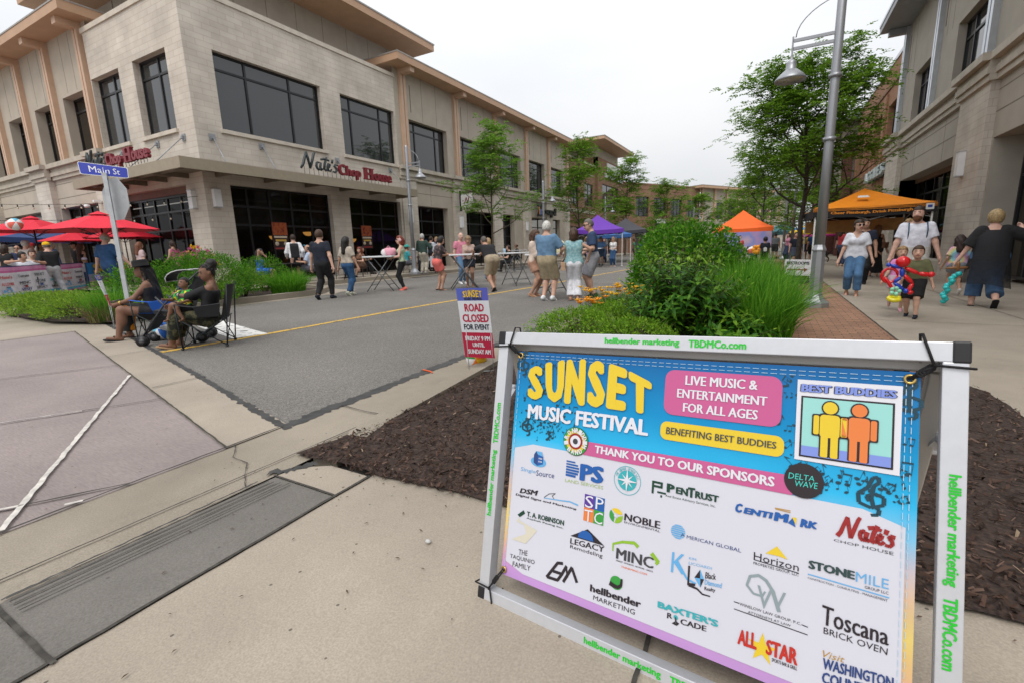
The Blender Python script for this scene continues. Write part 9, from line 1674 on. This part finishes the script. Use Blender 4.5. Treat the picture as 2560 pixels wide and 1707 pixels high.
def M_tie():
 m, n, b = newmat('tie_dye'); tcn = N(n, 'ShaderNodeTexCoord'); mp = N(n, 'ShaderNodeMapping'); mp.inputs['Location'].default_value = (0, 0, -.76); n.links.new(tcn.outputs['Object'], mp.inputs[0]); sp = N(n, 'ShaderNodeSeparateXYZ'); n.links.new(mp.outputs[0], sp.inputs[0])
 at = N(n, 'ShaderNodeMath', operation='ARCTAN2'); n.links.new(sp.outputs['Z'], at.inputs[0]); n.links.new(sp.outputs['X'], at.inputs[1]); ln = N(n, 'ShaderNodeVectorMath', operation='LENGTH'); cb = N(n, 'ShaderNodeCombineXYZ'); n.links.new(sp.outputs['X'], cb.inputs[0]); n.links.new(sp.outputs['Z'], cb.inputs[1]); n.links.new(cb.outputs[0], ln.inputs[0])
 a1 = N(n, 'ShaderNodeMath', operation='MULTIPLY'); a1.inputs[1].default_value = 1/6.283; n.links.new(at.outputs[0], a1.inputs[0]); a2 = N(n, 'ShaderNodeMath', operation='MULTIPLY_ADD'); a2.inputs[1].default_value = 4.5; n.links.new(ln.outputs['Value'], a2.inputs[0]); n.links.new(a1.outputs[0], a2.inputs[2]); fr = N(n, 'ShaderNodeMath', operation='FRACT'); n.links.new(a2.outputs[0], fr.inputs[0])
 r = N(n, 'ShaderNodeValToRGB'); e = r.color_ramp.elements; cs = [(0, (.25, .62, .66)), (.25, (.66, .56, .2)), (.5, (.62, .3, .5)), (.72, (.38, .4, .65)), (1, (.25, .62, .66))]
 while len(e) < 5: e.new(.5)
 for i, (p, c) in enumerate(cs): e[i].position = p; e[i].color = c4(c)
 n.links.new(fr.outputs[0], r.inputs[0]); n.links.new(r.outputs[0], b.inputs['Base Color']); b.inputs['Roughness'].default_value = .85; return m
person('girl in a pastel tie dye tee with dark hair walking away by the stone pier', 3.5, 13.35, 88, 1.20, 'tan', True, 1.02, dz=.05, fl=(-.06, .06, .05), fr=(.06, -.10, .08), hl=(-.19, .02, .5), hr=(.17, .08, .5), top=T_(M_tie(), .75, hem=-.09, g=.03), bot=SHORT((.2, .22, .25), .5, .025), shoes=('shoe', (.62, .6, .58)), hair=('long', (.03, .016, .012), .12), vox=.013, child=True, fingers=True)
def shawl(A):
 T = A['T']; H = A['H']; n = 26; mb = MB(); vs = []; lv = ((.27, .112, .06), (.2, .14, .10), (.1, .14, .115), (0, .15, .125), (-.1, .165, .14), (-.2, .18, .155), (-.27, .19, .165))
 for (z, a, b_) in lv:
  for k in range(n): th = 2*math.pi*k/n; w_ = 1+.05*math.sin(7*th)*(1 if z < .05 else 0); dz_ = -.06*max(0, math.cos(th)) if z < -.15 else 0; vs.append(tuple(T(a*math.cos(th)*w_, b_*math.sin(th)*w_-.01, z+dz_)))
 mb.add(vs, [(i*n+k, i*n+(k+1) % n, (i+1)*n+(k+1) % n, (i+1)*n+k) for i in range(len(lv)-1) for k in range(n)], 0, True); mb.build('lace_shawl', A['lace'], A['t'])
def M_lace():
 m, n, b = newmat('black_lace'); b.inputs['Base Color'].default_value = (.010, .010, .013, 1); b.inputs['Roughness'].default_value = .8; tcn = N(n, 'ShaderNodeTexCoord'); v = N(n, 'ShaderNodeTexVoronoi', Scale=34); n.links.new(tcn.outputs['Object'], v.inputs['Vector']); sp = N(n, 'ShaderNodeSeparateXYZ'); n.links.new(tcn.outputs['Object'], sp.inputs[0])
 mr = N(n, 'ShaderNodeMapRange'); mr.inputs['From Min'].default_value = .62; mr.inputs['From Max'].default_value = .95; mr.inputs['To Min'].default_value = .62; mr.inputs['To Max'].default_value = 1.0; n.links.new(sp.outputs['Z'], mr.inputs['Value']); gt = N(n, 'ShaderNodeMath', operation='LESS_THAN'); gt.inputs[1].default_value = .42; n.links.new(v.outputs['Distance'], gt.inputs[0]); mu = N(n, 'ShaderNodeMath', operation='MULTIPLY'); n.links.new(mr.outputs[0], mu.inputs[0]); mu.inputs[1].default_value = .95; n.links.new(mu.outputs[0], b.inputs['Alpha']); return m
m_lace = M_lace()
def shawl2(A): A['lace'] = m_lace; shawl(A)
person('heavy woman in a sheer black lace top and jeans walking away with one hand raised', 3.38, 11.3, 82, 1.70, 'pink', True, 1.32, fl=(-.075, .10, .045), fr=(.07, -.13, .10), hl=(-.25, .02, .47), hr=(.23, .15, .80), er=(1, -.2, -.6), head=(20, 0), top=T_((.012, .012, .015), 1.0, hem=.08, g=.02, nk=.265, gs=.02), bot=B_((.06, .12, .23), l=1.75, g=.02, fx=.02, w=.09), shoes=('sandal', (.012, .012, .014)), hair=('curly', (.34, .24, .12)), vox=.016, fingers=True, extra=[shawl2])
person('woman in a long black dress with a brown bag by the shop windows', 3.05, 19.6, 60, 1.70, 'tan', True, 1.1, dz=0, hl=(-.17, .1, .55), hr=(.17, .05, .5), top=T_(BLK, 0, strap=1, hem=-.04), bot=dict(c=BLK, k='skirt', hem=.07, fl=.05, w=.08), shoes=('sandal', (.5, .45, .4)), hair=('long', (.17, .10, .05), .16), vox=.018, extra=[shoulder_bag(-1, (.17, .07, .03), .08)])
person('man in a dark shirt just behind the white blouse woman', 2.25, 16.2, 262, 1.80, 'tan', False, 1.05, top=T_((.015, .02, .04), .6), bot=B_(BLK), shoes=('shoe', BLK), hair=('short', DKBR), vox=.02)
person('woman with fair hair hidden behind the bearded man', 3.05, 15.6, 262, 1.74, 'light', True, 1.0, top=T_((.1, .08, .06), .6), bot=B_(BLK), shoes=('shoe', BLK), hair=('long', BLOND, .12), vox=.02)
person('bald man in black far up the right pavement', 3.7, 34.5, 262, 1.80, 'pink', False, 1.1, top=T_((.015, .017, .022), .7), bot=B_(BLK), shoes=('shoe', BLK), hair=None, vox=.024)
person('man in a blue tee by the far end of the orange and black tent', 2.0, 30.5, 90, 1.75, 'tan', False, 1.1, top=T_((.02, .07, .2), .6), bot=SHORT(BLK), shoes=('shoe', BLK), hair=('short', DKBR), vox=.024)
# the balloon things they carry
m_br, m_bb, m_bt, m_by, m_bm = [M('balloon_'+k, c, .22, var=.03, coat=.4) for k, c in (('red', (.62, .008, .012)), ('blue', (.012, .05, .42)), ('teal', (.02, .50, .50)), ('yellow', (.72, .62, .02)), ('mint', (.3, .68, .48)))]
bl = thing('balloon_figure', 'twisted red and blue balloon figure held in front of the boy', 'balloon', (1.80, 9.28, .44));
def bal(mb, P, r, mi): n_ = len(P); mb.tube(P, [r*(.55 if i in (0, n_-1) else 1) for i in range(n_)], 10, mi)
def along(a, b, k=5): a, b = Vector(a), Vector(b); return [a.lerp(b, i/(k-1)) for i in range(k)]
mb = MB(); mb.ball((0, 0, .43), .095, 14, sc=(1, .9, .92)); bal(mb, along((.03, 0, .34), (.20, -.03, .25)), .03, 0); bal(mb, along((.20, -.03, .25), (.33, -.03, .23)), .034, 0); mb.ball((.35, -.03, .235), .045, 10); bal(mb, along((.03, 0, .23), (.15, 0, .10)), .03, 0); bal(mb, along((.15, 0, .10), (.10, 0, -.04)), .03, 0); bal(mb, along((.10, 0, -.04), (.17, 0, -.04)), .035, 0)
bal(mb, [Vector((-.12+.10*math.cos(R(a))-.02, .02, .22+.11*math.sin(R(a)))) for a in range(0, 361, 30)], .022, 0); bal(mb, along((-.2, .02, .2), (-.08, 0, .0)), .025, 0); mb.build('red_balloons', m_br, bl)
mb = MB(); bal(mb, along((.0, 0, .34), (-.15, 0, .38)), .028, 0); mb.ball((-.17, 0, .385), .034, 10); bal(mb, along((0, 0, .33), (.015, 0, .2)), .034, 0); bal(mb, along((.0, 0, .19), (-.08, 0, .12)), .028, 0); bal(mb, along((-.08, 0, .11), (.05, 0, .0)), .028, 0); mb.ball((.08, 0, -.02), .04, 10); mb.build('blue_balloons', m_bb, bl)
mb = MB(); bal(mb, [Vector((-.05+.07*math.cos(R(a)), 0.03*math.sin(R(a)), -.14+.025*math.sin(R(a)))) for a in range(0, 361, 30)], .035, 0); [mb.ball((-.05+.05*math.cos(R(72*k)), 0, -.02+.05*math.sin(R(72*k))), .034, 9, 1) for k in range(5)]; mb.build('flower_balloons', [m_by, m_bm], bl)
bs2 = thing('balloon_sword', 'twisted teal balloon sword with a brown handle held by the woman in lace', 'balloon', (2.98, 11.3, .66)); mb = MB(); [mb.ball((-.025*math.sin(k*.25)*2-.02*k/2+.022*math.cos(k*1.7), .022*math.sin(k*1.7), -.10-.042*k), .05, 10, sc=(1, 1, .9)) for k in range(13)]; mb.build('blade', m_bt, bs2); mb = MB(); bal(mb, along((-.17, 0, 0), (.16, 0, .01)), .026, 0); bal(mb, along((0, 0, .12), (0, 0, -.06)), .028, 0); mb.build('handle', M('balloon_brown', (.22, .10, .035), .3, var=.03), bs2)
# dog far off
dg = MB(); BK = [(0, 0, .62), (.16, 0, .60), (.34, 0, .58), (.5, 0, .60)]; dg.tube([(-.02, 0, .5), (.1, 0, .49), (.3, 0, .50), (.46, 0, .52), (.54, 0, .55)], [.09, .12, .115, .10, .05], 10); dg.tube([(.5, 0, .56), (.6, 0, .72), (.64, 0, .78)], [.075, .06, .055], 8); dg.ball((.68, 0, .80), .075, 10, sc=(1.15, .85, .9)); dg.tube([(.7, 0, .78), (.82, 0, .755)], [.045, .03], 8)
for sg in (-.06, .06): dg.tube([(.45, sg, .48), (.44, sg, .25), (.45, sg, .04), (.49, sg, .02)], [.05, .028, .022, .026], 7); dg.tube([(.02, sg, .48), (.08, sg, .32), (-.04, sg, .2), (-.01, sg, .04), (.03, sg, .02)], [.07, .05, .028, .022, .026], 7); dg.tube([(.66, sg, .86), (.62, sg*1.4, .78)], [.03, .015], 6)
dg.tube([(-.05, 0, .55), (-.16, 0, .6), (-.22, 0, .72)], [.03, .022, .01], 6); item('dog', 'dark dog standing on the far right pavement beside the lamp posts', 'dog', (2.9, 32.5, G(2.9, 32.5)), dg, M('dog_fur', (.02, .017, .015), .9, var=.3, scale=10), R(170))
# ---- patio people on the left
person('man in a yellow cap black sweater and grey trousers standing before the fence', -20.75, 6.38, 178, 1.78, 'pink', False, 1.08, dz=.0, lean=4, fl=(-.08, .05, .05), fr=(.10, -.10, .045), hl=(-.2, .05, .52), hr=(-.0, .27, .62), er=(.5, -.6, -.6), kl=(-.2, 1, .1), head=(6, 8), top=T_((.012, .012, .014), 1.92, hem=-.06, g=.02), bot=B_((.33, .33, .35), g=.016), shoes=('shoe', (.3, .3, .3)), hair=('crop', (.12, .09, .07)), vox=.016, extra=[cap_((.72, .42, .01))], fingers=True)
c = MB(); c.lathe([(.035, 0), (.045, .12), (.043, .12), (.0, .085)], n=12); c.lathe([(.033, .004), (.042, .09), (0, .09)], n=12, mi=1); item('drink_cup', 'clear cup of red drink in the hand of the man in the yellow cap', 'cup', (-21.3, 6.5, G(-21, 6)+1.15), c, [M('cup_clear', (.6, .55, .52), .2), M('drink_red', (.6, .06, .03), .2)])
person('bald old man in a blue tee and jeans walking behind the shrubs', -15.0, 5.73, 105, 1.80, 'pink', False, 1.08, dz=.08, fl=(-.06, .1, .05), fr=(.07, -.1, .05), hl=(-.19, -.04, .47), hr=(.24, .12, .52), head=(-10, 0), top=T_((.025, .075, .19), .85, hem=-.05, g=.02), bot=B_((.02, .06, .15)), shoes=('shoe', BLK), hair=('bald', (.4, .38, .36)), vox=.015, fingers=True)
PP = dict(vox=.02, dz=.08)
seated('black haired man in a white shirt resting his arm on the banner fence', -20.75, 5.72, 350, 1.78, 'tan', False, 1.1, T_((.64, .66, .72), .7), B_(BLK), ('short', BLACKH), dz=.1, head=(-50, 0), hl=(-.16, .16, .58), hr=(.10, .22, .60))
seated('smiling man in a beige tee seated behind the fence', -21.4, 6.16, 340, 1.84, 'light', False, 1.12, T_((.62, .57, .5), .7), B_(BLK), ('short', BROWNH), dz=.12, head=(-20, 0))
person('man in a grey flat cap and white jacket with his back to the fence', -23.0, 6.49, 110, 1.80, 'pink', False, 1.12, top=T_((.58, .56, .53), 1.9, g=.025), bot=B_(KHAKI), hair=('crop', GREYH), extra=[cap_((.42, .42, .42), 0)], **PP)
person('man in a grey and royal blue jacket facing away under the umbrellas', -22.5, 6.99, 100, 1.75, 'tan', False, 1.22, top=T_((.06, .08, .16), 1.9, g=.028), bot=B_(NAVY), hair=('crop', (.2, .19, .18)), **PP)
person('woman with dark hair in a black vest at the left edge behind the fence', -21.0, 5.43, 120, 1.62, 'tan', True, 1.15, top=T_(BLK, .3), bot=B_(BLK), hair=('bob', (.03, .012, .01), .1), **PP)
person('bald man with glasses in a navy jacket under the large umbrella', -26.0, 7.1, 330, 1.70, 'tan', False, 1.1, top=T_((.02, .03, .08), 1.9), bot=B_(BLK), hair=None, extra=[glasses()], **PP)
person('blonde woman in white under the red umbrellas', -23.4, 7.0, 110, 1.66, 'light', True, 1.05, top=T_((.62, .62, .62), .6), bot=B_(DEN), hair=('long', (.3, .2, .1), .14), **PP)
person('man in a red cap and pink shirt deep under the umbrellas', -25.0, 7.24, 320, 1.76, 'pink', False, 1.1, top=T_((.5, .2, .24), .6), bot=B_(BLK), hair=('short', BROWNH), extra=[cap_((.4, .02, .03))], **PP)
person('woman with very long brown hair in black under the umbrellas', -23.3, 8.1, 100, 1.70, 'tan', True, 1.05, top=T_(BLK, 0, strap=1), bot=B_(BLK), hair=('long', (.07, .03, .018), .30), **PP)
person('man in a black cap talking to the long haired woman', -24.0, 8.2, 280, 1.78, 'tan', False, 1.1, top=T_(BLK, .7), bot=B_(BLK), hair=('short', DKBR), extra=[cap_((.02, .02, .02))], **PP)
person('small child in a pale lilac hat behind the fence', -22.9, 8.0, 120, 1.12, 'light', False, 1.1, top=T_((.5, .5, .55), .7), bot=B_(DEN), hair=('crop', BLOND), extra=[cap_((.55, .52, .66), 0)], child=True, **PP)
person('auburn haired woman in a pale pink top behind the corner shrubs', -20.3, 8.75, 95, 1.66, 'light', True, 1.08, top=T_((.56, .42, .43), .7), bot=B_(BLK), hair=('long', (.16, .06, .03), .16), extra=[shoulder_bag(1, (.02, .02, .02), .0)], vox=.018, dz=.1)
person('woman in a pink plaid top beside the flower urn', -19.3, 9.4, 190, 1.66, 'tan', True, 1.02, hl=(-.14, .1, .55), hr=(.14, .12, .6), top=T_(M_ramp('plaid_pink', [(.42, (.5, .1, .2)), (.5, (.05, .03, .05)), (.58, (.6, .25, .35))], 26, const=True), 0), bot=B_(BLK), hair=('pony', DKBR, .1), vox=.018, dz=.12)
# ---- far people
FV_ = dict(vox=.026, face_det=True)
person('man in a light blue shirt leaning at the far white table', -9.15, 28.2, 280, 1.78, 'tan', False, 1.05, lean=10, hl=(-.12, .22, .6), hr=(.12, .22, .6), top=T_((.14, .30, .58), .8), bot=SHORT((.03, .06, .1)), shoes=('shoe', BLK), hair=('short', (.14, .1, .08)), extra=[glasses()], **FV_)
person('woman in a white tee and jeans standing beside the far white table', -8.0, 26.9, 265, 1.70, 'light', True, 1.05, hl=(-.06, .14, .6), hr=(.06, .14, .6), top=T_((.62, .62, .62), .7, hem=-.06), bot=B_((.03, .08, .18)), shoes=('sandal', WHT), hair=('long', BLOND, .08), extra=[glasses()], **FV_)
person('woman in a denim skirt and tank top before the orange tent', -1.9, 22.5, 110, 1.66, 'tan', True, 1.0, top=T_((.30, .30, .2), 0, strap=1), bot=dict(c=(.28, .42, .52), k='skirt', hem=.33, fl=.01), hair=('long', (.22, .14, .07), .12), **FV_)
person('boy in a black football jersey with a number eight on its back', -.25, 25.8, 95, 1.42, 'tan', False, 1.05, top=T_((.015, .018, .025), .8, hem=-.1, g=.03), bot=SHORT(BLK), hair=('short', BLACKH), child=True, extra=[lambda A: (lambda mb: (rect_text(mb, '8', -.08, .08, A['pel'][2]+.02, A['pel'][2]+.22, lambda u, v, z: (-u, -.155, v), 0, .06), mb.build('jersey_number', m_white, A['t'])))(MB())], **FV_)
inf = MB(); [inf.ball((.12*math.cos(R(60*k)), .05*math.sin(R(60*k)), .14*math.sin(R(60*k))), .11, 10) for k in range(6)]; inf.ball((.2, 0, .2), .09, 10); item('inflatable_toy', 'orange inflatable toy beside the boy in the jersey', 'inflatable', (-.62, 25.9, G(-.6, 26)+.85), inf, M('vinyl_orange', (.8, .3, .01), .3))
person('man in a grey tee walking away beyond the orange tent', .25, 38.5, 95, 1.80, 'tan', False, 1.05, fl=(-.06, .1, .05), fr=(.06, -.12, .07), top=T_((.25, .28, .32), .7), bot=SHORT((.05, .05, .06)), shoes=('shoe', BLK), hair=('short', DKBR), **FV_)
rq = random.Random(77); PAL = [((.62, .62, .64), 'white'), ((.02, .02, .025), 'black'), ((.45, .04, .05), 'red'), ((.03, .09, .3), 'blue'), ((.10, .11, .13), 'grey'), ((.05, .25, .12), 'green'), ((.6, .25, .35), 'pink'), ((.5, .38, .06), 'mustard')]
WHERE = [(-2.6, 29.2, 'under the left half of the orange tent'), (-2.1, 31.5, 'at the back left of the orange tent'), (-1.5, 29.0, 'under the middle of the orange tent'), (-.9, 31.6, 'at the back of the orange tent'), (-.5, 29.3, 'under the right half of the orange tent'), (-3.6, 33, 'just left of the orange tent'), (.9, 33, 'between the orange tent and the right lamp post'), (1.9, 36, 'below the striped umbrella'), (2.6, 37.5, 'right of the striped umbrella'), (1.5, 40, 'far behind the striped umbrella'), (2.6, 41.5, 'farthest up the right pavement'), (-7.3, 30.5, 'beside the purple tent leg'), (-9.7, 30.6, 'inside the purple tent'), (-8.6, 34, 'under the low blue tent'), (-6.9, 36, 'between the blue tent and the tall shrub'), (-5.6, 40, 'far up the middle of the road'), (-10.6, 29.6, 'at the left side of the purple tent'), (1.0, 26, 'behind the trunk of the large tree'), (2.9, 27, 'under the back of the orange and black tent'), (-12.7, 29, 'on the left kerb by the second lamp post')]
for i, (x, y, wh) in enumerate(WHERE):
 (c, cn), fm = PAL[i % len(PAL)], i % 2 == 0
 person('%s in %s %s' % ('woman' if fm else 'man', ('a %s top' % cn), wh), x, y, rq.uniform(0, 360), rq.uniform(1.62, 1.82), rq.choice(('light', 'tan', 'pink', 'brown')), fm, rq.uniform(.95, 1.15), top=T_(c, .6), bot=SHORT((.05, .06, .1)) if i % 3 else B_((.04, .06, .12)), hair=('long', rq.choice((BLOND, DKBR, BROWNH)), .1) if fm else ('short', rq.choice((DKBR, GREYH, BROWNH))), shoes=None, vox=.03, face_det=False, group='distant crowd around the tents')
